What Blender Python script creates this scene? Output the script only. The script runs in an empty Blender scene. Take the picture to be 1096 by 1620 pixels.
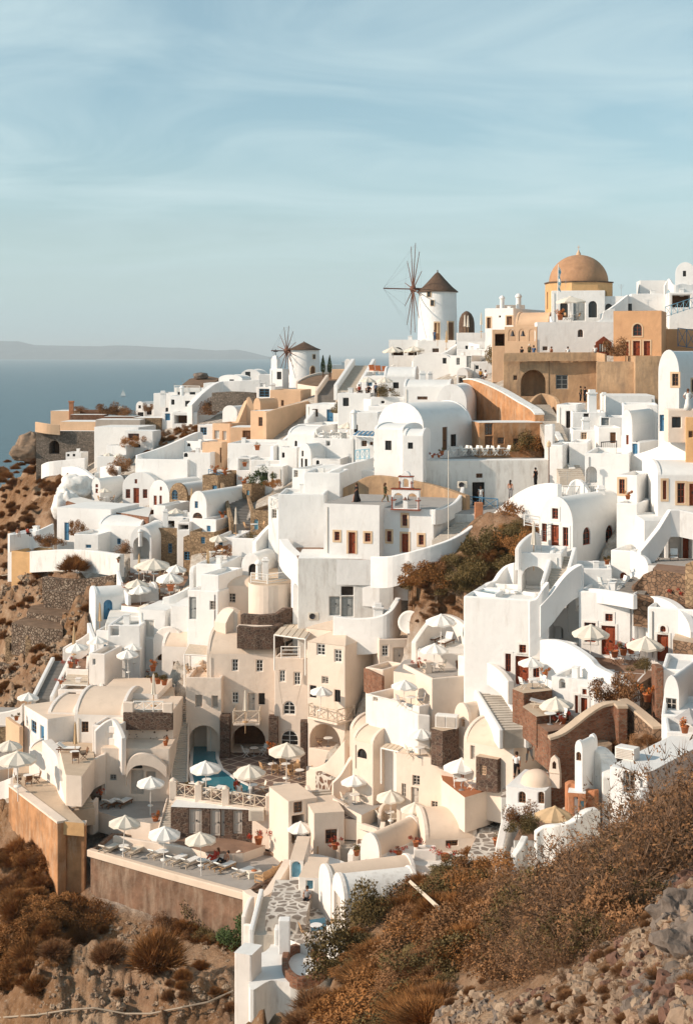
import bpy,bmesh,math,random
import numpy as np
from mathutils import Vector,Matrix,noise
from mathutils.geometry import tessellate_polygon
random.seed(7)
rad=math.radians
F_,CX,HZ=2283.0,548.0,560.0
col=bpy.context.scene.collection
SC=bpy.context.scene
def W3(px,py,Y):
 return Vector(((px-CX)/F_*Y,Y,-(py-HZ)/F_*Y))
def PX(p):return(CX+F_*p.x/p.y,HZ-F_*p.z/p.y)
def onz(px,py,z):
 return W3(px,py,-z*F_/(py-HZ))
CTRL=[(0,720,240),(60,725,238),(110,720,236),(150,700,240),(200,640,255),(260,650,250),(300,640,245),(0,800,200),(60,800,198),(180,780,192),(260,775,180),(150,850,175),(230,830,168),(60,870,165),(0,900,168),(120,910,156),(250,880,152),(220,950,145),(340,850,150),(400,800,152),(480,760,150),(340,900,140),(330,980,132),(250,1010,132),(180,1040,132),(60,1100,140),(140,1100,129),(60,1150,127),(150,1200,121),(200,1290,113),(230,1180,120),(30,1000,150),(100,1000,147),(0,1100,141),(0,1250,120),(0,1400,106),(60,1450,101),(0,1620,92),(100,1620,92),(250,1500,97),(250,1620,90),(380,1500,93),(430,1580,86),(540,1560,78),(600,1620,60),(600,1480,80),(700,1620,48),(700,1450,74),(760,1370,86),(850,1450,52),(850,1620,38),(1000,1620,31),(1096,1620,28),(1096,1480,33),(960,1400,56),(1096,1340,50),(1000,1300,74),(1096,1260,70),(870,1330,84),(820,1230,95),(650,1330,100),(560,1330,104),(480,1330,106),(330,1400,103),(200,1345,107),(400,1230,116),(450,1200,121),(330,1190,123),(545,1180,116),(620,1200,112),(700,1180,108),(450,980,132),(560,875,130),(650,960,118),(720,950,115),(700,890,118),(760,870,119),(830,830,119),(200,1425,106.8),(330,1440,103),(380,1452,100),(60,1374,114),(115,1402,110),(770,1100,107),(880,1120,101),(1000,1060,104),(1045,1060,100),(1060,1160,88),(960,1180,92),(830,1050,108),(880,870,114),(1000,930,110),(1070,910,104),(1080,800,108),(1070,690,112),(1096,650,110),(1000,740,124),(930,760,128),(900,700,142),(900,740,136),(820,720,140),(760,720,140),(680,700,146),(640,730,138),(600,780,134),(540,740,142),(800,640,158),(900,630,162),(1000,620,158),(1040,560,168),(915,500,185),(990,480,190),(1060,480,185),(850,545,180),(760,570,185),(780,520,205),(700,545,226),(640,565,222),(560,600,205),(580,650,182),(620,640,176),(700,600,190),(500,640,190),(440,700,180),(400,660,198),(480,605,240),(420,610,250),(360,640,235),(340,740,190),(420,750,172),(500,690,172),(310,700,205),(560,700,158)]
_c=np.array(CTRL,float)
def rbf_fit(P,v,sm):
 d=np.linalg.norm(P[:,None]-P[None],axis=2)
 n=len(P);A=np.zeros((n+3,n+3));A[:n,:n]=d-sm*np.eye(n)
 A[:n,n]=1;A[:n,n+1:]=P;A[n,:n]=1;A[n+1:,:n]=P.T
 return np.linalg.solve(A,np.concatenate([v,np.zeros(3)]))
def rbf_eval(P,w,q):
 d=np.linalg.norm(q[:,None]-P[None],axis=2)
 return d@w[:len(P)]+w[len(P)]+q@w[len(P)+1:]
_wD=rbf_fit(_c[:,:2]/100,np.log(_c[:,2]),.05)
def D(px,py):return float(np.exp(rbf_eval(_c[:,:2]/100,_wD,np.array([[px,py]])/100))[0])
_g=np.array([list(W3(*c))for c in CTRL]+[(-70,300,-95),(-110,300,-110),(-60,260,-70),(-75,200,-100),(-60,150,-95),(-50,110,-85),(-40,80,-75),(-100,200,-120),(-100,100,-115),(-90,40,-110),(-30,340,-30),(20,300,-14),(20,380,-60),(60,300,-12),(-90,400,-110),(100,260,0),(100,360,-40),(90,200,2),(70,150,0),(60,110,-5),(45,70,-5),(30,30,-2),(15,12,-5),(0,8,-8),(-15,15,-22),(-30,40,-50),(0,30,-22),(10,20,-10),(120,450,-110),(200,300,-60),(200,150,-10),(150,50,-5),(60,0,-5),(0,0,-4),(-20,-10,-30),(-60,0,-100),(40,480,-115),(-20,450,-110)],float)
_wH=rbf_fit(_g[:,:2]/50,_g[:,2],.12)
def Hs(q):return rbf_eval(_g[:,:2]/50,_wH,q/50)
_gx=np.arange(-120,160,1.5);_gy=np.arange(6,480,1.5)
_GX,_GY=np.meshgrid(_gx,_gy)
_HG=Hs(np.stack([_GX.ravel(),_GY.ravel()],1)).reshape(_GX.shape)
def H0(x,y):
 u=min(max((x+120)/1.5,0),len(_gx)-1.01);v=min(max((y-6)/1.5,0),len(_gy)-1.01)
 i,j=int(u),int(v);a,b=u-i,v-j
 return(_HG[j,i]*(1-a)*(1-b)+_HG[j,i+1]*a*(1-b)+_HG[j+1,i]*(1-a)*b+_HG[j+1,i+1]*a*b)
def mul(a,v):return a*v
LABELS={}
def tag(o,label,cat,group=None,kind=None):
 if label:o['label']=label;LABELS.setdefault(label,[]).append(o.name)
 if cat:o['category']=cat
 if group:o['group']=group
 if kind:o['kind']=kind
 return o
def empty(name,loc,label,cat,group=None,rz=0):
 o=bpy.data.objects.new(name,None);o.empty_display_size=.3;col.objects.link(o)
 o.location=loc;o.rotation_euler=(0,0,rz)
 return tag(o,label,cat,group)
class MB:
 def __init__(s):s.v=[];s.f=[];s.sm=[]
 def add(s,vs,fs,smooth=False):
  n=len(s.v);s.v+=[tuple(v)for v in vs];s.f+=[tuple(i+n for i in f)for f in fs];s.sm+=[smooth]*len(fs)
  return s
 def box(s,x0,y0,z0,x1,y1,z1,M=None):
  vs=[Vector((x,y,z))for z in(z0,z1)for(x,y)in((x0,y0),(x1,y0),(x1,y1),(x0,y1))]
  if M:vs=[M@v for v in vs]
  return s.add(vs,[(3,2,1,0),(4,5,6,7),(0,1,5,4),(1,2,6,5),(2,3,7,6),(3,0,4,7)])
 def tube(s,pts,r,n=6,r2=None,cap=True):
  pts=[Vector(p)for p in pts];k=len(pts);vs=[]
  for i,p in enumerate(pts):
   t=(pts[min(i+1,k-1)]-pts[max(i-1,0)]).normalized()
   a=t.cross(Vector((0,0,1))if abs(t.z)<.9 else Vector((1,0,0))).normalized();b=t.cross(a)
   rr=r if r2 is None else r+(r2-r)*i/(k-1)
   if isinstance(r,(list,tuple)):rr=r[i]
   vs+=[p+(a*math.cos(2*math.pi*j/n)+b*math.sin(2*math.pi*j/n))*rr for j in range(n)]
  fs=[(i*n+j,i*n+(j+1)%n,(i+1)*n+(j+1)%n,(i+1)*n+j)for i in range(k-1)for j in range(n)]
  if cap:fs+=[tuple(range(n))[::-1],tuple((k-1)*n+j for j in range(n))]
  return s.add(vs,fs,n>6)
 def lathe(s,prof,c=(0,0,0),n=16,a0=0,a1=2*math.pi,smooth=True,sx=1,sy=1):
  full=abs(a1-a0-2*math.pi)<1e-4;m=n if full else n+1;vs=[]
  for r,z in prof:
   vs+=[(c[0]+sx*r*math.cos(a0+(a1-a0)*j/n),c[1]+sy*r*math.sin(a0+(a1-a0)*j/n),c[2]+z)for j in range(m)]
  fs=[(i*m+j,i*m+(j+1)%m,(i+1)*m+(j+1)%m,(i+1)*m+j)for i in range(len(prof)-1)for j in range(n)]
  return s.add(vs,fs,smooth)
 def poly(s,loops,smooth=False):
  tri=tessellate_polygon([[Vector(p)for p in l]for l in loops]);flat=[p for l in loops for p in l]
  return s.add(flat,[tuple(t)for t in tri])
 def build(s,name,mat,parent=None,bevel=0,weld=True):
  me=bpy.data.meshes.new(name);me.from_pydata(s.v,[],s.f)
  for m in(mat if isinstance(mat,(list,tuple))else[mat]):me.materials.append(m)
  bm=bmesh.new();bm.from_mesh(me)
  for i,f in enumerate(bm.faces):f.smooth=s.sm[i]if i<len(s.sm)else False
  if weld:bmesh.ops.remove_doubles(bm,verts=bm.verts,dist=.0015)
  bmesh.ops.recalc_face_normals(bm,faces=bm.faces)
  bm.to_mesh(me);bm.free()
  o=bpy.data.objects.new(name,me);col.objects.link(o)
  if parent:o.parent=parent
  if bevel:
   b=o.modifiers.new('soft','BEVEL');b.width=bevel;b.segments=2;b.limit_method='ANGLE';b.angle_limit=rad(38);b.use_clamp_overlap=True
  return o
def copy_tree(o,parent=None):
 c=o.copy();col.objects.link(c);c.parent=parent
 for ch in list(o.children):copy_tree(ch,c)
 return c
M={}
def nmat(name,base,rough=.85,var=.12,scale=1.5,dirt=None,dirtamt=0,bump=.15,bscale=6,metal=0,streak=False,coord='Object',sheen=0):
 m=bpy.data.materials.new(name);m.use_nodes=True;nt=m.node_tree;N=nt.nodes;L=nt.links
 b=N['Principled BSDF'];b.inputs['Roughness'].default_value=rough;b.inputs['Metallic'].default_value=metal
 b.inputs['Specular IOR Level'].default_value=.25
 tc=N.new('ShaderNodeTexCoord');geo=N.new('ShaderNodeNewGeometry')
 pos=geo.outputs['Position']
 n1=N.new('ShaderNodeTexNoise');n1.inputs['Scale'].default_value=scale;n1.inputs['Detail'].default_value=6;n1.inputs['Roughness'].default_value=.6
 L.new(pos,n1.inputs['Vector'])
 r=N.new('ShaderNodeValToRGB');r.color_ramp.elements[0].position=.3;r.color_ramp.elements[1].position=.7
 c=base;r.color_ramp.elements[0].color=(c[0]*(1-var),c[1]*(1-var),c[2]*(1-var),1);r.color_ramp.elements[1].color=(min(1,c[0]*(1+var)),min(1,c[1]*(1+var)),min(1,c[2]*(1+var)),1)
 L.new(n1.outputs['Fac'],r.inputs['Fac']);out=r.outputs['Color']
 if dirt:
  n2=N.new('ShaderNodeTexNoise');n2.inputs['Scale'].default_value=1.0;n2.inputs['Detail'].default_value=8;n2.inputs['Roughness'].default_value=.7
  mp=N.new('ShaderNodeMapping');mp.inputs['Scale'].default_value=(1.6,1.6,.35)if streak else(.9,.9,.9)
  L.new(pos,mp.inputs['Vector']);L.new(mp.outputs['Vector'],n2.inputs['Vector'])
  r2=N.new('ShaderNodeValToRGB');r2.color_ramp.elements[0].position=.60-dirtamt*.35;r2.color_ramp.elements[1].position=.78-dirtamt*.2
  r2.color_ramp.elements[0].color=(0,0,0,1);k=min(1,.25+dirtamt);r2.color_ramp.elements[1].color=(k,k,k,1)
  L.new(n2.outputs['Fac'],r2.inputs['Fac'])
  mx=N.new('ShaderNodeMix');mx.data_type='RGBA';L.new(r2.outputs['Color'],mx.inputs['Factor']);L.new(out,mx.inputs['A'])
  mx.inputs['B'].default_value=(*dirt,1);out=mx.outputs['Result']
 L.new(out,b.inputs['Base Color'])
 if bump:
  n3=N.new('ShaderNodeTexNoise');n3.inputs['Scale'].default_value=bscale;n3.inputs['Detail'].default_value=5;L.new(pos,n3.inputs['Vector'])
  bp=N.new('ShaderNodeBump');bp.inputs['Strength'].default_value=bump;bp.inputs['Distance'].default_value=.11
  L.new(n3.outputs['Fac'],bp.inputs['Height']);L.new(bp.outputs['Normal'],b.inputs['Normal'])
 M[name]=m;return m
def stonemat(name,c1,c2,mortar,scale=2.2,mw=.08,flat=1.4,bump=.6):
 m=bpy.data.materials.new(name);m.use_nodes=True;nt=m.node_tree;N=nt.nodes;L=nt.links
 b=N['Principled BSDF'];b.inputs['Roughness'].default_value=.95;b.inputs['Specular IOR Level'].default_value=.15
 geo=N.new('ShaderNodeNewGeometry');mp=N.new('ShaderNodeMapping');mp.inputs['Scale'].default_value=(1,1,flat);L.new(geo.outputs['Position'],mp.inputs['Vector'])
 nz=N.new('ShaderNodeTexNoise');nz.inputs['Scale'].default_value=1.2;L.new(mp.outputs['Vector'],nz.inputs['Vector'])
 va=N.new('ShaderNodeVectorMath');va.operation='MULTIPLY_ADD';va.inputs[1].default_value=(.45,.45,.45);L.new(nz.outputs['Color'],va.inputs[0]);L.new(mp.outputs['Vector'],va.inputs[2])
 v1=N.new('ShaderNodeTexVoronoi');v1.inputs['Scale'].default_value=scale;L.new(va.outputs[0],v1.inputs['Vector'])
 v2=N.new('ShaderNodeTexVoronoi');v2.feature='DISTANCE_TO_EDGE';v2.inputs['Scale'].default_value=scale;L.new(va.outputs[0],v2.inputs['Vector'])
 sep=N.new('ShaderNodeSeparateColor');L.new(v1.outputs['Color'],sep.inputs[0])
 mx=N.new('ShaderNodeMix');mx.data_type='RGBA';L.new(sep.outputs[0],mx.inputs['Factor']);mx.inputs['A'].default_value=(*c1,1);mx.inputs['B'].default_value=(*c2,1)
 rp=N.new('ShaderNodeValToRGB');rp.color_ramp.elements[0].position=mw*.5;rp.color_ramp.elements[1].position=mw;L.new(v2.outputs['Distance'],rp.inputs['Fac'])
 m2=N.new('ShaderNodeMix');m2.data_type='RGBA';L.new(rp.outputs['Color'],m2.inputs['Factor']);m2.inputs['A'].default_value=(*mortar,1);L.new(mx.outputs['Result'],m2.inputs['B'])
 n4=N.new('ShaderNodeTexNoise');n4.inputs['Scale'].default_value=.7;n4.inputs['Detail'].default_value=6;L.new(geo.outputs['Position'],n4.inputs['Vector'])
 m3=N.new('ShaderNodeMix');m3.data_type='RGBA';m3.blend_type='MULTIPLY';m3.inputs['Factor'].default_value=.5
 r4=N.new('ShaderNodeValToRGB');r4.color_ramp.elements[0].position=.3;r4.color_ramp.elements[0].color=(.5,.5,.5,1);r4.color_ramp.elements[1].position=.65;L.new(n4.outputs['Fac'],r4.inputs['Fac'])
 L.new(m2.outputs['Result'],m3.inputs['A']);L.new(r4.outputs['Color'],m3.inputs['B']);L.new(m3.outputs['Result'],b.inputs['Base Color'])
 bp=N.new('ShaderNodeBump');bp.inputs['Strength'].default_value=bump;bp.inputs['Distance'].default_value=.12;L.new(rp.outputs['Color'],bp.inputs['Height']);L.new(bp.outputs['Normal'],b.inputs['Normal'])
 M[name]=m;return m
WHT=(.77,.755,.73);G=(.42,.36,.30)
nmat('white',WHT,var=.05,scale=.5,dirt=G,dirtamt=.13,streak=True,bump=.35,bscale=1.7)
nmat('white_aged',(.74,.72,.68),var=.05,scale=.8,dirt=(.34,.28,.23),dirtamt=.30,streak=True,bump=.25,bscale=2.5)
nmat('white_roof',(.74,.73,.70),var=.05,scale=.5,dirt=(.45,.40,.34),dirtamt=.10,bump=.3,bscale=1.2)
nmat('warm_white',(.77,.71,.65),var=.05,scale=.5,dirt=(.46,.36,.27),dirtamt=.12,streak=True,bump=.35,bscale=1.7)
nmat('cream',(.74,.62,.515),var=.06,scale=.5,dirt=(.45,.34,.24),dirtamt=.10,streak=True,bump=.35,bscale=1.7)
nmat('cream_roof',(.69,.55,.43),var=.06,scale=.5,dirt=(.42,.33,.24),dirtamt=.12,bump=.3,bscale=1.3)
nmat('ochre',(.60,.36,.17),var=.12,scale=.7,dirt=(.36,.18,.08),dirtamt=.12,streak=True,bump=.4,bscale=2)
nmat('ochre_pale',(.66,.44,.28),var=.08,scale=.6,dirt=(.45,.27,.14),dirtamt=.1,streak=True,bump=.35,bscale=2)
nmat('ochre_pink',(.64,.36,.19),var=.10,scale=.7,dirt=(.45,.22,.13),dirtamt=.12,streak=True,bump=.35,bscale=2)
nmat('ochre_old',(.48,.31,.18),var=.22,scale=.6,dirt=(.24,.17,.12),dirtamt=.4,streak=True,bump=.6,bscale=2)
nmat('orange_old',(.43,.215,.10),var=.35,scale=.7,dirt=(.55,.42,.30),dirtamt=.34,streak=True,bump=.6,bscale=2)
nmat('grey_render',(.40,.34,.29),var=.12,scale=.7,dirt=(.22,.18,.15),dirtamt=.2,streak=True)
nmat('brown_render',(.19,.11,.07),var=.4,scale=.8,dirt=(.38,.29,.21),dirtamt=.42,streak=True,bump=.6,bscale=3)
nmat('dome_brown',(.42,.235,.13),var=.14,scale=.8,dirt=(.20,.11,.07),dirtamt=.2,bump=.4,bscale=3)
nmat('thatch',(.12,.075,.05),var=.3,scale=3,bump=.8,bscale=8)
nmat('wood_red',(.25,.055,.022),rough=.5,var=.2,scale=5,bump=.1)
nmat('wood_brown',(.16,.075,.035),rough=.6,var=.25,scale=5,bump=.1)
nmat('wood_light',(.48,.30,.16),rough=.6,var=.2,scale=5,bump=.1)
nmat('wood_pale',(.60,.50,.39),rough=.7,var=.12,scale=5,bump=.1)
nmat('blue_paint',(.07,.20,.33),rough=.5,var=.15,scale=3,bump=.05)
nmat('blue_pale',(.20,.40,.50),rough=.5,var=.15,scale=3,bump=.05)
nmat('grey_paint',(.30,.31,.30),rough=.55,var=.12,scale=3,bump=.05)
nmat('greige_paint',(.50,.44,.38),rough=.55,var=.08,scale=3,bump=.05)
nmat('white_paint',(.78,.75,.70),rough=.5,var=.04,scale=3,bump=.05)
nmat('dark_inside',(.025,.02,.018),rough=.9,var=.2,bump=0)
nmat('surround',(.66,.47,.30),rough=.8,var=.06,scale=2,bump=.1)
nmat('canvas',(.70,.63,.53),rough=.9,var=.05,scale=1.5,bump=.1)
nmat('canvas_white',(.78,.745,.69),rough=.9,var=.04,scale=1.5,bump=.1)
nmat('canvas_tan',(.55,.38,.22),rough=.9,var=.06,scale=1.5,bump=.1)
nmat('cushion',(.80,.78,.74),rough=.9,var=.03,bump=.1)
nmat('cushion_grey',(.45,.42,.40),rough=.9,var=.06,bump=.1)
nmat('metal_dark',(.05,.05,.055),rough=.5,metal=.6,var=.1,bump=0)
nmat('metal_grey',(.35,.34,.33),rough=.45,metal=.5,var=.1,bump=0)
nmat('rust_pole',(.16,.075,.05),rough=.7,var=.2,bump=0)
nmat('terracotta',(.45,.15,.06),rough=.8,var=.15,scale=3,bump=.1)
nmat('terracotta_wall',(.44,.185,.09),rough=.85,var=.2,scale=1.5,dirt=(.6,.5,.4),dirtamt=.15,bump=.4,bscale=3)
nmat('leaf_dry',(.27,.118,.036),rough=.8,var=.4,scale=.8,bump=0)
nmat('leaf_brown',(.25,.125,.055),rough=.85,var=.4,scale=1.2,bump=0)
nmat('leaf_olive',(.15,.105,.04),rough=.8,var=.4,scale=1.2,bump=0)
nmat('leaf_green',(.05,.075,.02),rough=.7,var=.4,scale=2,bump=0)
nmat('flower_red',(.38,.04,.02),rough=.7,var=.3,scale=4,bump=0)
nmat('flower_orange',(.50,.14,.03),rough=.7,var=.3,scale=4,bump=0)
nmat('twig',(.19,.115,.07),rough=.9,var=.3,scale=2,bump=0)
nmat('bark',(.12,.08,.055),rough=.9,var=.3,scale=3,bump=.3)
nmat('rock',(.27,.19,.13),rough=.95,var=.35,scale=.9,dirt=(.16,.08,.05),dirtamt=.25,bump=.8,bscale=4)
nmat('rock_pale',(.31,.225,.155),rough=.95,var=.3,scale=1.2,bump=.8,bscale=4)
nmat('rock_red',(.15,.08,.055),rough=.95,var=.35,scale=1.2,bump=.8,bscale=4)
nmat('rock_grey',(.17,.135,.11),rough=.95,var=.3,scale=1.2,bump=.8,bscale=4)
nmat('floor_grey',(.36,.33,.30),rough=.9,var=.08,scale=1.0,dirt=(.25,.21,.18),dirtamt=.2,bump=.2)
nmat('floor_beige',(.52,.40,.29),rough=.9,var=.08,scale=1.0,dirt=(.35,.26,.18),dirtamt=.15,bump=.2)
nmat('floor_white',(.70,.67,.62),rough=.9,var=.06,scale=1.0,dirt=(.4,.35,.3),dirtamt=.12,bump=.2)
nmat('floor_brown',(.25,.15,.10),rough=.9,var=.2,scale=1.0,dirt=(.35,.26,.18),dirtamt=.2,bump=.3)
nmat('floor_red',(.40,.16,.075),rough=.9,var=.12,scale=1.0,bump=.2)
nmat('soil',(.19,.12,.075),rough=.95,var=.3,scale=1.0,dirt=(.10,.05,.025),dirtamt=.3,bump=.6)
nmat('step',(.50,.44,.37),rough=.9,var=.10,scale=2,bump=.2)
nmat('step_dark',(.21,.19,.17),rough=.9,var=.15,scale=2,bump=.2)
nmat('rope',(.35,.28,.21),rough=.9,var=.1,bump=0)
stonemat('stone_brown',(.16,.095,.06),(.30,.19,.12),(.10,.07,.05),2.4)
stonemat('stone_red',(.18,.07,.04),(.31,.15,.09),(.24,.16,.11),3.4,.09,flat=1.9)
stonemat('stone_dark',(.075,.05,.04),(.15,.09,.065),(.22,.17,.13),3.2,.06)
stonemat('stone_tan',(.30,.20,.12),(.44,.30,.18),(.22,.15,.09),2.6)
stonemat('stone_grey',(.14,.12,.10),(.26,.21,.17),(.11,.09,.07),3.0)
stonemat('stone_white_joint',(.17,.09,.06),(.22,.14,.10),(.62,.55,.47),1.8,.16,1.0)
stonemat('paving_crazy',(.22,.18,.15),(.38,.32,.27),(.66,.60,.53),1.5,.14,1.0,.15)
stonemat('rubble',(.18,.12,.085),(.36,.28,.21),(.10,.07,.05),3.2,.12,1.0,1)
for n,c in dict(skin=(.42,.20,.12),skin_dark=(.25,.11,.065),hair_dark=(.03,.018,.012),hair_brown=(.10,.045,.022),cloth_black=(.015,.013,.014),cloth_white=(.75,.73,.70),cloth_yellow=(.60,.30,.05),cloth_blue=(.08,.13,.22),cloth_red=(.40,.05,.03),cloth_olive=(.13,.11,.05),cloth_orange=(.50,.16,.06),cloth_grey=(.25,.24,.24)).items():
 nmat(n,c,var=.05,bump=0)
def glassmat():
 m=bpy.data.materials.new('glass_dark');m.use_nodes=True;b=m.node_tree.nodes['Principled BSDF']
 b.inputs['Base Color'].default_value=(.03,.028,.026,1);b.inputs['Roughness'].default_value=.12;b.inputs['Specular IOR Level'].default_value=.5;M['glass_dark']=m
glassmat()
def poolmat():
 m=bpy.data.materials.new('pool_water');m.use_nodes=True;N=m.node_tree.nodes;L=m.node_tree.links;b=N['Principled BSDF']
 b.inputs['Base Color'].default_value=(.045,.20,.25,1);b.inputs['Roughness'].default_value=.06;b.inputs['Specular IOR Level'].default_value=.5
 n=N.new('ShaderNodeTexNoise');n.inputs['Scale'].default_value=3;bp=N.new('ShaderNodeBump');bp.inputs['Strength'].default_value=.12;bp.inputs['Distance'].default_value=.05
 g=N.new('ShaderNodeNewGeometry');L.new(g.outputs['Position'],n.inputs['Vector']);L.new(n.outputs['Fac'],bp.inputs['Height']);L.new(bp.outputs['Normal'],b.inputs['Normal']);M['pool_water']=m
poolmat()
def pale_pool():
 m=M['pool_water'].copy();m.name='pool_pale';m.node_tree.nodes['Principled BSDF'].inputs['Base Color'].default_value=(.28,.42,.46,1);M['pool_pale']=m
pale_pool()
def tilemat():
 m=bpy.data.materials.new('deck_tiles');m.use_nodes=True;N=m.node_tree.nodes;L=m.node_tree.links;b=N['Principled BSDF'];b.inputs['Roughness'].default_value=.7
 g=N.new('ShaderNodeNewGeometry');mp=N.new('ShaderNodeMapping');mp.inputs['Rotation'].default_value=(0,0,rad(40));L.new(g.outputs['Position'],mp.inputs['Vector'])
 br=N.new('ShaderNodeTexBrick');br.offset=0;br.inputs['Scale'].default_value=1;br.inputs['Brick Width'].default_value=1.15;br.inputs['Row Height'].default_value=1.15;br.inputs['Mortar Size'].default_value=.07
 br.inputs['Color1'].default_value=(.13,.085,.065,1);br.inputs['Color2'].default_value=(.20,.13,.10,1);br.inputs['Mortar'].default_value=(.48,.38,.29,1)
 L.new(mp.outputs['Vector'],br.inputs['Vector']);L.new(br.outputs['Color'],b.inputs['Base Color']);M['deck_tiles']=m
tilemat()
CUTS=[]
rh=random.Random(99)
PIECE={'w':'white_paint','r':'wood_red','b':'blue_paint','B':'blue_pale','d':'wood_brown','g':'grey_paint','c':'greige_paint','k':'dark_inside','o':'ochre_pale'}
def arch_pts(x0,x1,z0,z1,arched,n=10):
 if not arched:return[(x0,z0),(x1,z0),(x1,z1),(x0,z1)]
 r=(x1-x0)/2;rise=min(r,(z1-z0)*.8);zc=z1-rise;c=(x0+x1)/2
 return[(x0,z0),(x1,z0)]+[(c+r*math.cos(math.pi*i/n),zc+rise*math.sin(math.pi*i/n))for i in range(n+1)]
def face_openings(P0,ex,n,ops,wall,parent,Wmax,ztop,zmin,M4inv):
 """ops given by their outline in the photo; P0 face origin, ex along the face, n outward normal. returns hole loops (s,z)."""
 holes=[]
 nrm=n
 for k,op in enumerate(ops):
  x0,y0,x1,y1,st=op[:5]
  def hit(px,py):
   d=W3(px,py,1.0);t=(P0.dot(nrm))/(d.dot(nrm));return d*t
  a=hit(x0,(y0+y1)/2);b=hit(x1,(y0+y1)/2);m1=hit((x0+x1)/2,y0);m0=hit((x0+x1)/2,y1)
  s0=(a-P0).dot(ex);s1=(b-P0).dot(ex);z1=m1.z-P0.z;z0=m0.z-P0.z
  if s0>s1:s0,s1=s1,s0
  s0=max(s0,.06);s1=min(s1,Wmax-.06)
  if s1-s0<.15 or z1-z0<.15:continue
  z1=min(z1,ztop-.08);z0=max(z0,zmin+.02)
  arched=st[0]=='a';st2=st.lstrip('a');typ=st2[0];colr=st2[1]if len(st2)>1 else 'w';sur='s' in st2[2:]
  lp=arch_pts(s0,s1,z0,z1,arched)
  ok=True
  for h in holes:
   if not(s1<h[0]-.02 or s0>h[1]+.02 or z1<h[2]-.02 or z0>h[3]+.02):ok=False
  if not ok:continue
  holes.append((s0,s1,z0,z1,lp))
  dep={'W':.18,'D':.22,'N':.9,'O':2.6,'S':.3}[typ]
  def P(s,z,dd=0):return M4inv@(P0+ex*s+Vector((0,0,z))-nrm*dd)
  L=len(lp)
  wall.add([P(s,z)for s,z in lp]+[P(s,z,dep)for s,z in lp],[(i,(i+1)%L,(i+1)%L+L,i+L)for i in range(L)])
  if typ in 'NO':
   if colr=='k':q_=MB();q_.poly([[P(s,z,dep)for s,z in lp]]);q_.build('shade_backing',M['wood_brown'],parent)  # dark brown back sheet paints in the shade of deep openings
   else:wall.poly([[P(s,z,dep)for s,z in lp]])
   continue
  mb=MB();t=.07 if typ=='W' else .09;w=s1-s0;h=z1-z0
  inner=arch_pts(s0+t,s1-t,z0+t,z1-t,arched);d1=dep-.07
  mb.poly([[P(s,z,d1)for s,z in lp],[P(s,z,d1)for s,z in inner]])
  mb.add([P(s,z,d1)for s,z in inner]+[P(s,z,dep)for s,z in inner],[(i,(i+1)%L,(i+1)%L+L,i+L)for i in range(L)])
  fm=M[PIECE[colr]]
  if typ=='S':
   for q in range(int(h/.12)):
    zz=z0+t+q*.12
    if zz<z1-t-.1:mb.add([P(s0+t,zz,d1+.03),P(s1-t,zz,d1+.03),P(s1-t,zz+.09,d1-.01),P(s0+t,zz+.09,d1-.01)],[(0,1,2,3)])
  if typ in 'WS':
   mb.add([P((s0+s1)/2-.03,z0,d1-.01),P((s0+s1)/2+.03,z0,d1-.01),P((s0+s1)/2+.03,z1-(0 if not arched else .05),d1-.01),P((s0+s1)/2-.03,z1-(0 if not arched else .05),d1-.01)],[(0,1,2,3)])
   if typ=='W' and colr!='k':
    for q in range(1,3):
     zz=z0+(z1-z0)*q/3;mb.add([P(s0,zz-.02,d1-.01),P(s1,zz-.02,d1-.01),P(s1,zz+.02,d1-.01),P(s0,zz+.02,d1-.01)],[(0,1,2,3)])
  if typ=='D':
   mb.poly([[P(s,z,dep-.03)for s,z in inner]])
   nn=2 if w>.8 else 1
   for i in range(nn):
    a0=s0+t+(w-2*t)*i/nn+.05;a1=s0+t+(w-2*t)*(i+1)/nn-.05
    for(b0,b1)in((.06,.40),(.46,.90)):
     c0=z0+h*b0;c1=z0+h*b1-(0 if not arched else h*.08)
     mb.add([P(a0,c0,dep-.035),P(a1,c0,dep-.035),P(a1,c1,dep-.035),P(a0,c1,dep-.035),P(a0+.05,c0+.05,dep-.06),P(a1-.05,c0+.05,dep-.06),P(a1-.05,c1-.05,dep-.06),P(a0+.05,c1-.05,dep-.06)],[(0,1,5,4),(1,2,6,5),(2,3,7,6),(3,0,4,7),(4,5,6,7)])
  o=mb.build('door' if typ=='D' else('shutter' if typ=='S' else 'window'),fm,parent)
  if typ in 'WS':
   pm=MB();pm.poly([[P(s,z,dep-.01)for s,z in inner]]);pm.build('pane',M['glass_dark']if typ=='W' else fm,o)
  if typ=='D':
   km=MB();kc=P(s0+w*.5+(.08 if nn==2 else w*.3),z0+1.0,dep-.10);km.box(kc.x-.04,kc.y-.04,kc.z-.06,kc.x+.04,kc.y+.04,kc.z+.06);km.build('handle',M['metal_dark'],o)
  if sur:
   q=.16;out=arch_pts(s0-q,s1+q,z0-(q if typ!='D' else 0),z1+q,arched)
   sm_=MB();inn=arch_pts(s0,s1,z0,z1,arched)
   if typ=='D':inn=[(a,(b if j>1 else z0+.002))for j,(a,b)in enumerate(inn)]
   sm_.poly([[P(s,z,-.04)for s,z in out],[P(s,z,-.04)for s,z in inn]])
   for lpp in(out,inn):
    sm_.add([P(s,z,-.04)for s,z in lpp]+[P(s,z,.0)for s,z in lpp],[(i,(i+1)%len(lpp),(i+1)%len(lpp)+len(lpp),i+len(lpp))for i in range(len(lpp))])
   sm_.build('frame',M['surround']if 't' not in st2 else M['white_paint'],o)
 return holes
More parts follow.
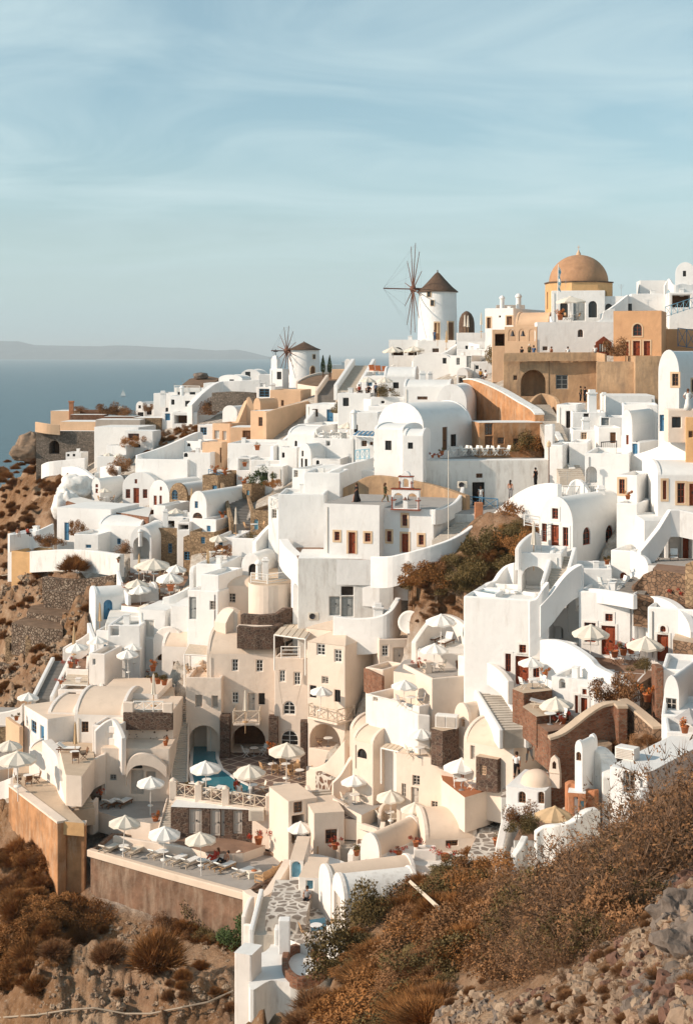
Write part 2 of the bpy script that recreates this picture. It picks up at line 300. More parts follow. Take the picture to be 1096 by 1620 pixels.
def H(label,xa,xb,xc,yt,yb,th=38,roof='flat',mat='white',rm=None,F=(),S=(),Y=None,d=None,ex=2.5,rise=None,name=None,cat='house',group=None,par=.35,back=0,rise2=0,bevel=.07):
 """near vertical edge at column xb (top row yt, foot row yb); left face runs to column xa, right face to column xc"""
 if Y is None:Y=D(xb,yb)
 if mat=='white' and yb>1040 and xb<852:mat='warm_white';rm=rm or 'cream_roof'
 ex=ex+1.5
 th=rad(th);B=W3(xb,yt,Y);zt=B.z;zb=W3(xb,yb,Y).z
 u=(xa-CX)/F_;w=(B.x-u*Y)/(math.cos(th)+u*math.sin(th))
 if d is None:
  u=(xc-CX)/F_;d=(u*Y-B.x)/(math.sin(th)-u*math.cos(th));
  if d<1 or d>30:d=min(max(abs(d),3),12)
 ex_=Vector((math.cos(th),-math.sin(th),0));ey_=Vector((math.sin(th),math.cos(th),0))
 A=Vector((B.x,B.y,0))-ex_*w;base=zb-ex;h=zt-base
 name=name or{'flat':'flat_roof_house'}.get(roof,'vaulted_house')
 e=empty(name,(A.x,A.y,base),label,cat,group,-th)
 bpy.context.view_layer.update
 Mw=Matrix.Translation((A.x,A.y,base))@Matrix.Rotation(-th,4,'Z');Mi=Mw.inverted()
 A3=Vector((A.x,A.y,base));wall=MB()
 vis=zt-zb;blank=any(q in label for q in('plain','blank','wall','buttress','slab','block','pier','chimney','retaining','ramp','sloped'))
 if not F and not blank and w>2.4 and vis>1.6 and mat in('white','cream','warm_white')and th<1.0:
  m_=F_/Y;xs_=(xa+xb)/2;ww=(xb-xa);st=rh.choice(['Wk','Wd','Wc','Wb','Wk']);hh_=min(1.0,vis*.4)*m_;y0=yt+(.5+.2*rh.random())*m_;cx=xa+ww*rh.uniform(.25,.4);F=[(cx-.35*m_,y0,cx+.35*m_,y0+hh_,st)]
  if ww/m_>4:cx=xa+ww*rh.uniform(.62,.78);F.append((cx-.42*m_,yb-2.0*m_,cx+.42*m_,yb,rh.choice(['Dk','Dd','Dc','Db'])))if vis>2.4 else F.append((cx-.3*m_,y0,cx+.3*m_,y0+hh_,st))
 hf=ex-.0
 zfoot=ex
 hF=face_openings(A3,ex_,-ey_,F,wall,e,w,h+(rise or 0)if roof=='V' else h,0,Mi)
 B3=A3+ex_*w
 hS=face_openings(B3,ey_,ex_,S,wall,e,d,h+(rise or 0)if roof=='U' else h,0,Mi)
 n=14
 rm=M[rm or('cream_roof' if mat in('cream',)else 'white_roof')];wm=M[mat]
 def outline(L):
  r=rise if rise else L*.30
  return[(0,0),(L,0),(L,h)]+[(L/2+L/2*math.cos(math.pi*i/n),h+r*math.sin(math.pi*i/n))for i in range(1,n)]+[(0,h)]
 def fr(L,flat):return[(0,0),(L,0),(L,h),(0,h)]if flat else outline(L)
 vF=roof=='V';vS=roof=='U'
 lf=fr(w,not vF);ls=fr(d,not vS)
 wall.poly([[(s,0,z)for s,z in lf]]+[[(s,0,z)for s,z in hh[4]]for hh in hF])
 wall.poly([[(w,s,z)for s,z in ls]]+[[(w,s,z)for s,z in hh[4]]for hh in hS])
 wall.poly([[(s,d,z)for s,z in lf]]);wall.poly([[(0,s,z)for s,z in ls]])
 rf=MB()
 if roof=='flat':
  t=.25;pz=h-par
  wall.add([(0,0,h),(w,0,h),(w,d,h),(0,d,h),(t,t,h),(w-t,t,h),(w-t,d-t,h),(t,d-t,h),(t,t,pz-.02),(w-t,t,pz-.02),(w-t,d-t,pz-.02),(t,d-t,pz-.02)],[(0,1,5,4),(1,2,6,5),(2,3,7,6),(3,0,4,7),(4,5,9,8),(5,6,10,9),(6,7,11,10),(7,4,8,11)])
  rf.add([(t,t,pz),(w-t,t,pz),(w-t,d-t,pz),(t,d-t,pz)],[(0,1,2,3)])
 elif roof in 'VU':
  L,K=(w,d)if vF else(d,w)
  r=rise if rise else L*.30;t=.28;lip=.10
  pr=[(L/2+L/2*math.cos(math.pi*i/20),h-lip+r*math.sin(math.pi*i/20))for i in range(21)]
  def q(s,k,z):return(s,k,z)if vF else(k,s,z)
  m=len(pr)
  rf.add([q(s,t,z)for s,z in pr]+[q(s,K-t,z)for s,z in pr],[(i,i+1,i+1+m,i+m)for i in range(m-1)],True)
  po=[(L/2+L/2*math.cos(math.pi*i/n),h+r*math.sin(math.pi*i/n))for i in range(n+1)]
  pi_=[(s,z-.3)for s,z in po];m=len(po)
  for(k0,k1)in((0,t),(K-t,K)):
   wall.add([q(s,k0,z)for s,z in po]+[q(s,k1,z)for s,z in po],[(i,i+1,i+1+m,i+m)for i in range(m-1)])
   kk=k1 if k0==0 else k0
   wall.add([q(s,kk,z)for s,z in po]+[q(s,kk,z)for s,z in pi_],[(i,i+1,i+1+m,i+m)for i in range(m-1)])
 elif roof=='G':
  r=rise or 1.0
  rf.add([(-.05,-.05,h),(w+.05,-.05,h),(w+.05,d,h),(-.05,d,h),(w*.5,d*.45,h+r),(w*.5,d*.6,h+r)],[(0,1,4),(1,2,5,4),(2,3,5),(3,0,4,5)])
 elif roof=='slab':rf.add([(0,0,h),(w,0,h),(w,d,h),(0,d,h)],[(0,1,2,3)])
 wall.build('wall',wm,e,bevel)
 rf.build('roof',rm,e)
 q4=[Mw@Vector(c)for c in((-.3,-.3,0),(w+.3,-.3,0),(w+.3,d+.3,0),(-.3,d+.3,0))];CUTS.append(([(v.x,v.y)for v in q4],zb-.25))
 if mat in('white','cream','warm_white')and roof=='flat' and w>2.5 and d>2.5:
  k_=rh.random();x_,y_=rh.uniform(.8,w-.8),rh.uniform(.8,d-.8)
  if k_<.4:
   c_=MB();s_=rh.uniform(.8,1.2);c_.box(x_-.25*s_,y_-.25*s_,h-par-.1,x_+.25*s_,y_+.25*s_,h+.45*s_);c_.box(x_-.3*s_,y_-.3*s_,h+.45*s_,x_+.3*s_,y_+.3*s_,h+.53*s_);c_.build('chimney',wm,e,.03)
  elif k_<.6:
   c_=MB();c_.tube([(x_,y_,h-par-.1),(x_,y_,h+1.6)],.02,4);[c_.tube([(x_-.4+.08*q,y_,h+1.5-.16*q),(x_+.4-.08*q,y_,h+1.5-.16*q)],.012,3)for q in range(4)];c_.build('aerial',M['metal_grey'],e)
  elif k_<.75:
   c_=MB();c_.box(x_-.3,y_-.25,h-par,x_+.3,y_+.25,h-par+.5);c_.build('vent_box',M['white_paint'],e,.03)
 if mat in('white','cream','warm_white')and rh.random()<.35 and w>2 and vis>2 and roof!='V':
  c_=MB();x_=rh.choice([.35,w-.35]);c_.tube([(x_,-.05,h-.3),(x_,-.05,h-vis)],.035,5);c_.build('drainpipe',M[rh.choice(['metal_grey','white_paint','canvas'])],e)
 e['_w']=w;e['_d']=d;e['_h']=h
 return e
def cat_rom(P,k=5,closed=False):
 n=len(P);out=[];rng=range(n if closed else n-1)
 for i in rng:
  g=(lambda j:P[j%n])if closed else(lambda j:P[max(0,min(n-1,j))])
  p0,p1,p2,p3=g(i-1),g(i),g(i+1),g(i+2)
  for j in range(k):
   t=j/k;out.append(.5*((2*p1)+(p2-p0)*t+(2*p0-5*p1+4*p2-p3)*t*t+(3*p1-p0-3*p2+p3)*t**3))
 if not closed:out.append(P[-1])
 return out
def slab(label,pts,Y0,h,mat='white',top=None,par=0,smooth=False,name='terrace',cat='terrace',ops={},kind=None,pt=.25,bevel=.06,parent=None,toppart='floor'):
 """a solid whose level top is outlined in the photo (first point at distance Y0); h metres tall; par = parapet height above the floor, None edges via dict"""
 if mat=='white' and pts[0][1]>1020 and pts[0][0]<860:mat='warm_white'
 z=W3(pts[0][0],pts[0][1],Y0).z
 P=[onz(px,py,z)for px,py in pts]
 ar=sum(P[i].x*P[(i+1)%len(P)].y-P[(i+1)%len(P)].x*P[i].y for i in range(len(P)))
 if smooth:P=cat_rom(P,4,True)
 n=len(P);c=sum(P,Vector())/n;cc=Vector((c.x,c.y,z-h))
 if parent is None:
  e=empty(name,cc,label,cat)
 else:e=parent;cc=Vector(e.location)
 sg=1 if ar>0 else-1
 wall=MB();Mi=Matrix.Translation(-cc)
 for i in range(n):
  a,b=P[i],P[(i+1)%n]
  if(b-a).length<.01:continue
  exx=(b-a).normalized();nn=Vector((exx.y,-exx.x,0))*sg
  a0=Vector((a.x,a.y,z-h))
  hs=face_openings(a0,exx,nn,ops.get(i,())if not smooth else(),wall,e,(b-a).length,h,0,Mi)
  wall.poly([[Mi@(a0+exx*s+Vector((0,0,zz)))for s,zz in[(0,0),((b-a).length,0),((b-a).length,h),(0,h)]]]+[[Mi@(a0+exx*s+Vector((0,0,zz)))for s,zz in hh[4]]for hh in hs])
 tp=MB()
 if par>0:
  IN=[]
  for i in range(n):
   a,b,c_=P[i-1],P[i],P[(i+1)%n]
   d1=(b-a);d2=(c_-b)
   n1=Vector((-d1.y,d1.x,0)).normalized()*sg;n2=Vector((-d2.y,d2.x,0)).normalized()*sg
   m=n1+n2
   if m.length<.1:m=n1
   m=m.normalized();k=pt/max(.4,m.dot(n1));IN.append(b+m*k)
  wall.add([Mi@p for p in P]+[Mi@p for p in IN]+[Mi@(p-Vector((0,0,par+.02)))for p in IN],[(i,(i+1)%n,(i+1)%n+n,i+n)for i in range(n)]+[(i+n,(i+1)%n+n,(i+1)%n+2*n,i+2*n)for i in range(n)])
  tp.poly([[Mi@(p-Vector((0,0,par)))for p in IN]])
 else:
  tp.poly([[Mi@p for p in P]])
 wall.build('wall',M[mat],e,bevel)
 tp.build(toppart,M[top or 'white_roof'],e)
 e['_z']=z-par;CUTS.append(([(p.x,p.y)for p in P],z-par-.4))
 return e,z-par
def ribbon(label,pts,h=1.0,t=.3,mat='white',name='parapet_wall',cat='wall',smooth=True,cap=None,k=4,bevel=.07,parent=None,pname='wall',kind=None,group=None):
 """a wall along points (column, top row, distance[, height]) of its top edge"""
 if mat=='white' and pts[0][1]>1000 and pts[0][0]<800:mat='warm_white'
 P=[W3(p[0],p[1],p[2])for p in pts];Hh=[Vector((p[3]if len(p)>3 else h,0,0))for p in pts]
 if smooth and len(P)>2:P=cat_rom(P,k);Hh=cat_rom(Hh,k)
 n=len(P);o=P[0].copy();o.z=min(p.z-hh.x for p,hh in zip(P,Hh));off=o if parent is None else Vector(parent.location);A=[];B=[]
 for i in range(n):
  d=P[min(i+1,n-1)]-P[max(i-1,0)];d.z=0;d.normalize();nn=Vector((-d.y,d.x,0))*t/2
  if nn.length<1e-6:nn=Vector((0,t/2,0))
  A.append(P[i]-nn-off);B.append(P[i]+nn-off)
 mb=MB();dn=[Vector((0,0,-hh.x))for hh in Hh]
 mb.add(A+B+[a+q for a,q in zip(A,dn)]+[b+q for b,q in zip(B,dn)],[f for i in range(n-1)for f in((i,i+1,i+1+n,i+n),(i,i+2*n,i+1+2*n,i+1),(i+n,i+1+n,i+1+3*n,i+3*n))]+[(0,n,3*n,2*n),(n-1,3*n-1,4*n-1,2*n-1)])
 if parent is not None:return mb.build(pname,M[mat],parent,bevel)
 w=mb.build(name,M[mat],None,bevel);w.location=o
 tag(w,label,cat,group,kind)
 if cap:
  cb=MB();q=.04
  A2=[a-(b-a).normalized()*q for a,b in zip(A,B)];B2=[b+(b-a).normalized()*q for a,b in zip(A,B)]
  up=Vector((0,0,.10));lo=Vector((0,0,-.06))
  cb.add([a+up for a in A2]+[b+up for b in B2]+[a+lo for a in A2]+[b+lo for b in B2],[f for i in range(n-1)for f in((i,i+1,i+1+n,i+n),(i,i+2*n,i+1+2*n,i+1),(i+n,i+1+n,i+1+3*n,i+3*n))]+[(0,n,3*n,2*n),(n-1,3*n-1,4*n-1,2*n-1)])
  cb.build('coping',M[cap],w)
 return w
def stairs(label,lo,hi,w=1.4,n=None,mat='step',side=None,name='staircase',sw=.25,sh=.5,drop=1.2,sides=(1,1),group=None):
 """lo, hi = (column,row,distance) of the middle of the bottom and top edge"""
 a=W3(*lo);b=W3(*hi);d=b-a;rise=d.z;run=Vector((d.x,d.y,0));L=run.length;ex=run.normalized();ey=Vector((-ex.y,ex.x,0))
 n=n or max(3,int(rise/.19))
 e=empty(name,a,label,'stairs',group,math.atan2(ex.y,ex.x))
 mb=MB()
 for i in range(n):
  z=rise*(i+1)/n
  mb.box(L*i/n,-w/2,max(z-rise/n-drop,-drop),L*(i+1)/n+.05,w/2,z-.0)
 mb.build('steps',M[mat],e)
 if side:
  for s_ in(-1,1):
   if not sides[0 if s_<0 else 1]:continue
   wb=MB();y0=s_*w/2;y1=y0+s_*sw
   A=[(-.2,-drop),(L+.2,rise-drop-.4),(L+.2,rise+sh),(L-.1,rise+sh),(-.2,sh*.9)]
   v=[(x,min(y0,y1),z)for x,z in A]+[(x,max(y0,y1),z)for x,z in A];m=len(A)
   wb.add(v,[tuple(range(m))[::-1],tuple(range(m,2*m))]+[(i,(i+1)%m,(i+1)%m+m,i+m)for i in range(m)])
   wb.build('side_wall',M[side],e,.07)
 return e
def dome(e_loc,r,parent,mat,rise=None,n=28,name='dome',z0=0,sx=1,sy=1):
 mb=MB();rise=rise or r
 mb.lathe([(r*math.cos(math.pi/2*i/12),rise*math.sin(math.pi/2*i/12))for i in range(12)]+[(.001,rise)],(e_loc[0],e_loc[1],e_loc[2]+z0),n,sx=sx,sy=sy)
 return mb.build(name,M[mat],parent)
def balustrade(label,a,b,h=.9,mat='white_paint',style='X',parent=None,name='balustrade',panel=1.1,cat='railing',bars=3):
 """a, b: world points of the foot line"""
 L=(b-a).length;d=(b-a).normalized()
 if parent is None:
  e=None;Mx=Matrix.Identity(4);org=a
 org=a;mb=MB();up=Vector((0,0,1));o0=Vector((0,0,0))if parent is None else None
 base=a.copy()if parent is None else Vector(parent.location)
 R=Matrix.Identity(4)if parent is None else Matrix.Rotation(-parent.rotation_euler.z,4,'Z')
 def P(s,z):return R@(a+d*s+up*z-base)
 n=max(1,round(L/panel));
 mb.tube([P(0,h),P(L,h)],.045,4);mb.tube([P(0,.12),P(L,.12)],.035,4)
 for i in range(n+1):mb.tube([P(L*i/n,0),P(L*i/n,h+.04)],.045,4)
 for i in range(n):
  s0,s1=L*i/n,L*(i+1)/n
  if style=='X':mb.tube([P(s0,.12),P(s1,h)],.028,4);mb.tube([P(s1,.12),P(s0,h)],.028,4)
  elif style=='H':
   for j in range(1,bars):mb.tube([P(s0,h*j/bars+.05),P(s1,h*j/bars+.05)],.03,4)
  elif style=='I':
   m=max(2,int((s1-s0)/.16))
   for j in range(1,m):mb.tube([P(s0+(s1-s0)*j/m,.12),P(s0+(s1-s0)*j/m,h)],.014,4)
 o=mb.build(name,M[mat],parent,weld=False)
 if parent is None:o.location=a;tag(o,label,cat)
 return o
def box_part(name,e,pmin,pmax,mat,bevel=.03):
 mb=MB();mb.box(*pmin,*pmax);return mb.build(name,M[mat],e,bevel)
def rim(label,pts,Y0,h=.6,t=.6,mat='cream',up=.0,**k):
 z=W3(pts[0][0],pts[0][1],Y0).z
 return ribbon(label,[(x,HZ-(HZ-y)*1.0,-z*F_/(y-HZ))for x,y in pts],h=h,t=t,mat=mat,smooth=False,**k)
def patch(label,pts,mat='soil',th=.8,name='earth_patch',cat='ground patch'):
 P=[W3(*p)for p in pts];c=sum(P,Vector())/len(P);n=len(P);m=MB()
 m.add([p-c for p in P]+[Vector((0,0,.15))]+[p-c-Vector((0,0,th))for p in P],[(i,(i+1)%n,n)for i in range(n)]+[(i,(i+1)%n,(i+1)%n+n+1,i+n+1)for i in range(n)])
 o=m.build(name,M[mat]);o.location=c;return tag(o,label,cat)
def grid_mesh(name,X,Y,Z,mat,attr=None):
 h,w=X.shape;me=bpy.data.meshes.new(name);v=np.stack([X,Y,Z],-1).reshape(-1,3).astype(np.float32)
 a=(np.arange(h-1)[:,None]*w+np.arange(w-1)[None]).ravel();f=np.stack([a,a+1,a+1+w,a+w],1).astype(np.int32)
 me.vertices.add(len(v));me.vertices.foreach_set('co',v.ravel());me.loops.add(f.size);me.loops.foreach_set('vertex_index',f.ravel())
 me.polygons.add(len(f));me.polygons.foreach_set('loop_start',np.arange(0,f.size,4,dtype=np.int32));me.polygons.foreach_set('loop_total',np.full(len(f),4,dtype=np.int32))
 me.polygons.foreach_set('use_smooth',np.ones(len(f),bool));me.update();me.validate()
 if attr is not None:
  at=me.attributes.new('bare','FLOAT','POINT');at.data.foreach_set('value',attr.ravel().astype(np.float32))
 me.materials.append(mat);o=bpy.data.objects.new(name,me);col.objects.link(o);return o
def fbm(x,y,s,o=4):
 out=0;a=1;t=0
 rs=np.random.RandomState(5)
 for k in range(o*3):
  th=rs.rand()*6.28;ph=rs.rand()*6.28;f=(2**(k/3))/s*(.8+.4*rs.rand())
  out=out+a*np.sin((x*math.cos(th)+y*math.sin(th))*f*2+ph+1.3*np.sin((x*math.sin(th)-y*math.cos(th))*f*1.3+ph*2));t+=a;a*=.84
 return out/t*2
SEA=-92.0
def seamat():
 m=bpy.data.materials.new('sea');m.use_nodes=True;N=m.node_tree.nodes;L=m.node_tree.links;b=N['Principled BSDF']
 b.inputs['Base Color'].default_value=(.035,.10,.14,1);b.inputs['Roughness'].default_value=.32;b.inputs['Specular IOR Level'].default_value=.4
 g=N.new('ShaderNodeNewGeometry');mp=N.new('ShaderNodeMapping');mp.inputs['Scale'].default_value=(.03,.05,.05);L.new(g.outputs['Position'],mp.inputs['Vector'])
 n=N.new('ShaderNodeTexNoise');n.inputs['Scale'].default_value=1.6;n.inputs['Detail'].default_value=10;n.inputs['Roughness'].default_value=.7;L.new(mp.outputs['Vector'],n.inputs['Vector'])
 bp=N.new('ShaderNodeBump');bp.inputs['Strength'].default_value=.8;bp.inputs['Distance'].default_value=5;L.new(n.outputs['Fac'],bp.inputs['Height']);L.new(bp.outputs['Normal'],b.inputs['Normal'])
 n2=N.new('ShaderNodeTexNoise');n2.inputs['Scale'].default_value=.008;n2.inputs['Detail'].default_value=4;L.new(g.outputs['Position'],n2.inputs['Vector'])
 r=N.new('ShaderNodeValToRGB');r.color_ramp.elements[0].color=(.036,.088,.112,1);r.color_ramp.elements[1].color=(.055,.122,.150,1);L.new(n2.outputs['Fac'],r.inputs['Fac']);L.new(r.outputs['Color'],b.inputs['Base Color'])
 return m
sm=MB();sm.add([(-60000,-500,SEA),(60000,-500,SEA),(60000,90000,SEA),(-60000,90000,SEA)],[(0,1,2,3)]);so=sm.build('sea',seamat());tag(so,'calm blue sea reaching to the horizon','sea',None,'structure')
xs=np.linspace(-7500,400,160);Yi=28000
prof=[(-7500,150),(-5000,150),(-3900,172),(-3650,180),(-3350,150),(-2950,130),(-2500,128),(-2050,105),(-1400,95),(-1000,62),(-800,10),(400,0)]
def ridge(px):
 t=[(-400,550),(0,535),(30,536),(55,543),(100,544),(160,545),(190,543),(240,546),(300,549),(340,553),(375,551),(395,556),(412,561),(430,566)]
 for(a,b),(c,d)in zip(t,t[1:]):
  if a<=px<=c:return b+(d-b)*(px-a)/(c-a)
 return 566
rowz=[]
rs=np.random.RandomState(3);XI=[];YI=[];ZI=[]
pxs=np.linspace(-400,430,260)
for j,k in enumerate(np.linspace(0,1,14)):
 y=Yi-2600*(1-k)+0*pxs;hgt=[]
 for px in pxs:hgt.append(max(0,(-(ridge(px)-HZ)/F_*Yi)*.85-SEA))
 hgt=np.array(hgt);nz=fbm(pxs*1.0,np.full_like(pxs,k*60),14)*.10*hgt*(1-k*.8)
 x=(pxs-CX)/F_*Yi
 XI.append(x);YI.append(y);ZI.append(SEA-2+(hgt*(k**.75))+nz*(k>0))
for k in(1.,2.):
 XI.append(XI[0]);YI.append(np.full_like(pxs,Yi+1500*k));ZI.append(SEA-2+np.array(hgt)*(1-.5*k))
im=nmat('island_rock',(.12,.13,.14),var=.2,scale=.002,bump=0)
isl=grid_mesh('island',np.array(XI),np.array(YI),np.array(ZI),im);tag(isl,'long low island far across the sea, fading into haze','island',None,'structure')
def hazebox():
 m=bpy.data.materials.new('haze');m.use_nodes=True;N=m.node_tree.nodes;L=m.node_tree.links;N.remove(N['Principled BSDF'])
 v=N.new('ShaderNodeVolumePrincipled');v.inputs['Color'].default_value=(.86,.96,1.0,1);v.inputs['Density'].default_value=HAZE;v.inputs['Anisotropy'].default_value=0
 L.new(v.outputs[0],N['Material Output'].inputs['Volume'])
 mb=MB();mb.box(-70000,-800,-126,70000,95000,360);o=mb.build('haze',m);o['kind']='stuff';o['label']='pale sea haze over the far water and island';o['category']='haze'
HAZE=4.6e-5
hazebox()
SUN_AZ,SUN_EL=14,27
w=bpy.data.worlds.new('World');SC.world=w;w.use_nodes=True;N=w.node_tree.nodes;L=w.node_tree.links;bg=N['Background']
sky=N.new('ShaderNodeTexSky');sky.sky_type='NISHITA';sky.sun_disc=False;sky.sun_elevation=rad(SUN_EL);sky.sun_rotation=rad(270-SUN_AZ);sky.air_density=1.0;sky.dust_density=.6;sky.ozone_density=1.0
hs=N.new('ShaderNodeHueSaturation');hs.inputs['Hue'].default_value=.47;hs.inputs['Saturation'].default_value=.82;hs.inputs['Value'].default_value=1.22;L.new(sky.outputs[0],hs.inputs['Color'])
tc=N.new('ShaderNodeTexCoord');sx=N.new('ShaderNodeSeparateXYZ');L.new(tc.outputs['Generated'],sx.inputs[0])
mxz=N.new('ShaderNodeMath');mxz.operation='ADD';mxz.inputs[1].default_value=.10;L.new(sx.outputs['Z'],mxz.inputs[0])
dv=N.new('ShaderNodeVectorMath');dv.operation='DIVIDE';cb=N.new('ShaderNodeCombineXYZ')
for i in range(3):L.new(mxz.outputs[0],cb.inputs[i])
L.new(tc.outputs['Generated'],dv.inputs[0]);L.new(cb.outputs[0],dv.inputs[1])
mp=N.new('ShaderNodeMapping');mp.inputs['Rotation'].default_value=(0,0,rad(-32));mp.inputs['Scale'].default_value=(.8,1.0,0);mp.inputs['Location'].default_value=(2.3,.9,0);L.new(dv.outputs[0],mp.inputs['Vector'])
wn=N.new('ShaderNodeTexNoise');wn.inputs['Scale'].default_value=1.1;wn.inputs['Detail'].default_value=9;wn.inputs['Roughness'].default_value=.55;wn.inputs['Distortion'].default_value=1.1;L.new(mp.outputs[0],wn.inputs['Vector'])
cr=N.new('ShaderNodeValToRGB');cr.color_ramp.elements[0].position=.40;cr.color_ramp.elements[0].color=(0,0,0,1);cr.color_ramp.elements[1].position=.72;cr.color_ramp.elements[1].color=(.85,.85,.85,1);L.new(wn.outputs['Fac'],cr.inputs['Fac'])
fz=N.new('ShaderNodeMapRange');fz.inputs['From Min'].default_value=.02;fz.inputs['From Max'].default_value=.13;L.new(sx.outputs['Z'],fz.inputs['Value'])
fm=N.new('ShaderNodeMath');fm.operation='MULTIPLY';L.new(fz.outputs[0],fm.inputs[0]);L.new(cr.outputs['Color'],fm.inputs[1])
tm=N.new('ShaderNodeMix');tm.data_type='RGBA';tm.blend_type='MULTIPLY';tm.inputs['Factor'].default_value=1;tm.inputs['B'].default_value=(.90,.985,1.03,1);L.new(hs.outputs[0],tm.inputs['A'])
cm=N.new('ShaderNodeMix');cm.data_type='RGBA';hz=N.new('ShaderNodeMapRange');hz.inputs['From Min'].default_value=0;hz.inputs['From Max'].default_value=.16;hz.inputs['To Min'].default_value=.85;hz.inputs['To Max'].default_value=0;hz.interpolation_type='SMOOTHSTEP';L.new(sx.outputs['Z'],hz.inputs['Value'])
hm=N.new('ShaderNodeMix');hm.data_type='RGBA';L.new(hz.outputs[0],hm.inputs['Factor']);L.new(tm.outputs['Result'],hm.inputs['A']);hm.inputs['B'].default_value=(4.6,6.2,6.6,1)
L.new(fm.outputs[0],cm.inputs['Factor']);L.new(hm.outputs['Result'],cm.inputs['A']);cm.inputs['B'].default_value=(5.9,7.4,7.7,1)
L.new(cm.outputs['Result'],bg.inputs['Color']);bg.inputs['Strength'].default_value=.10
sl=bpy.data.lights.new('sun','SUN');sl.energy=4.7;sl.angle=rad(.6);sl.color=(1.0,.83,.67);so_=bpy.data.objects.new('sun',sl);col.objects.link(so_)
sd=Vector((-math.cos(rad(SUN_AZ))*math.cos(rad(SUN_EL)),-math.sin(rad(SUN_AZ))*math.cos(rad(SUN_EL)),math.sin(rad(SUN_EL))));so_.rotation_euler=sd.to_track_quat('Z','Y').to_euler()
cam=bpy.data.cameras.new('camera');cam.sensor_fit='HORIZONTAL';cam.sensor_width=24;cam.lens=50;cam.shift_y=-(810-HZ)/1096;cam.clip_start=.5;cam.clip_end=200000
co=bpy.data.objects.new('camera',cam);col.objects.link(co);co.rotation_euler=(rad(90),0,0);SC.camera=co
SC.view_settings.view_transform='Standard';SC.view_settings.look='None';SC.view_settings.gamma=1;SC.view_settings.exposure=.14
SC.render.engine='CYCLES';SC.cycles.max_bounces=6;SC.cycles.volume_bounces=0
SC.render.resolution_x=692;SC.render.resolution_y=1024
def z_of(py,Y):return-(py-HZ)/F_*Y
def church():
 Y=192;c=W3(915,447,Y+4.5);e=empty('domed_church',(c.x,c.y,c.z-8),'big ochre church with a brown dome on an octagonal drum at the hilltop','church')
 R=4.62;mb=MB();zt=8;ang=[rad(22.5+45*i+2)for i in range(8)]
 V=[Vector((R*math.cos(a),R*math.sin(a),0))for a in ang]
 for i in range(8):
  a,b=V[i],V[(i+1)%8];ex=(b-a).normalized();n=Vector((ex.y,-ex.x,0));L=(b-a).length
  hs=[]
  if(n.y<.3):
   s0,s1=L/2-.42,L/2+.42;lp=arch_pts(s0,s1,zt-3.6,zt-1.2,True)
   mb.add([a+ex*s+Vector((0,0,z))for s,z in lp]+[a+ex*s+Vector((0,0,z))-n*.4 for s,z in lp],[(k,(k+1)%len(lp),(k+1)%len(lp)+len(lp),k+len(lp))for k in range(len(lp))])
   hs.append(lp)
   w=MB();w.poly([[a+ex*s+Vector((0,0,z))-n*.35 for s,z in lp]]);o=w.build('window',M['wood_brown'],e)
   w=MB();w.poly([[a+ex*(L/2+(s-L/2)*.75)+Vector((0,0,zt-2.4+(z-zt+2.4)*.85))-n*.33 for s,z in lp]]);w.build('pane',M['glass_dark'],o)
  mb.poly([[a+ex*s+Vector((0,0,z))for s,z in[(0,-2),(L,-2),(L,zt),(0,zt)]]]+[[a+ex*s+Vector((0,0,z))for s,z in lp2]for lp2 in hs])
 mb.build('drum',M['ochre'],e)
 cb=MB();cb.lathe([(R-.1,zt-.12),(R+.14,zt-.12),(R+.14,zt+.06),(R-.5,zt+.08)],n=8,a0=ang[0],a1=ang[0]+2*math.pi,smooth=False);cb.build('cornice',M['thatch'],e)
 d=dome((0,0,zt+.05),4.0,e,'dome_brown',rise=3.75,n=40)
 fb=MB();fb.lathe([(.34,3.7),(.30,4.0),(.12,4.3),(.10,4.45),(.001,4.5)],(0,0,zt));fb.tube([(0,0,zt+4.4),(0,0,zt+5.1)],.04);fb.tube([(-.2,0,zt+4.85),(.2,0,zt+4.85)],.04);fb.build('finial',M['ochre_pale'],d)
church()
H('white terrace house with dark arched windows below the church dome',872,957,None,459,508,th=8,Y=188,d=6,F=[(886,477,898,502,'aWk'),(907,476,925,507,'Dg'),(931,476,944,502,'aWk')],mat='white',ex=3)
H('long grey-white wall house with one dark window beside the orange mansion',849,975,None,509,562,th=4,Y=181,d=5,F=[(914,521,922,533,'aWd'),(858,548,866,554,'Wd')],ex=2,roof='slab')
ribbon('stepped white parapet running down from the dome terrace',[(871,500,183),(876,510,182),(885,509,182),(945,508,182),(955,492,182),(972,488,182)],h=3.2,t=.35)
H('grey-white block with a stair parapet right of the dome',955,1000,None,468,500,th=10,Y=188,d=5,F=[(957,480,968,496,'aWk'),(990,480,1001,494,'Wk')],ex=3)
H('plain grey-white cube house with sloping shoulder right of the dome',998,1056,None,464,494,th=6,Y=190,d=5,mat='white',ex=3)
H('upper plain white box behind the grey cube right of the dome',1012,1054,None,443,470,th=6,Y=197,d=5,ex=3,roof='slab')
ribbon('sloping white stair wall below the dome house',[(950,497,186),(972,482,187),(992,466,188)],h=2.2,t=.4,smooth=False)
H('small white house with rounded gable at the far right skyline',1068,1100,None,432,462,th=15,Y=190,d=6,roof='V',rise=1.5,F=[(1080,428,1085,437,'Wk')],ex=3)
H('white house with brown vaulted room at the right edge under the skyline',1058,1104,None,462,488,th=8,Y=184,d=6,F=[(1062,466,1092,486,'Okk')],ex=3,mat='white')
ribbon('curved white parapet at the right skyline',[(1050,452,187),(1058,440,187),(1066,450,186),(1078,448,186),(1090,450,186),(1104,445,186)],h=1.4)
H('low tan house under the blue railings at the right edge',1046,1104,None,520,566,th=8,Y=172,d=6,mat='ochre_pink',ex=3)
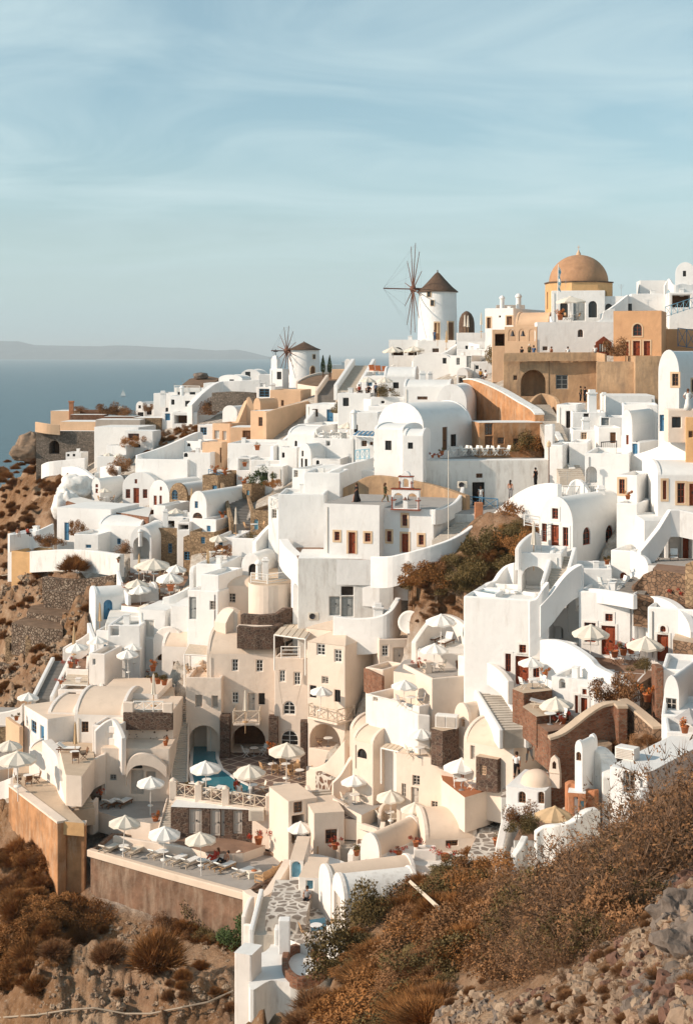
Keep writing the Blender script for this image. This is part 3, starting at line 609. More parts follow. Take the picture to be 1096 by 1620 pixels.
H('square orange mansion with fanlight window and three red doors',970,1046,1075,491,562,th=17,Y=166,mat='ochre_pink',d=7,F=[(1001,512,1015,531,'aWrs'),(985,540,994,562,'Drs'),(1001,539,1012,562,'Drs'),(1018,539,1028,562,'Drs')],ex=2,roof='slab',bevel=.04)
mi=MB()
H('tall old ochre wall house with big arched doorway',796,868,None,560,628,th=7,Y=166,mat='ochre_old',d=7,F=[(824,585,863,627,'aO'),(812,594,818,601,'Wd')],roof='slab',ex=3,rm='floor_beige')
H('ochre retaining house wall with one shuttered grey window',868,944,None,560,632,th=5,Y=165.6,mat='ochre_old',d=7,F=[(879,593,898,615,'Wg')],roof='slab',ex=3,rm='floor_beige')
H('blank sunlit ochre retaining block below the orange mansion',943,1008,1052,572,628,th=12,Y=160,mat='ochre_old',d=8,roof='slab',ex=3,rm='floor_beige')
H('shaded ochre retaining block beside the white arched villa',1004,1062,None,563,640,th=3,Y=159,mat='ochre_old',d=8,roof='slab',ex=3,rm='floor_beige')
ribbon('low ochre parapet of the castle viewing terrace',[(796,558,165.8),(868,557,165.2),(944,557,165),(958,560,163)],h=1.0,t=.3,mat='ochre_old',smooth=False)
def bellwall():
 Y=178;a=W3(798,546,Y);b=W3(849,546,Y-1);L=(b-a).length;d=(b-a).normalized();e=empty('belfry_wall',a,'ochre arcade with two hanging bronze bells left of the grey wall','belfry',rz=math.atan2(d.y,d.x))
 wall=MB();lps=[arch_pts(L*.12,L*.36,.5,2.0,True),arch_pts(L*.44,L*.68,.5,2.0,True),arch_pts(L*.76,L*.95,.5,2.0,True)]
 for y in(0,.5):wall.poly([[(s,y,z)for s,z in[(0,-2),(L,-2),(L,2.3),(0,2.3)]]]+[[(s,y,z)for s,z in l]for l in lps])
 for l in lps:m=len(l);wall.add([(s,0,z)for s,z in l]+[(s,.5,z)for s,z in l],[(i,(i+1)%m,(i+1)%m+m,i+m)for i in range(m)])
 wall.add([(0,0,2.3),(L,0,2.3),(L,.5,2.3),(0,.5,2.3)],[(0,1,2,3)]);wall.build('wall',M['ochre_pale'],e,.04)
 for s in(.24,.56):
  bb=MB();bb.lathe([(.05,0),(.12,-.05),(.18,-.35),(.30,-.6),(.30,-.63)],(L*s,.25,1.75),12);bb.tube([(L*s,.25,1.9),(L*s,.25,1.7)],.03);bb.build('bell',M['metal_dark'],e)
bellwall()
H('flat tan canopy house left of the bells',778,822,None,521,548,th=6,Y=181,mat='ochre_pale',d=4,F=[(783,528,800,547,'Ok')],roof='slab',ex=3)
H('barrel vaulted ochre house left of the dome',815,867,None,514,530,th=14,Y=190,mat='ochre_pale',d=9,roof='U',rise=1.9,ex=4,rm='ochre_pale')
H('white two-room house with two tan doors left of the church',767,812,862,487,520,th=28,Y=199,F=[(801,500,810,514,'Dds'),(770,502,776,519,'Dds'),(789,499,792,502,'Wk')],ex=4)
H('brown shed roof behind the white house left of the church',785,830,None,482,500,th=5,Y=208,mat='grey_render',d=5,ex=3)
H('white wall with round holes between windmill and church',722,767,None,526,548,th=5,Y=214,mat='white',d=5,ex=4,roof='slab')
H('low white terrace house right of the large windmill',722,768,None,540,562,th=6,Y=208,d=4,ex=4)
def windmill(label,px,py_eave,py_base,Y,Rb,Rt,apex,hubpx,hubpy,R,el,n=12,tip=None,door=None,wins=()):
 c=W3(px,py_base,Y);h=z_of(py_eave,Y)-c.z;e=empty('windmill',(c.x,c.y,c.z-1),label,'windmill')
 mb=MB();mb.lathe([(Rb*1.02,0),(Rb,1),((Rb+Rt)/2,h*.5+1),(Rt,h+1)],n=40);mb.build('tower',M['white'],e)
 ha=z_of(apex,Y)-z_of(py_eave,Y)
 rf=MB();rf.lathe([(Rt*.9,h+.9),(Rt*1.10,h+.88),(Rt*1.10,h+1.0),(Rt*.8,h+1+ha*.22),(Rt*.45,h+1+ha*.55),(Rt*.12,h+1+ha*.88),(.1,h+1+ha*.93),(.08,h+1+ha*1.03),(.001,h+1+ha*1.05)],n=36);rf.build('roof',M['thatch'],e)
 th=rad(el);ax=Vector((-math.cos(th),-math.sin(th),.02)).normalized();hub=W3(hubpx,hubpy,1);
 t0=Vector((0,0,z_of(hubpy,Y)-c.z+1));hubw=Vector(((hubpx-CX)/F_*Y-c.x,0,0));dist=abs(hubw.x)/max(.3,math.cos(th));hubp=t0+ax*dist
 up=Vector((0,0,1));sd_=ax.cross(up).normalized();up=sd_.cross(ax).normalized()
 wh=MB();wh.tube([t0+ax*(Rt*.5),hubp+ax*.5],.22,8);wh.lathe([(.001,.4),(.5,.35),(.5,-.35),(.001,-.4)],n=10)
 hv=len(wh.v)-40
 for i in range(hv,len(wh.v)):
  v=wh.v[i];wh.v[i]=tuple(hubp+sd_*v[0]+up*v[1]+ax*v[2])
 wh_o=wh.build('axle',M['rust_pole'],e)
 for i in range(n):
  a=2*math.pi*(i+.35)/n;dr=sd_*math.cos(a)+up*math.sin(a)
  am=MB();am.tube([hubp,hubp+dr*R*.5,hubp+dr*R],.10,5,r2=.045);am.build('sail_arm',M['rust_pole'],wh_o)
 tipp=hubp+ax*(R*.65);bw=MB();bw.tube([hubp,tipp],.10,5);bw.build('bowsprit',M['rust_pole'],wh_o)
 st=MB()
 for i in range(n):
  a=2*math.pi*(i+.35)/n;p=hubp+(sd_*math.cos(a)+up*math.sin(a))*R*.96;st.tube([tipp,p],.006,3)
  a2=2*math.pi*(i+1.35)/n;st.tube([p,hubp+(sd_*math.cos(a2)+up*math.sin(a2))*R*.96],.007,3)
 st.build('rigging',M['metal_dark'],wh_o)
 for(wx,wy,ww,hh,kind)in wins:
  xx=(wx-CX)/F_*Y-c.x;rr=Rb+(Rt-Rb)*min(1,(z_of(wy,Y)-c.z)/h);yy=-math.sqrt(max(.1,rr*rr-xx*xx));an=math.atan2(yy,xx)
  o=MB();
  Mx=Matrix.Translation((rr*math.cos(an),rr*math.sin(an),z_of(wy,Y)-c.z+1))@Matrix.Rotation(an+math.pi/2,4,'Z')
  lp=arch_pts(-ww/2,ww/2,-hh/2,hh/2,kind=='a');inn=[(s*.78,z*.86)for s,z in lp]
  o.poly([[Mx@Vector((s,-.06,z))for s,z in lp],[Mx@Vector((s,-.06,z))for s,z in inn]]);m=len(lp)
  o.add([Mx@Vector((s,-.06,z))for s,z in lp]+[Mx@Vector((s,.3,z))for s,z in lp],[(i,(i+1)%m,(i+1)%m+m,i+m)for i in range(m)])
  wo=o.build('door' if hh>1.5 else 'window',M['surround'],e);q=MB();q.poly([[Mx@Vector((s,-.03,z))for s,z in inn]]);q.build('leaf' if hh>1.5 else 'pane',M['wood_brown']if hh>1.5 else M['glass_dark'],wo)
 return e
windmill('large white windmill with conical thatched roof and many-armed sail wheel',692,461,540,228,3.15,2.95,428,653,458,7.3,8,wins=[(677,466,.8,1.0,''),(682,480,.7,1.0,''),(711,524,1.3,3.2,''),(689,524,1.0,3.0,'')])
windmill('smaller white windmill near the point with open sail wheel',481,552.5,604,262,2.95,2.75,540,454,555.5,4.6,24,wins=[(497,564,.7,.9,''),(495,586,1.1,1.9,'a')])
dk=W3(738,520,240);e=empty('windmill',(dk.x,dk.y,dk.z-3),'dark dry-stone mill stump with domed top behind the large windmill','windmill');q=MB();q.lathe([(1.35,0),(1.3,4),(1.15,4.8),(.8,5.5),(.3,5.9),(.001,6)],n=16);q.build('tower',M['thatch'],e)
H('white base house under the large windmill with awning openings',615,661,None,537,565,th=6,Y=222,d=6,F=[(619,549,638,562,'aOk'),(645,548,659,562,'aOk')],ex=4)
H('white windmill forecourt block with small brown window',660,721,None,538,564,th=6,Y=219,d=7,F=[(684,551,694,557,'Wd')],ex=4)
ribbon('long white wall sloping from the windmill to the church terrace',[(653,571,204),(680,563,206),(705,556,208),(728,542,210),(760,545,206)],h=4,t=.5)
H('white gabled cottage with two dark windows below the windmill',653,713,None,569,600,th=10,Y=200,d=6,F=[(700,566,706,575,'Wk'),(722,566,727,575,'Wk'),(702,566,706,575,'Wk')],ex=4,roof='V',rise=1.0)
H('white house with tall grey door below the windmill right side',712,746,770,562,592,th=22,Y=197,F=[(722,566,727,577,'Wg'),(738,563,745,584,'Dg')],ex=4)
H('white stepped house beside the potted tree and the ochre wall',745,785,None,572,600,th=8,Y=190,d=5,ex=4,F=[(752,578,757,584,'Wk')])
H('white parapet house with planted roof below the holed wall',722,775,None,552,572,th=7,Y=203,d=4,ex=3)
H('little white chapel-like cottage below the windmill',722,740,None,592,606,th=12,Y=186,d=5,roof='V',rise=.9,F=[(725,594,737,606,'Ok')],ex=3)
stairs('broad white stairway climbing left of the windmill',(549,619,196),(575,578,216),w=2.6,n=26,mat='step',side='white',sw=.5,sh=1.0)
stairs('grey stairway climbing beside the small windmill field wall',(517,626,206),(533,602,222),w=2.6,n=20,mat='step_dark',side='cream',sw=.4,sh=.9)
H('low white house with blue window right of the small windmill',508,552,None,577,592,th=5,Y=262,d=5,F=[(518,581,524,590,'Db')],ex=4)
H('tan wall room beyond the cypresses',525,560,None,584,598,th=5,Y=240,mat='ochre_pale',d=5,ex=3)
H('tiny white gabled chapel at the head of the white stairway',545,555,None,573,584,th=10,Y=240,d=4,roof='V',rise=.6,ex=3)
patch('raised brown stony field beside the small windmill',[(472,606,238),(500,610,232),(532,607,232),(545,592,250),(515,588,256),(488,593,252)],'soil',2)
ribbon('pale parapet around the brown stony field',[(470,603,240),(482,596,246),(500,590,250),(520,588,252)],h=1.2,t=.4,mat='cream')
ribbon('white wall under the brown stony field',[(472,607,237.5),(500,611,231.5),(532,609,231)],h=4,t=.4,mat='cream')
PLQ=[]
def crosschurch():
 e=H('small white chapel with a cross beside the small windmill',427,447,457,583,606,th=30,Y=248,ex=3,F=[(438,588,445,600,'Wk')])
 w=Vector(e.location);
 b=MB();x0=.3;hh=e['_h'];b.box(.1,.2,hh-.4,1.3,1.2,hh+1.6);b.lathe([(.75,hh+1.6),(.5,hh+2.1),(.001,hh+2.35)],(0.7,.7,0),4,a0=math.pi/4,a1=math.pi/4+2*math.pi,smooth=False);bo=b.build('bell_tower',M['white'],e,.05)
 c=MB();c.tube([(.7,.7,hh+2.2),(.7,.7,hh+3.4)],.07,4);c.tube([(.25,.7,hh+2.95),(1.15,.7,hh+2.95)],.07,4);c.build('cross',M['metal_dark'],bo)
crosschurch()
H('white and blue cottage below the chapel with the cross',405,430,None,612,634,th=18,Y=232,d=5,F=[(410,615,426,628,'Wb')],ex=3)
H('white vaulted house with dark window far behind the ridge wall',380,413,None,596,606,th=10,Y=262,d=6,roof='V',rise=1.4,F=[(388,588,396,598,'Wk')],ex=3)
H('pale house right of the far vaulted house',409,432,None,592,606,th=5,Y=260,d=4,ex=3)
H('small white pavilion with low gable on the far ridge',346,383,None,599,610,th=14,Y=248,d=5,roof='V',rise=.7,F=[(363,600,370,604,'Wk')],ex=3)
ribbon('broad white wall sweeping over the far left ridge',[(300,640,232),(322,618,236),(345,604,240),(380,602,240),(412,600,240)],h=5.2,t=1.0)
H('long white building on the far ridge behind the stone wall',322,411,None,606,626,th=5,Y=243,d=7,ex=3,roof='slab')
ribbon('dark dry-stone wall on the far ridge',[(336,621,228),(370,619,227),(405,621,226)],h=3,t=.6,mat='stone_grey')
H('white low house with railing terrace at the far left ridge',276,322,None,613,634,th=8,Y=243,d=6,F=[(281,620,292,627,'Wk'),(300,620,309,627,'Wk')],ex=4)
H('white building with two dark windows on the far left ridge',268,318,None,626,648,th=8,Y=236,d=7,F=[(271,632,276,640,'Wk'),(293,634,301,643,'Wk')],ex=4)
H('narrow white arched chapel front with small window at the ridge end',215,228,None,643,660,th=20,Y=250,d=6,roof='V',rise=.9,F=[(219,641,223,646,'Wk'),(218,652,227,659,'Wk')],ex=3)
H('white house with dark doors beside the arched chapel front',228,259,None,640,660,th=6,Y=250,d=5,F=[(247,642,253,658,'Dk'),(232,644,240,656,'Wd')],ex=3)
H('white long house with blue gate and dark windows on the left ridge',243,300,None,622,652,th=9,Y=244,d=8,F=[(270,631,276,639,'Wk'),(262,645,266,652,'Wk')],ex=4)
H('white veranda house with round plant on the left ridge',272,312,None,652,674,th=8,Y=232,d=6,F=[(276,657,296,670,'Ok'),(262,652,270,666,'Wb')],ex=4)
H('white corner room with pale blue shutters on the left ridge',256,275,None,652,674,th=12,Y=234,d=5,F=[(261,654,269,665,'Sb')],ex=4)
H('long low stone wall house at the left ridge with sunlit top',164,212,None,659,676,th=4,Y=238,d=5,mat='stone_red',ex=3,roof='slab')
H('brown stone retaining house below the ridge chapel',210,255,None,661,678,th=4,Y=234,d=6,mat='stone_tan',ex=4,roof='slab')
H('tan ruined wall with a chimney stub on the left ridge',80,111,None,650,670,th=12,Y=246,d=5,mat='ochre_pale',ex=4,roof='slab')
cp=W3(113,654,246);q=MB();q.box(-.35,-.35,-1,.35,.35,2.1);q.box(-.45,-.45,1.9,.45,.45,2.15);o=q.build('chimney',M['terracotta_wall']);o.location=(cp.x,cp.y,cp.z);tag(o,'brick red chimney stub beside the ruined tan wall','chimney')
H('flat grey roofed house behind the tan wall on the left ridge',111,156,None,650,664,th=4,Y=250,d=6,mat='stone_red',ex=4,rm='floor_white')
H('red stone ruin wall right of the grey roof on the left ridge',111,165,None,656,668,th=4,Y=240,d=3,mat='stone_red',ex=4,roof='slab')
H('pale sandy wall block of the old fort',95,151,None,667,690,th=6,Y=231,d=6,mat='ochre_pale',ex=3,roof='slab')
H('round-shouldered dark stone fort wall with arched cave opening',57,150,None,682,720,th=8,Y=229,d=7,mat='stone_grey',F=[(78,697,94,718,'aOk'),(133,714,136,722,'Wd')],ex=3,roof='slab')
ribbon('low sandy parapet along the left end of the fort',[(57,667,230),(75,670,229),(95,672,229)],h=1.6,t=.5,mat='ochre_pale')
H('large plain white house below the fort',149,219,None,676,716,th=12,Y=222,d=8,F=[(201,684,221,700,'O')],ex=3,roof='slab')
H('white house with red framed windows at a grey pergola left ridge',196,242,None,682,704,th=10,Y=216,d=4,F=[(203,686,220,697,'Wr'),(212,703,222,708,'Wk')],ex=4,roof='slab')
H('grey flat terrace roof right of the white fort house',151,222,None,664,676,th=3,Y=230,d=5,mat='grey_render',ex=3,roof='slab')
ribbon('white curved wall with step at the left cliff edge',[(68,735,222),(80,730,220),(110,727,219),(136,724,218)],h=2.2,t=.6)
ribbon('white winding parapet behind the cliff edge house',[(100,739,214),(120,738,211),(135,744,208),(150,756,204)],h=1.6,t=.6)
H('small white cube houses behind the parasols at the left point',104,128,None,716,724,th=12,Y=224,d=3,ex=3,F=[(106,718,110,722,'Wk'),(115,718,119,722,'Wk')])
ribbon('white low boundary wall at the left point below fort',[(150,748,206),(165,746,206),(180,752,204)],h=1.6,t=.5)
H('white chimneyed cottage below the pergola on the left',168,200,None,705,716,th=15,Y=214,d=4,ex=4)
H('white low garden house beside the thatched parasols',153,186,None,722,738,th=10,Y=210,d=4,ex=3)
ribbon('white garden wall right of the thatched parasols',[(160,739,206),(175,736,204),(190,738,202)],h=1.6,t=.4)
def lump(label,px,py,Y,r,mat,name='painted_rock',cat='rock',seed=1,n=20):
 c=W3(px,py,Y);mb=MB();rs=random.Random(seed);vs=[]
 for i in range(n+1):
  for j in range(n*2):
   th=math.pi*i/n;ph=math.pi*j/n;d=Vector((math.sin(th)*math.cos(ph),math.sin(th)*math.sin(ph),math.cos(th)))
   k=1+.28*noise.noise(d*1.6+Vector((seed*3.1,0,0)))+.14*noise.noise(d*4+Vector((seed,5,0)))+.08*noise.noise(d*9+Vector((seed,1,7)))
   vs.append((d.x*r[0]*k,d.y*r[1]*k,d.z*r[2]*k))
 fs=[(i*2*n+j,i*2*n+(j+1)%(2*n),(i+1)*2*n+(j+1)%(2*n),(i+1)*2*n+j)for i in range(n)for j in range(2*n)]
 mb.add(vs,fs,True);o=mb.build(name,M[mat]);o.location=c;tag(o,label,cat);return o
lump('whitewashed craggy rock at the left cliff edge',122,772,196,(2.7,2.0,1.9),'white_aged',seed=3)
lump('whitewashed rock shoulder beside the red-brown wall',104,800,192,(1.8,2,2.2),'white_aged',seed=5)
lump('dark boulder on the far ridge top',317,595,256,(1.3,1.2,.7),'rock_grey',seed=8,name='boulder',cat='boulder')
H('narrow white vaulted house with red slit windows at the cliff terrace',145,159,197,769,796,th=28,Y=194,roof='V',rise=1.1,F=[(151,766,155,771,'Wr'),(151,773,155,780,'Wr')],ex=3)
H('wide white gabled house with red door and two red windows',194,248,None,770,797,th=10,Y=189,d=8,roof='V',rise=1.9,F=[(213,758,217,765,'Wr'),(199,774,206,788,'Wr'),(211,772,220,796,'Dr'),(226,774,233,788,'Wr')],ex=3)
H('white rounded gable house with two red doors',236,268,330,785,803,th=30,Y=183,roof='V',rise=2.0,F=[(253,770,256,776,'Wr'),(243,784,248,799,'Dr'),(252,784,256,799,'Dr')],ex=3,d=8)
slab('white sun terrace in front of the red windowed houses',[(106,792),(150,806),(195,812),(235,818),(240,803),(200,797),(150,792),(120,784)],187,2.2,mat='stone_red',top='floor_white')
ribbon('red-brown stone wall under the cliff terrace',[(106,793,187),(150,802,184),(192,811,181),(192,818,181)],h=3,t=.5,mat='stone_red',smooth=False)
ribbon('red-brown stone wall below the rounded gable house',[(192,813,180),(228,808,179),(245,806,178)],h=3.4,t=.5,mat='stone_red',smooth=False)
H('sunlit white house wall with bougainvillea and dark blue door',90,176,None,806,850,th=20,Y=172,d=7,F=[(102,827,109,855,'Db')],ex=2.5,roof='slab')
H('white house with pale blue windows below the bougainvillea wall',156,222,None,833,868,th=18,Y=168,d=7,F=[(162,851,173,868,'Wb'),(185,852,191,861,'Wb'),(136,862,144,868,'Wb')],ex=3,roof='U',rise=1.0)
H('small white stair house with slanting parapet',117,156,None,846,868,th=15,Y=166,d=5,F=[(136,862,144,867,'Wb')],ex=3)
H('white arched porch with stone inner arch',206,240,None,855,888,th=10,Y=160,d=6,roof='V',rise=1.6,F=[(211,849,236,886,'aO')],ex=3)
ribbon('long weathered white garden wall above the bare slope',[(50,872,164),(80,870,162),(110,869,160),(150,871,157),(193,877,153)],h=2.4,t=.6,mat='white_aged')
H('round white lookout with orange plastered side at the cliff',12,50,None,846,868,th=20,Y=168,d=5,F=[(27,862,38,867,'Wk')],ex=2.5)
H('orange plastered cube under the white lookout',18,50,None,874,892,th=25,Y=164,d=4,mat='ochre',ex=3,rm='white_roof')
ribbon('white curved wall behind the seated people at the cliff edge',[(14,846,166),(45,842,168),(62,838,168),(84,828,169)],h=2.0,t=.4)
H('big plain white tapering house block on the left slope',214,297,322,727,758,th=14,Y=190,d=12,ex=3)
ribbon('white wall with round window rising to the right',[(216,720,194),(260,706,196),(310,684,200),(318,686,200)],h=5,t=.6)
H('white house with round openings beside the ochre block',292,318,345,698,726,th=25,Y=197,F=[(296,701,301,706,'aWk')],ex=3)
H('white stepped block with round niche below the ochre houses',290,333,None,716,740,th=10,Y=190,d=5,F=[(291,716,297,723,'aWk')],ex=3)
H('white gabled house with round end wall and stone arch',268,296,330,784,798,th=28,Y=176,roof='V',rise=1.5,mat='stone_tan',F=[(272,775,281,790,'aWb')],rm='white_roof',d=10,ex=3)
H('curved white wall house left of the blue windows',243,262,290,800,830,th=22,Y=170,d=6,ex=3,F=[])
H('white vaulted house with blue shutter window',300,327,368,800,850,th=28,Y=160,roof='V',rise=1.6,F=[(308,793,313,804,'Wb'),(305,811,320,820,'aWd')],d=9,ex=3)
H('white cube with blue door and stone planter roof',318,342,372,822,858,th=25,Y=157,F=[(327,832,333,850,'Db')],ex=3)
H('white canopy house with glass doors and blue panel',255,300,None,818,835,th=10,Y=166,d=5,F=[(260,824,276,836,'Ok'),(290,820,300,832,'Wb')],ex=3)
H('stone house front with two blue windows',240,298,None,836,870,th=8,Y=163,d=5,mat='stone_tan',F=[(266,860,272,875,'Wb'),(248,868,252,877,'Wb'),(286,852,296,860,'Wb')],ex=3)
H('stone house front with blue door behind the cafe parasols',290,330,None,850,885,th=10,Y=158,d=5,mat='stone_tan',F=[(307,858,314,876,'Db'),(291,873,303,886,'Wb')],ex=3)
H('low stone and white room with dark hollow',280,300,None,826,838,th=10,Y=160,d=4,F=[(283,830,298,838,'Ok')],ex=3)
H('white lookout cube with blue framed window beside the porch',240,262,None,832,850,th=10,Y=165.5,d=3,F=[(247,836,253,848,'Wb')],ex=3)
H('stone stable wall with blue gates',320,345,388,752,790,th=20,Y=174,mat='stone_tan',F=[(336,768,343,780,'Db')],ex=3)
H('white parapet house with blue railing behind the stone gate',330,372,None,748,768,th=8,Y=180,d=5,F=[],ex=3)
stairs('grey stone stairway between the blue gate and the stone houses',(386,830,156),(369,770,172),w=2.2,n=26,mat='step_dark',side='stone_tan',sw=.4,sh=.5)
H('stone pier house with pale blue door right of the grey stairs',383,398,420,766,800,th=30,Y=166,mat='stone_tan',F=[(390,776,394,800,'DB')],ex=3)
H('ochre house with two white shuttered windows',336,364,383,670,706,th=20,Y=204,mat='ochre_pale',F=[(339,681,347,694,'Sw'),(352,682,358,696,'Sw')],ex=3,d=6)
H('ochre house with brown double door',364,398,None,676,704,th=6,Y=200,mat='ochre_pale',d=6,F=[(384,681,397,702,'Dd'),(402,691,407,698,'Wd')],ex=3,roof='slab')
H('long ochre ridge house with two dark windows',396,420,494,650,694,th=28,Y=196,mat='ochre_pale',F=[(409,660,415,674,'Wd')],S=[(471,660,481,670,'Wd')],ex=3,roof='slab')
ribbon('sloping ochre gable wall rising to a point',[(419,652,194),(450,643,199),(486,634,206),(494,640,206)],h=6,t=.5,mat='ochre_pale',smooth=False)
H('ochre block above the long ochre ridge house',427,476,None,617,645,th=10,Y=222,mat='ochre_pale',d=8,F=[(445,633,449,642,'Wd')],ex=3)
H('small vaulted ochre house with dark door',401,412,440,640,662,th=30,Y=214,mat='ochre_pale',roof='V',rise=1,F=[(403,648,408,662,'Dd')],ex=3,rm='ochre_pale')
ribbon('curved tan ridge wall with chimney post',[(373,672,208),(380,655,209),(388,636,210),(393,628,210),(396,630,210),(401,640,210)],h=6,t=.6,mat='ochre_pale')
H('pale blue-white vaulted house left of the tan ridge wall',352,375,400,652,668,th=22,Y=214,roof='V',rise=1.0,ex=3,d=7)
H('sandy lower house with a dark arched door',320,351,360,700,745,th=18,Y=192,mat='ochre_pale',F=[(348,708,354,732,'aDd')],ex=3)
H('white and blue glazed porch under the ochre shuttered house',313,337,None,672,692,th=10,Y=208,d=3,F=[(317,676,327,688,'Wb')],ex=3)
H('white long retaining house right of the sandy door house',360,444,None,702,745,th=10,Y=184,d=9,ex=3)
H('white block with dark doorway below the ochre ridge',440,470,None,697,728,th=12,Y=180,d=6,F=[(446,714,449,722,'Wk')],ex=3)
slab('white sunken roof terrace with a potted agave',[(396,722),(440,724),(446,716),(402,714)],184,3,par=.8,top='floor_white')
H('white niche house with potted plant below the sunken terrace',374,396,None,724,745,th=12,Y=178,d=4,F=[(378,726,394,744,'N')],ex=3)
H('white flat house with curved rim below the roof terrace',396,455,None,728,745,th=8,Y=176,d=5,ex=3)
H('white pergola house beside the dark green bushes',402,448,470,738,768,th=12,Y=168,d=4,F=[],ex=3)
patch('brown hilltop earth with stones above the far ridge house',[(286,610,248),(335,609,246),(347,598,258),(325,594,262),(300,599,260)],'soil',2)
lump('dark tumbled rock at the left tip of the fort',50,704,233,(2.5,2.2,1.8),'rock',seed=11,name='rock',cat='rock')
lump('brown rock spur below the left tip of the fort',40,716,232,(2.4,2.2,1.6),'rock',seed=14,name='rock',cat='rock')
H('low stone cafe terrace house right of the grey stairs',396,432,None,808,850,th=14,Y=148,d=6,mat='stone_tan',ex=3,rm='floor_brown',F=[(402,822,408,838,'DB')])
H('small white kiosk with red door above the cafe terrace',424,446,None,786,812,th=12,Y=153,d=4,ex=3,F=[(430,793,436,810,'Dr')])
H('white stepped house left of the grey stone stairway foot',340,372,None,850,880,th=12,Y=150,d=6,ex=3,F=[(346,858,352,868,'Wb')])
H('stone house with small blue window beside the cafe parasols',300,340,None,842,872,th=14,Y=154,d=5,ex=3,mat='stone_tan',F=[(318,850,324,860,'Wb')])
slab('brown paved cafe court with dark planters below the stone stairs',[(330,884),(380,890),(440,866),(420,856),(350,868)],146,2.5,mat='stone_tan',top='floor_brown',name='courtyard',cat='courtyard')
for a in[('dark green shrub in the stone cafe court',392,862,145.5,1.3,'olive',1.1),('russet plant at the stone cafe court edge',352,874,146,1.0,'dry',1.0),('shrub beside the small white kiosk',450,800,152,1.2,'brown',1.1)]:PLQ.append(a)
H('big white barrel vaulted house in the middle of the village',597,670,758,676,722,th=40,Y=146,roof='V',rise=2.5,S=[(700,669,708,712,'Dd'),(713,687,722,706,'Wk')],ex=3,d=8.5,bevel=.1)
H('tall white house with curved roof and one dark shuttered window',592,637,668,680,755,th=28,Y=138,F=[(609,697,619,712,'Wk')],S=[],roof='U',rise=.6,ex=3,d=4.5)
H('narrower white house with small dark window beside the shuttered one',637,669,712,690,738,th=14,Y=136.5,F=[(645,700,653,710,'Wk')],roof='U',rise=.7,ex=3,d=4)
e_,zc=slab('white walled courtyard terrace with dining tables',[(664,727),(893,725),(880,712),(740,712),(690,714)],139,5,par=.55,top='floor_grey')
ZCOURT=zc
H('long plain retaining wall house with dark door and small window',664,893,None,728,800,th=-2,Y=138.5,d=2,F=[(747,763,766,800,'Dk'),(753,749,763,756,'Wd')],mat='white_aged',roof='slab',ex=3)
ribbon('white-topped orange stained retaining wall sloping past the big vault',[(738,600,170),(752,600,168),(775,608,165),(800,620,161),(825,635,157),(846,647,154),(853,655,152)],h=6.6,t=1.0,mat='orange_old',cap='white_aged')
H('old orange-pink house wall with two windows beside the big vault',757,858,None,668,724,th=-6,Y=150,d=5,mat='orange_old',F=[(767,669,779,688,'Wd'),(767,690,779,712,'Dd'),(787,692,797,702,'Wd'),(812,694,822,706,'Wd')],roof='slab',ex=3)
H('white low dome roofed house below the windmill',607,657,None,596,620,th=6,Y=178,d=8,roof='U',rise=1.3,ex=3)
H('grey-white vaulted house with small grille window',638,712,None,612,640,th=8,Y=168,d=7,roof='U',rise=.9,F=[(660,627,676,632,'Wd')],ex=3)
H('round white vault tucked between grille window house and orange wall',690,738,None,636,660,th=14,Y=160,d=8,roof='V',rise=2.0,ex=3)
H('white sunbathing terrace house with orange loungers',572,618,None,595,615,th=10,Y=188,d=7,ex=3)
slab('white roof terrace with parasols and seated guests',[(560,630),(600,632),(640,629),(632,625),(570,625)],176,3,par=.6,top='floor_white')
H('white parapet house left of the guest terrace',534,586,None,622,655,th=8,Y=174,d=5,ex=3)
H('white holed parapet house below the guest terrace',586,640,None,628,650,th=6,Y=170,d=5,ex=3,F=[(603,634,608,638,'Wk')])
H('small white cube with dome lantern beside the holed parapet',582,612,None,642,668,th=15,Y=164,d=4,F=[(586,652,591,662,'Wk'),(594,654,600,663,'Wk')],ex=3)
H('white restaurant pavilion left of the big vault',553,598,None,652,690,th=10,Y=158,d=5,F=[(560,672,566,684,'Wk'),(572,697,580,706,'Wk')],ex=4)
H('white house with two tan windows under the restaurant roof',562,592,None,690,732,th=8,Y=148,d=5,F=[(572,697,580,706,'Wd'),(585,699,590,704,'Wd')],ex=3)
ribbon('white sweeping parapet from the railing balcony to the left',[(590,722,146),(575,728,145),(550,734,143),(520,746,141),(484,762,141)],h=5,t=.5)
H('tall white blank house with slanting shade left of the church',481,538,545,748,795,th=10,Y=137,d=5,ex=3,F=[])
H('plain white wall house left of the church terrace',440,513,None,782,860,th=4,Y=133,d=6,ex=3,F=[])
H('white block with balcony railing and one shuttered window',424,444,None,790,826,th=30,Y=141,d=8,F=[(430,806,437,820,'Wc')],ex=3)
H('white corner house with small square windows above the balcony',462,490,None,742,772,th=24,Y=146,d=7,F=[(465,744,471,755,'Wc'),(482,752,487,762,'Wk')],ex=4)
H('small white arched chapel with three slim windows',472,492,510,720,750,th=28,Y=156,roof='V',rise=1.3,F=[(477,713,480,722,'Wk'),(476,725,479,740,'Wk'),(482,726,486,742,'Wk')],ex=3,d=6)
H('white house with round arched openings beside the slim windowed chapel',494,538,None,726,745,th=12,Y=154,d=6,F=[(521,713,534,728,'aN'),(500,728,505,738,'aWk')],ex=4)
H('white restaurant block carrying laid tables on its roof',494,557,None,694,730,th=14,Y=158,d=7,ex=4,F=[(516,697,522,705,'N')])
slab('round ended white dining terrace with parasol',[(505,688),(560,690),(566,682),(540,678),(514,680)],166,3,par=.5,top='floor_grey',smooth=True)
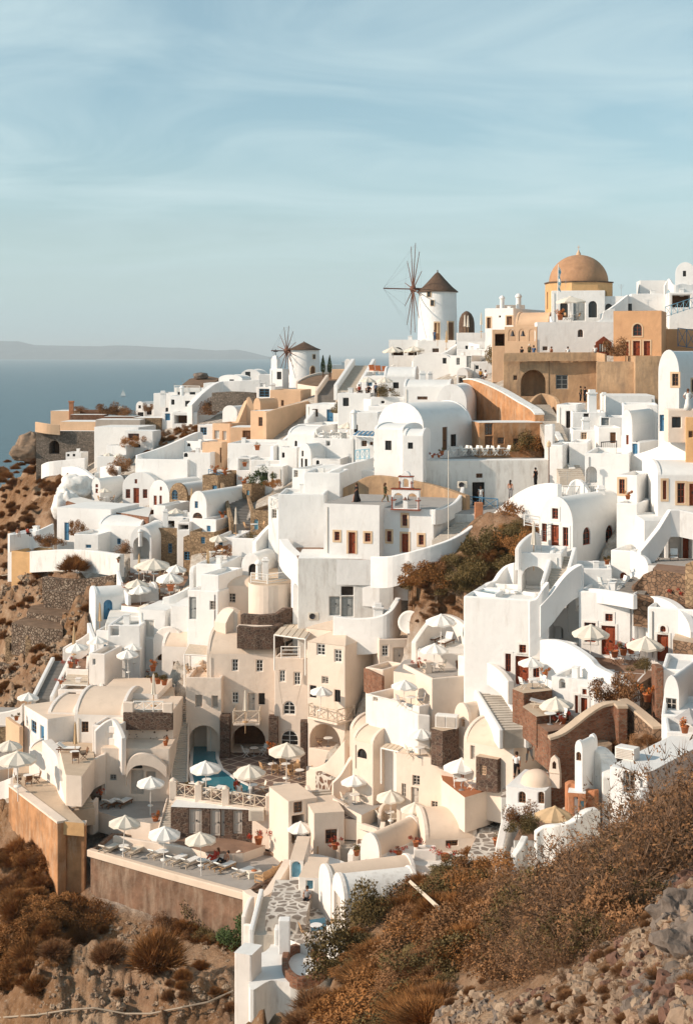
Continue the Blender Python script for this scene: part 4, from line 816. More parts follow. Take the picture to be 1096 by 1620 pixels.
H('white house with sloping shoulder below the grey stairway',484,540,None,640,672,th=16,Y=188,d=8,ex=4,roof='slab')
ribbon('curved white parapet below the ochre gable point',[(484,664,184),(492,655,187),(500,645,190),(520,638,191),(540,636,190)],h=4,t=.5)
H('white cube with dark square window below the stairway foot',540,590,None,628,652,th=10,Y=182,d=6,ex=4)
H('low white vault at the foot of the restaurant terrace',455,497,None,688,720,th=20,Y=172,d=7,roof='U',rise=1.0,ex=4,F=[(466,697,470,706,'aWk')])
H('white narrow house with arched niche at the ochre ridge foot',442,470,None,708,740,th=16,Y=170,d=5,ex=4,F=[(446,716,450,724,'Wk')])
H('white oblong roof house between ochre ridge and restaurant',470,520,None,672,700,th=22,Y=178,d=8,ex=4)
ribbon('long diagonal white ridge parapet below the ochre houses',[(430,706,180),(445,698,182),(462,684,184),(480,676,186),(500,672,186)],h=5,t=.5)
H('white sloped roof house left of the blank wall',482,592,None,745,775,th=16,Y=144,d=7,roof='slab',ex=3)
ribbon('rust coloured rough wall behind the church terrace',[(536,776,139),(560,764,138.5),(590,752,138),(640,757,137),(690,768,136),(740,784,134)],h=4,t=.8,mat='ochre_old')
def church2():
 a=H('white chapel wing with red-brown door and two framed windows',512,600,None,799,878,th=17,Y=124.6,d=9,F=[(529,841,537,855,'Wrs'),(551,842,562,876,'Drs'),(577,843,586,857,'Wrs')],roof='slab',ex=3,name='chapel',cat='chapel',rm='floor_grey',bevel=.06)
 b=H('white chapel main block with upper window and red-brown door',598,686,744,806,870,th=17,Y=124.6,d=10.5,F=[(612,840,619,857,'Wrs'),(636,814,644,832,'Wrs'),(635,844,646,874,'Drs'),(662,846,670,862,'Wrs')],roof='slab',ex=3,name='chapel',cat='chapel',rm='floor_grey',bevel=.06)
church2()
def bellgable():
 Y=125.2;a=W3(619,806,Y);b=W3(663,808,Y-.7);L=(b-a).length;d=(b-a);d.z=0;d.normalize()
 e=empty('bell_gable',a,'white two-tier bell gable trimmed with red bands on the chapel roof','bell gable',rz=math.atan2(d.y,d.x))
 def tier(x0,x1,z0,z1,n,nm,top=False):
  mb=MB();lps=[];w=(x1-x0);
  for i in range(n):
   c=x0+w*(i+.5)/n if n>1 else(x0+x1)/2;hw=w*(.17 if n>1 else .22);lps.append(arch_pts(c-hw,c+hw,z0+.12,z0+(z1-z0)*.78,True))
  out=[(x0,z0),(x1,z0),(x1,z1)]+([((x0+x1)/2+w*.32*math.cos(math.pi*i/8),z1+w*.32*math.sin(math.pi*i/8))for i in range(9)]if top else[])+[(x0,z1)]
  for y in(0,.45):mb.poly([[(s,y,z)for s,z in out]]+[[(s,y,z)for s,z in l]for l in lps])
  for l in lps+[out]:m=len(l);mb.add([(s,0,z)for s,z in l]+[(s,.45,z)for s,z in l],[(i,(i+1)%m,(i+1)%m+m,i+m)for i in range(m)])
  o=mb.build(nm,M['white'],e,.03)
  t=MB()
  for zz in(z0+.02,z1-.05):t.box(x0-.06,-.06,zz-.05,x1+.06,.51,zz+.05)
  t.box(x0-.04,-.04,z0+(z1-z0)*.42,x0+w*.14,.49,z0+(z1-z0)*.47);t.box(x1-w*.14,-.04,z0+(z1-z0)*.42,x1+.04,.49,z0+(z1-z0)*.47)
  t.box(x0+.02,-.05,z0,x0+.10,.0,z1*.6+z0*.4);t.box(x1-.10,-.05,z0,x1-.02,.0,z1*.6+z0*.4)
  t.build('red_trim',M['wood_red'],o)
 tier(0,L,0,1.85,2,'lower_tier');tier(L*.27,L*.75,1.85,2.95,1,'upper_tier',True)
 b=MB();b.lathe([(.06,1.35),(.2,1.2),(.26,.9),(.32,.8)],(L*.5,.22,.05),12);b.build('bell',M['rust_pole'],e)
bellgable()
q=MB();q.tube([(0,0,0),(0,0,7.6)],.045,6,r2=.03);o=q.build('flagpole',M['canvas']);p=W3(709,855,122);o.location=p;tag(o,'thin bare white flagpole in front of the chapel stairs','flagpole')
stairs('grey stone steps climbing beside the chapel',(703,856,122),(745,824,131),w=2.2,n=12,mat='step',side=None)
ribbon('long white curving ramp wall rising around the chapel',[(588,880,121,2.6),(615,880,120,2.6),(640,875,119.7,2.4),(652,872,119.5,1.7),(680,864,119.5,1.5),(712,853,120,1.4),(735,840,121.5,1.4),(752,826,123,1.5),(764,812,124.5,1.5)],h=3.6,t=.45)
ribbon('white ramp wall climbing above the shrubs toward the vaulted villa',[(775,818,123,2),(790,804,122.5,2.2),(806,790,122,2.8),(825,777,121,3.6),(845,768,120,4.6),(868,764,118.5,4.6),(885,766,117,4.6)],h=4.6,t=.45)
ribbon('white inner curved parapet at the chapel corner',[(686,806,124.5),(700,804,127),(718,795,131),(728,783,134),(732,770,137)],h=1.3,t=.35)
q=W3(757,824,124);o=MB().box(-.35,-.3,-1.5,.35,.3,1.6).build('gate_pillar',M['terracotta_wall'],None,.04);o.location=q;tag(o,'rust red gate pillar at the top of the chapel steps','gate pillar')
slab('sloping grey path behind the ramp wall',[(664,812),(780,814),(860,806),(860,798),(700,800)],131,2,mat='white_aged',top='floor_grey',name='path',cat='path')
H('large weathered white vault-ended storehouse with black opening and planked door',471,600,None,884,976,th=2,Y=125,d=6,F=[(540,928,559,942,'Wk'),(540,944,559,976,'Dg'),(521,944,538,974,'Dg'),(589,922,600,952,'Wd')],mat='white_aged',roof='slab',ex=3,name='storehouse')
def quarter():
 Y=124.6;mb=MB();a=W3(600,884,Y);e=empty('storehouse',W3(600,976,Y),'peeling white quarter-round end wall of the storehouse','storehouse end')
 h=z_of(884,Y)-z_of(976,Y);w=22/F_*Y;pts=[(0,-2),(w,-2)]+[(w*math.cos(t),h*.55+h*.45*math.sin(t))for t in[math.pi/2*i/10 for i in range(11)]]
 for y in(0,6):mb.poly([[(s,y,z)for s,z in pts]])
 m=len(pts);mb.add([(s,0,z)for s,z in pts]+[(s,6,z)for s,z in pts],[(i,(i+1)%m,(i+1)%m+m,i+m)for i in range(m)]);mb.build('wall',M['white_aged'],e,.08)
quarter()
slab('brown paved forecourt left of the chapel',[(470,884),(600,886),(590,870),(505,866),(468,866)],125.5,2.2,mat='white',top='floor_brown',name='forecourt',cat='forecourt')
ribbon('white stepped parapet curving down beside the forecourt',[(449,852,133),(455,862,131),(465,872,129),(480,884,126.5)],h=2.4,t=.9)
ribbon('white curved parapet below the planked door',[(528,974,121),(560,978,120.5),(595,976,120),(614,968,120),(624,955,121),(630,945,122)],h=3,t=.5)
slab('round tapering cream tower terrace with white rails',[(394,922),(410,926),(440,926),(466,920),(468,905),(440,898),(404,902),(395,912)],131,5.2,mat='cream',smooth=True,name='tower',cat='tower',top='floor_beige')
H('cream stepped wall house right of the round tower',463,520,None,926,985,th=6,Y=127,d=5,mat='white',ex=3,F=[])
ribbon('stepped white wall with pale cap right of the round tower',[(464,908,130),(478,918,128),(498,930,127),(520,945,126)],h=5,t=.5,mat='white')
H('white arched house with dark arched door above the round tower',382,412,440,896,925,th=18,Y=137,roof='V',rise=1.2,F=[(393,892,409,922,'aDk')],ex=3,d=6)
H('white sloped roof block above the arched door house',408,446,None,876,905,th=20,Y=141,d=7,ex=3,roof='slab')
H('white block with dark wall top beside the cafe tables',367,402,426,852,900,th=12,Y=143,d=6,ex=3,F=[])
ribbon('sweeping curved cream parapet right of the cafe block',[(402,858,141),(415,842,142),(430,828,143),(448,820,144)],h=5,t=.5)
H('tall cream house with grey panelled door and one window',297,345,385,936,1000,th=22,Y=132,F=[(299,945,310,980,'Dg'),(332,951,341,965,'Wc')],mat='white',ex=3,d=5)
H('cream upper block of the grey door house',318,346,386,910,945,th=22,Y=132.5,mat='white',ex=2,d=5)
H('white round shouldered house behind the cream tower',350,400,None,928,965,th=14,Y=133.5,mat='cream',d=5,ex=3,roof='U',rise=.6)
ribbon('white vertical buttress between stone walls and the grey door house',[(348,985,129),(356,970,129.5),(366,962,130),(378,968,130)],h=5,t=1.4,mat='cream')
ribbon('dark upper dry-stone planter wall below the round tower',[(383,971,127.5),(410,973,127),(436,971,127),(450,962,127.5),(465,962,128)],h=1.7,t=.8,mat='stone_dark',smooth=False)
ribbon('dark lower dry-stone planter wall below the round tower',[(376,990,126.2),(405,992,126),(432,991,126),(445,985,126.5)],h=1.9,t=.8,mat='stone_dark',smooth=False)
ribbon('pale sill between the two dark planter walls',[(376,989,126.8),(405,989,126.6),(432,989,126.6)],h=.5,t=.9,mat='cream',smooth=False)
H('white cafe block left of the grey door house',310,350,None,893,935,th=14,Y=137,d=6,ex=3)
ribbon('curved white parapet around the cafe corner',[(303,905,139),(306,896,140),(320,892,141),(345,893,141),(355,896,141)],h=2.4,t=.4)
H('white tapering house with rounded left edge above the stair',270,300,None,960,1010,th=10,Y=135,d=6,ex=3,roof='slab')
H('tall white arched villa with tan framed window at the right edge',1041,1074,1110,590,700,th=30,Y=117,roof='V',rise=1.9,F=[(1063,591,1073,610,'Wds'),(1043,656,1050,682,'Db')],S=[(1093,600,1100,620,'Wds')],ex=2,d=8)
H('small cream terrace box with standing woman at the right edge',1056,1110,None,648,690,th=6,Y=113.5,d=2.5,ex=-1,mat='cream')
H('orange yellow block at the right edge',1084,1112,None,660,738,th=14,Y=113,d=4,mat='ochre',F=[(1089,682,1096,692,'Wd')],ex=-1.5)
ribbon('grey-white concave parapet sweeping up to the orange block',[(990,722,121,2.6),(1010,718,120,2.2),(1040,708,118,2.4),(1062,696,116.6,3),(1080,680,115.6,3.8),(1090,668,115,4.2)],h=3,t=.5)
H('white step roofed house with small window left of the arched villa',985,1041,None,640,690,th=10,Y=130,d=6,F=[(1007,684,1012,690,'Wk')],ex=3)
H('white house with rounded gable and blue windows',983,1000,1040,672,720,th=28,Y=124,roof='V',rise=1.3,F=[(990,688,994,703,'Wr'),(994,690,1000,705,'Wb')],ex=3,d=7)
H('white annex with bright blue door below the rounded gable',998,1012,1040,700,722,th=30,Y=121,ex=3,d=5,F=[(1000,702,1008,718,'Db')])
H('large white flat house below the ochre castle wall',905,958,None,652,680,th=6,Y=146,d=7,F=[(923,654,931,660,'Wk')],ex=3)
H('white house with slanted white roof block right of the castle stair',958,1036,None,626,660,th=6,Y=150,d=9,ex=3,roof='slab')
H('white house with dark doorway left among castle foot houses',880,912,None,640,680,th=18,Y=150,d=6,F=[(895,650,902,677,'Dk')],ex=4)
H('white house with grey door among castle foot houses',950,990,None,660,678,th=8,Y=144,d=5,F=[(951,656,963,674,'Dg')],ex=4)
H('white lower house with tan window and dark door by the gate',905,950,None,680,705,th=6,Y=138,d=5,F=[(919,684,928,695,'Wo')],ex=3)
H('white courtyard room with brown door and iron gate',946,982,None,676,716,th=4,Y=135,d=4,F=[(965,684,974,701,'Dd')],ex=3)
H('white corner wall house at the top of the narrow stair',900,930,None,700,730,th=14,Y=132,d=5,ex=3)
H('white pillar house with shuttered hatch beside the castle foot',982,1000,None,690,712,th=12,Y=129,d=4,F=[(979,695,987,704,'Wd')],ex=3)
stairs('long worn stone stairway climbing to the castle wall',(905,756,128),(868,666,152),w=2.2,n=34,mat='step',side=None)
stairs('upper flight of worn steps at the foot of the castle wall',(868,668,152),(850,640,160),w=2.6,n=12,mat='step',side=None)
ribbon('tan curved parapet beside the upper castle steps',[(835,640,160),(845,628,161),(858,622,162),(878,628,160),(884,640,157)],h=3.4,t=.4,mat='ochre_old')
H('white tall chimney pier left of the worn stairway',861,874,None,672,722,th=15,Y=140,d=2,ex=3)
H('white slanted buttress house left of the worn stairway',868,890,900,704,762,th=20,Y=131,ex=3,d=5)
ribbon('low white rough wall right of the worn stairway',[(880,682,146),(890,702,141),(896,722,136),(905,740,131)],h=2.6,t=.6,mat='white_aged')
H('big white cube house with arched niche left of the grey sweep',925,995,None,718,792,th=16,Y=119,d=8,F=[(926,738,944,764,'aN')],ex=3)
H('white cube house with one tall red window',976,1008,1044,752,800,th=28,Y=114.5,F=[(979,758,988,781,'Wrs')],ex=3,d=4.5)
H('white house with sloped grey parapet and pale door below the red window cube',975,1008,1047,797,856,th=26,Y=112,S=[(1012,819,1021,845,'Dc')],ex=4,d=4.5)
H('white vault topped house with red windows at the right edge',1040,1110,None,752,800,th=4,Y=111,roof='U',rise=1.0,d=7,F=[(1048,760,1054,790,'Wrs'),(1071,764,1083,796,'Wrs'),(1090,765,1097,800,'Drs')],ex=3)
H('white porch house with two deep arches and red door at the right edge',1019,1110,None,824,892,th=2,Y=108,d=6,F=[(1024,842,1052,890,'aO'),(1057,827,1098,890,'aO')],ex=3,roof='slab')
ribbon('slanting white stair parapet above the deep arches',[(1010,872,106),(1020,860,106.2),(1040,835,106.6),(1058,806,107),(1075,806,107),(1104,812,106.5)],h=2.0,t=.5,smooth=False)
H('red glazed double door inside the right deep arch',1078,1095,None,843,892,th=0,Y=110,d=.4,F=[(1080,845,1093,890,'Dr')],ex=1,roof='slab',name='door_surround',cat='door')
slab('pale grey patio in front of the deep arches',[(1024,894),(1100,898),(1100,884),(1030,882)],104.5,1.5,mat='white',top='floor_grey',name='patio',cat='patio')
H('sunlit white stair tower with a small red arched door',966,1000,1030,872,935,th=30,Y=108,F=[(980,906,991,932,'aDr')],ex=3,d=4.5)
ribbon('rounded white parapet beside the stone steps',[(1000,870,107),(1012,876,106),(1024,884,105.4),(1029,898,105)],h=5,t=.4)
H('white barrel vaulted villa with red gable door and arched side windows',853,906,988,829,920,th=38,Y=112,roof='V',rise=2.05,ex=3,d=9.5,bevel=.08,F=[(873,804,883,821,'Wrst'),(857,828,865,857,'Wrst'),(871,830,884,874,'Drst'),(890,834,899,864,'Wrst')],S=[(922,834,934,862,'aWr'),(958,831,970,858,'aWr'),(960,873,969,890,'Wc')])
H('white upper deck house with small curved parapets behind the villa',872,948,None,780,800,th=8,Y=120,d=5,ex=3)
ribbon('rounded white windbreak beside the upper deck',[(896,778,120),(902,764,120),(912,758,120),(922,762,119.5),(932,776,119)],h=2,t=.4)
H('white balcony box with tall arched opening below the villa gable',818,888,None,876,950,th=14,Y=107.5,d=4.5,F=[(825,896,864,938,'aO')],ex=3)
ribbon('curved white parapet around the villa front terrace',[(818,868,107.6),(824,858,109),(835,848,111),(846,842,112.5),(853,846,113)],h=1.6,t=.35)
stairs('white steps rising beside the villa front terrace',(876,935,104.5),(892,880,109.5),w=1.3,n=14,mat='step',side='white',sw=.3,sh=.7)
ribbon('sweeping white arched stair parapet below the villa',[(852,958,103),(870,938,103.2),(885,918,103.4),(900,902,103.6),(916,893,104),(923,895,104)],h=2.2,t=.6)
H('white villa basement block with plant niche',898,968,None,900,945,th=8,Y=106.5,d=4,ex=3)
H('massive sunlit white house wall with red doors and small upper window',733,858,None,950,1084,th=20,Y=103.5,d=6.5,ex=3,mat='white',bevel=.12,F=[(821,1020,832,1033,'Wrst'),(799,1034,808,1063,'Wrst'),(815,1038,836,1084,'Drst'),(843,1044,853,1072,'Wrst')])
e_,zz=slab('small white plunge pool terrace on top of the massive wall',[(744,938),(790,946),(846,950),(850,938),(800,930),(758,928)],107.5,2.5,par=.4,top='floor_white')
slab('raised pool basin with pale water at the cliff side corner',[(748,935),(784,941),(796,934),(762,929)],107.5,1.2,par=.12,top='pool_pale',name='plunge_pool',cat='pool',toppart='water')
ribbon('stepped curved white screen above the plunge pool',[(762,930,110),(772,922,111),(782,918,111.5),(790,906,112),(802,894,112.5),(815,890,112)],h=3,t=.4)
ribbon('white curved parapet right of the plunge pool terrace',[(836,950,103),(848,946,103),(858,930,103),(866,920,103.2)],h=4,t=.4)
H('white curved top house with red double door and shuttered windows',915,1005,None,940,1040,th=22,Y=102,d=6,ex=3,bevel=.1,F=[(957,971,969,983,'Wrst'),(951,990,973,1037,'Drst'),(924,985,942,1016,'Wrst')])
ribbon('white rounded shoulder left of the red double door house',[(914,945,105),(918,936,104.5),(928,931,104),(950,932,103),(985,937,101.5),(1005,941,100.5)],h=1.0,t=.4)
H('white recessed wall with small arched niche left of the red double door',858,926,None,962,1030,th=2,Y=107,d=3,ex=3,F=[(873,990,891,1012,'aN')])
H('shadowed white side wall between the two red doors',1003,1040,None,940,1040,th=-28,Y=103,d=3,ex=3,F=[(1021,999,1031,1030,'Wrst')])
H('bright white wall with fanlight over a red door at the right',1024,1100,None,965,1046,th=24,Y=97.5,d=5,ex=3,bevel=.1,F=[(1044,990,1053,1000,'aWrst'),(1039,1004,1057,1047,'Drst')])
ribbon('arched white parapet curving over the right red door',[(1022,948,103),(1035,943,101.5),(1060,950,99.5),(1080,965,98),(1094,985,97),(1098,1000,96.6)],h=3,t=.6)
e_,ZRD=slab('brown stone terrace with parasols before the red doors',[(930,1062),(975,1078),(1012,1082),(1060,1052),(1040,1042),(960,1030),(905,1026),(898,1040)],98.5,2.0,mat='stone_brown',top='floor_brown')
ribbon('undulating white wall below the plunge pool and red door terrace',[(857,1012,102),(880,1012,101),(905,1020,99.5),(935,1040,97.5),(948,1054,96.8),(975,1068,95.6),(1000,1084,94.6),(1008,1096,94.2)],h=6.6,t=.5)
slab('small jacuzzi pool with pale water beside the terrace',[(880,1018),(905,1023),(913,1017),(890,1012)],102.2,1.0,par=.1,top='pool_pale',name='plunge_pool',cat='pool',toppart='water')
H('white house front with slim red doors under the undulating wall',872,940,None,1078,1142,th=30,Y=95.2,d=4,ex=2,F=[(884,1073,894,1090,'aN'),(909,1100,915,1129,'Wrst'),(921,1090,928,1099,'Wrst'),(918,1104,929,1145,'Drst')])
H('white wall with small red hatch door behind the climbing plant',938,1004,None,1086,1125,th=22,Y=94,d=4,ex=2,F=[(961,1100,972,1113,'Dr')])
H('white window house above the brick terrace with pale shutters',1046,1110,None,1062,1120,th=16,Y=90,d=5,ex=3,F=[(1065,1078,1090,1088,'Wrs'),(1053,1104,1063,1131,'Wc')])
H('white vault cottage at the right edge under the window house',1050,1074,1110,1102,1140,th=28,Y=86,roof='V',rise=1.2,ex=3,d=6,F=[(1053,1105,1070,1132,'Wc')])
slab('stone planter terrace at the right edge below the red door',[(1064,1012),(1100,1018),(1100,1002),(1068,1002)],96,3.0,mat='stone_brown',top='floor_beige')
slab('brown rubble stone house base below the right patio',[(1032,900),(1104,912),(1104,898),(1040,892)],102.5,2.6,mat='stone_brown',top='floor_brown')
ribbon('rubble stone wall with flowers under the right patio',[(1000,928,103.5),(1020,908,103.5),(1040,900,102.5),(1075,906,101.5),(1104,912,101)],h=3,t=.7,mat='stone_brown',smooth=False)
ribbon('lower brown rubble wall leading to the arched parapet',[(1002,940,102),(1030,944,101.5),(1060,958,100),(1080,975,98.5),(1100,992,97.5)],h=2.2,t=.6,mat='stone_brown')
stairs('dark stone steps beside the white stair tower',(998,938,103),(1030,906,107),w=2,n=12,mat='step_dark',side=None)
ribbon('grey stone wall piece right of the arched parapet',[(1086,892,99),(1104,884,98.5)],h=3,t=.6,mat='stone_tan',smooth=False)
slab('upper red-brick terrace block with small round table',[(810,1090),(828,1097),(874,1092),(860,1082),(832,1080)],96.5,2.2,mat='stone_red',top='floor_beige',par=.0)
slab('middle red-brick terrace block with a day bed',[(826,1118),(848,1134),(900,1128),(884,1112),(850,1106)],94.5,2.0,mat='stone_red',top='floor_beige')
slab('lower red-brick terrace with round table and parasol',[(845,1142),(866,1158),(915,1150),(905,1132),(870,1130)],92.5,2.4,mat='stone_red',top='floor_brown')
slab('small plunge pool beside the lower brick terrace',[(868,1127),(884,1133),(900,1127),(880,1120)],94.3,.8,par=.1,top='pool_pale',name='plunge_pool',cat='pool',toppart='water')
ribbon('curved red-brick parapet sweeping below the alcove loungers',[(700,1048,112),(720,1046,111),(745,1050,109.5),(765,1058,108),(785,1072,106),(800,1080,105)],h=2.2,t=.5,mat='stone_red',cap='floor_brown')
ribbon('big red-brown brick wall sweeping under the climbing plants',[(868,1168,89.5),(885,1162,89.6),(905,1148,90),(925,1132,90.5),(950,1117,91),(975,1113,91),(985,1120,90)],h=4.5,t=.6,mat='stone_red',cap='floor_beige')
ribbon('brown rubble wall with pale coping right of the brick sweep',[(984,1108,92),(1000,1118,91),(1020,1134,89.5),(1040,1152,88)],h=3.4,t=.6,mat='stone_brown',cap='floor_beige',smooth=False)
ribbon('brick pier wall beside the white window house',[(1036,1050,93),(1041,1052,92),(1043,1056,90)],h=5,t=.5,mat='stone_red',smooth=False)
ribbon('white horseshoe alcove wall around two loungers',[(654,1016,112.5),(665,1000,113.5),(680,982,115),(700,972,116),(720,976,115.6),(738,990,114),(748,1010,112)],h=3.2,t=.45)
slab('white lounger alcove floor with low steps',[(660,1030),(700,1034),(750,1034),(742,1014),(700,1006),(668,1012)],111.5,2.0,top='floor_white')
H('white house with pool arch right of the alcove',735,775,None,1002,1060,th=24,Y=107.5,d=5,roof='U',rise=.8,F=[(741,1000,768,1040,'aO')],ex=3)
ribbon('low curved white parapet under the pool arch',[(728,1036,108),(750,1042,106.5),(775,1048,105),(795,1062,103.5),(808,1078,102.5)],h=1.6,t=.5)
H('grey door annex below the satellite dishes',599,660,None,1010,1062,th=-8,Y=119.5,d=6,mat='cream',F=[(604,1021,614,1038,'Ww'),(622,1025,639,1057,'Dc')],ex=3,rm='floor_beige')
e_,ZL1=slab('red-floored roof terrace with two tan chairs and parasol',[(622,1062),(684,1072),(770,1064),(745,1048),(690,1038),(640,1044)],109.5,3,mat='cream',top='floor_grey',par=.0)
H('cream flat house with grey door under the chair terrace',637,683,779,1074,1126,th=69,Y=105.5,mat='cream',ex=3,par=.5,d=4.4,F=[(648,1088,652,1100,'Wc')],S=[(735,1081,750,1118,'Dc')],rm='floor_grey')
H('cream wing with brown stone panel left of the chair terrace',578,606,620,1060,1100,th=38,Y=113,mat='cream',ex=3,d=3)
ribbon('brown stone balcony panel on the cream wing',[(577,1056,114.5),(590,1062,112.8),(606,1070,111)],h=1.9,t=.25,mat='stone_red',smooth=False)
H('white lower terrace house with parasol nook',578,663,None,1118,1170,th=46,Y=105,mat='white',ex=3,d=3.2,par=.8,F=[(590,1096,597,1110,'Wc')])
ribbon('sloped white parapet in front of the parasol nook',[(606,1106,108.6),(630,1115,106.8),(663,1130,104.6),(680,1132,104.6)],h=4,t=.3,smooth=False)
slab('dark brown stone block with white cabinet on top',[(681,1152),(700,1157),(726,1152),(710,1145)],103,2.6,mat='stone_dark',top='floor_beige',name='stone_block',cat='stone block')
def cabinet():
 p=onz(688,1151,z_of(1152,103));e=empty('cabinet',p,'white double-door cabinet standing on the dark stone block','cabinet',rz=-.3);b=MB();b.box(0,0,0,1.6,.7,.9);b.build('body',M['white_paint'],e,.03)
 for k in(0,1):d=MB();d.box(.08+k*.75,-.04,.1,.75+k*.75,0,.8);d.build('door',M['greige_paint'],e,.02)
cabinet()
stairs('grey stone stairway descending beside the curved brick wall',(812,1156,98),(760,1075,108),w=1.5,n=22,mat='step',side='white',sw=.3,sh=.15)
H('white double barrel vault with small square window',718,742,800,1142,1170,th=50,Y=103,roof='V',rise=1.2,ex=2,d=5.5,F=[(729,1138,735,1150,'Wo')],mat='cream')
H('long cream barrel vault right of the double vault',733,812,842,1188,1226,th=38,Y=98,roof='U',rise=1.35,ex=2,d=4.6,mat='cream',F=[(744,1180,751,1202,'Dc')])
def addpart(e,nm,mat,pmin,pmax,bevel=.04):return box_part(nm,e,pmin,pmax,mat,bevel)
hl=H('cream hotel wing with a pool running into its arch',294,350,None,1073,1198,th=4,Y=125,d=9,mat='cream',ex=1,F=[(299,1148,347,1198,'aO'),(309,1100,320,1119,'Sc'),(335,1101,345,1120,'Sc')],name='hotel',cat='hotel')
hm=H('main cream hotel block with barrel roof, balcony and wide shady arch',327,437,None,1035,1192,th=2,Y=126,d=8,mat='cream',ex=1,roof='U',rise=1.5,name='hotel',cat='hotel',F=[(367,1043,377,1062,'Ww'),(405,1044,416,1063,'Ww'),(367,1095,377,1113,'Ww'),(392,1097,403,1124,'Dc'),(409,1097,419,1115,'Wk'),(366,1147,420,1190,'aOk')])
hc=H('middle cream hotel tower with fanlight windows',434,487,None,1042,1200,th=10,Y=123.4,d=7,mat='cream',ex=1,name='hotel',cat='hotel',rm='floor_beige',F=[(442,1061,451,1079,'Ww'),(465,1064,475,1084,'Ww'),(448,1110,467,1131,'aWw'),(444,1156,472,1180,'aWw')])
hd=H('tall cream hotel corner tower with low hipped roof and big arched loggia',486,546,606,1022,1190,th=30,Y=118.5,mat='cream',ex=1,roof='G',rise=1.0,d=7.5,name='hotel',cat='hotel',F=[(501,1018,514,1037,'Ww'),(529,1028,540,1048,'Ww'),(509,1071,519,1082,'Wc'),(490,1085,500,1104,'Wk'),(529,1092,538,1111,'Wk'),(490,1146,538,1187,'aO')])
for(x0,x1,y0,y1,Y,lab)in((348,364,1132,1200,124.6,'dark stone pier between the pool arch and the wide shady arch'),(425,440,1134,1186,123.6,'dark stone pier right of the wide shady arch'),(475,486,1142,1212,120.5,'slim dark stone pier left of the hotel loggia')):
 a=W3(x0,y1,Y);b=W3(x1,y0,Y);m=MB();m.box(0,-.25,-1,b.x-a.x,.9,b.z-a.z);o=m.build('stone_pier',M['stone_dark'],None,.05);o.location=a;tag(o,lab,'stone pier')
def balcony(label,x0,y0,x1,Y,dep,hh=1.05,Y1=None,fl=None):
 Y1=Y1 or Y;a=W3(x0,y0,Y);b=W3(x1,y0,Y1);b.z=a.z;d=(b-a).normalized();e=empty('balcony',a,label,'balcony',rz=math.atan2(d.y,d.x));L=(b-a).length
 s=MB();s.box(0,-0,-.18,L,dep,.0);s.build('floor',M['cream'],e,.03)
 R=Matrix.Rotation(math.atan2(d.y,d.x),4,'Z')
 f=lambda x,y:a+R@Vector((x,y,0))
 balustrade('',f(0,.06),f(L,.06),hh,'wood_pale','X',e);balustrade('',f(.05,.06),f(.05,dep),hh,'wood_pale','X',e);balustrade('',f(L-.05,.06),f(L-.05,dep),hh,'wood_pale','X',e)
 return e
balcony('wooden cross-braced balcony on the main hotel block',369,1145,411,124.0,2.2)
balcony('wooden cross-braced balcony on the hotel corner tower',487,1134,533,119.8,2.2,Y1=117.6)
p=W3(445,1042,122.6);q=W3(475,1042,122.2);balustrade('white plank railing of the hotel rooftop terrace',p,q,1.0,'white_paint','H',None,'railing',panel=3)
p=W3(487,1052,121.2);q=W3(518,1053,119.6);balustrade('white plank railing under the top corner windows',p,q,.8,'white_paint','H',None,'railing',panel=3)
def pergola(label,pts,Y0,h,slat='wood_pale',n=9,name='pergola',cat='pergola',along=0,gap=.5,group=None,solid=False,dz=0):
 z=W3(pts[0][0],pts[0][1],Y0).z;P=[onz(a,b,z)for a,b in pts];P=[p+Vector((0,0,dz*(i in(2,3))))for i,p in enumerate(P)];c=sum(P,Vector())/4;c.z=z-h;e=empty(name,c,label,cat)
 s=MB()
 for i in range(n):
  t0=i/n;t1=(i+(1-gap*.6))/n
  if along==0:a,b,c2,d_=P[0].lerp(P[1],t0),P[0].lerp(P[1],t1),P[3].lerp(P[2],t1),P[3].lerp(P[2],t0)
  else:a,b,c2,d_=P[0].lerp(P[3],t0),P[1].lerp(P[2],t0),P[1].lerp(P[2],t1),P[0].lerp(P[3],t1)
  v=[p-c for p in(a,b,c2,d_)];s.add(v+[p-Vector((0,0,.06))for p in v],[(0,1,2,3),(7,6,5,4),(0,4,5,1),(1,5,6,2),(2,6,7,3),(3,7,4,0)])
 s.build('slats',M[slat],e,weld=False)
 for p in P:
  t=MB();t.tube([p-c-Vector((0,0,.05)),Vector((p.x-c.x,p.y-c.y,-.5))],.07,5);t.build('post',M['white_paint'],e)
 b=MB()
 for i in range(4):b.tube([P[i]-c-Vector((0,0,.1)),P[(i+1)%4]-c-Vector((0,0,.1))],.06,4)
 b.build('beam',M['white_paint'],e);return e
pergola('weathered slatted pergola over the hotel rooftop terrace',[(434,1003),(483,1010),(497,989),(451,985)],122.8,2.6,n=5,along=0,gap=.25,dz=0)
H('cream roof house with chimney behind the corner tower',484,546,604,1000,1030,th=30,Y=122,mat='cream',ex=2,d=6,roof='G',rise=.6)
H('small cream chimney house at the back of the tower roof',592,606,None,984,1003,th=10,Y=121,d=1,mat='cream',ex=2)
pergola('slatted timber pergola over breakfast tables left of the hotel roof',[(292,1034),(330,1036),(338,1022),(300,1018)],127,2.4,n=6,along=1,gap=.5)
H('cream breakfast terrace house left of the hotel roof',294,328,None,1068,1085,th=4,Y=128,d=5,mat='cream',ex=1,par=.3,rm='floor_beige')
H('round shouldered cream house above the pergola',296,348,None,1000,1040,th=10,Y=133,d=6,mat='white',ex=2,roof='U',rise=.8)
ZDK=z_of(1265,113)
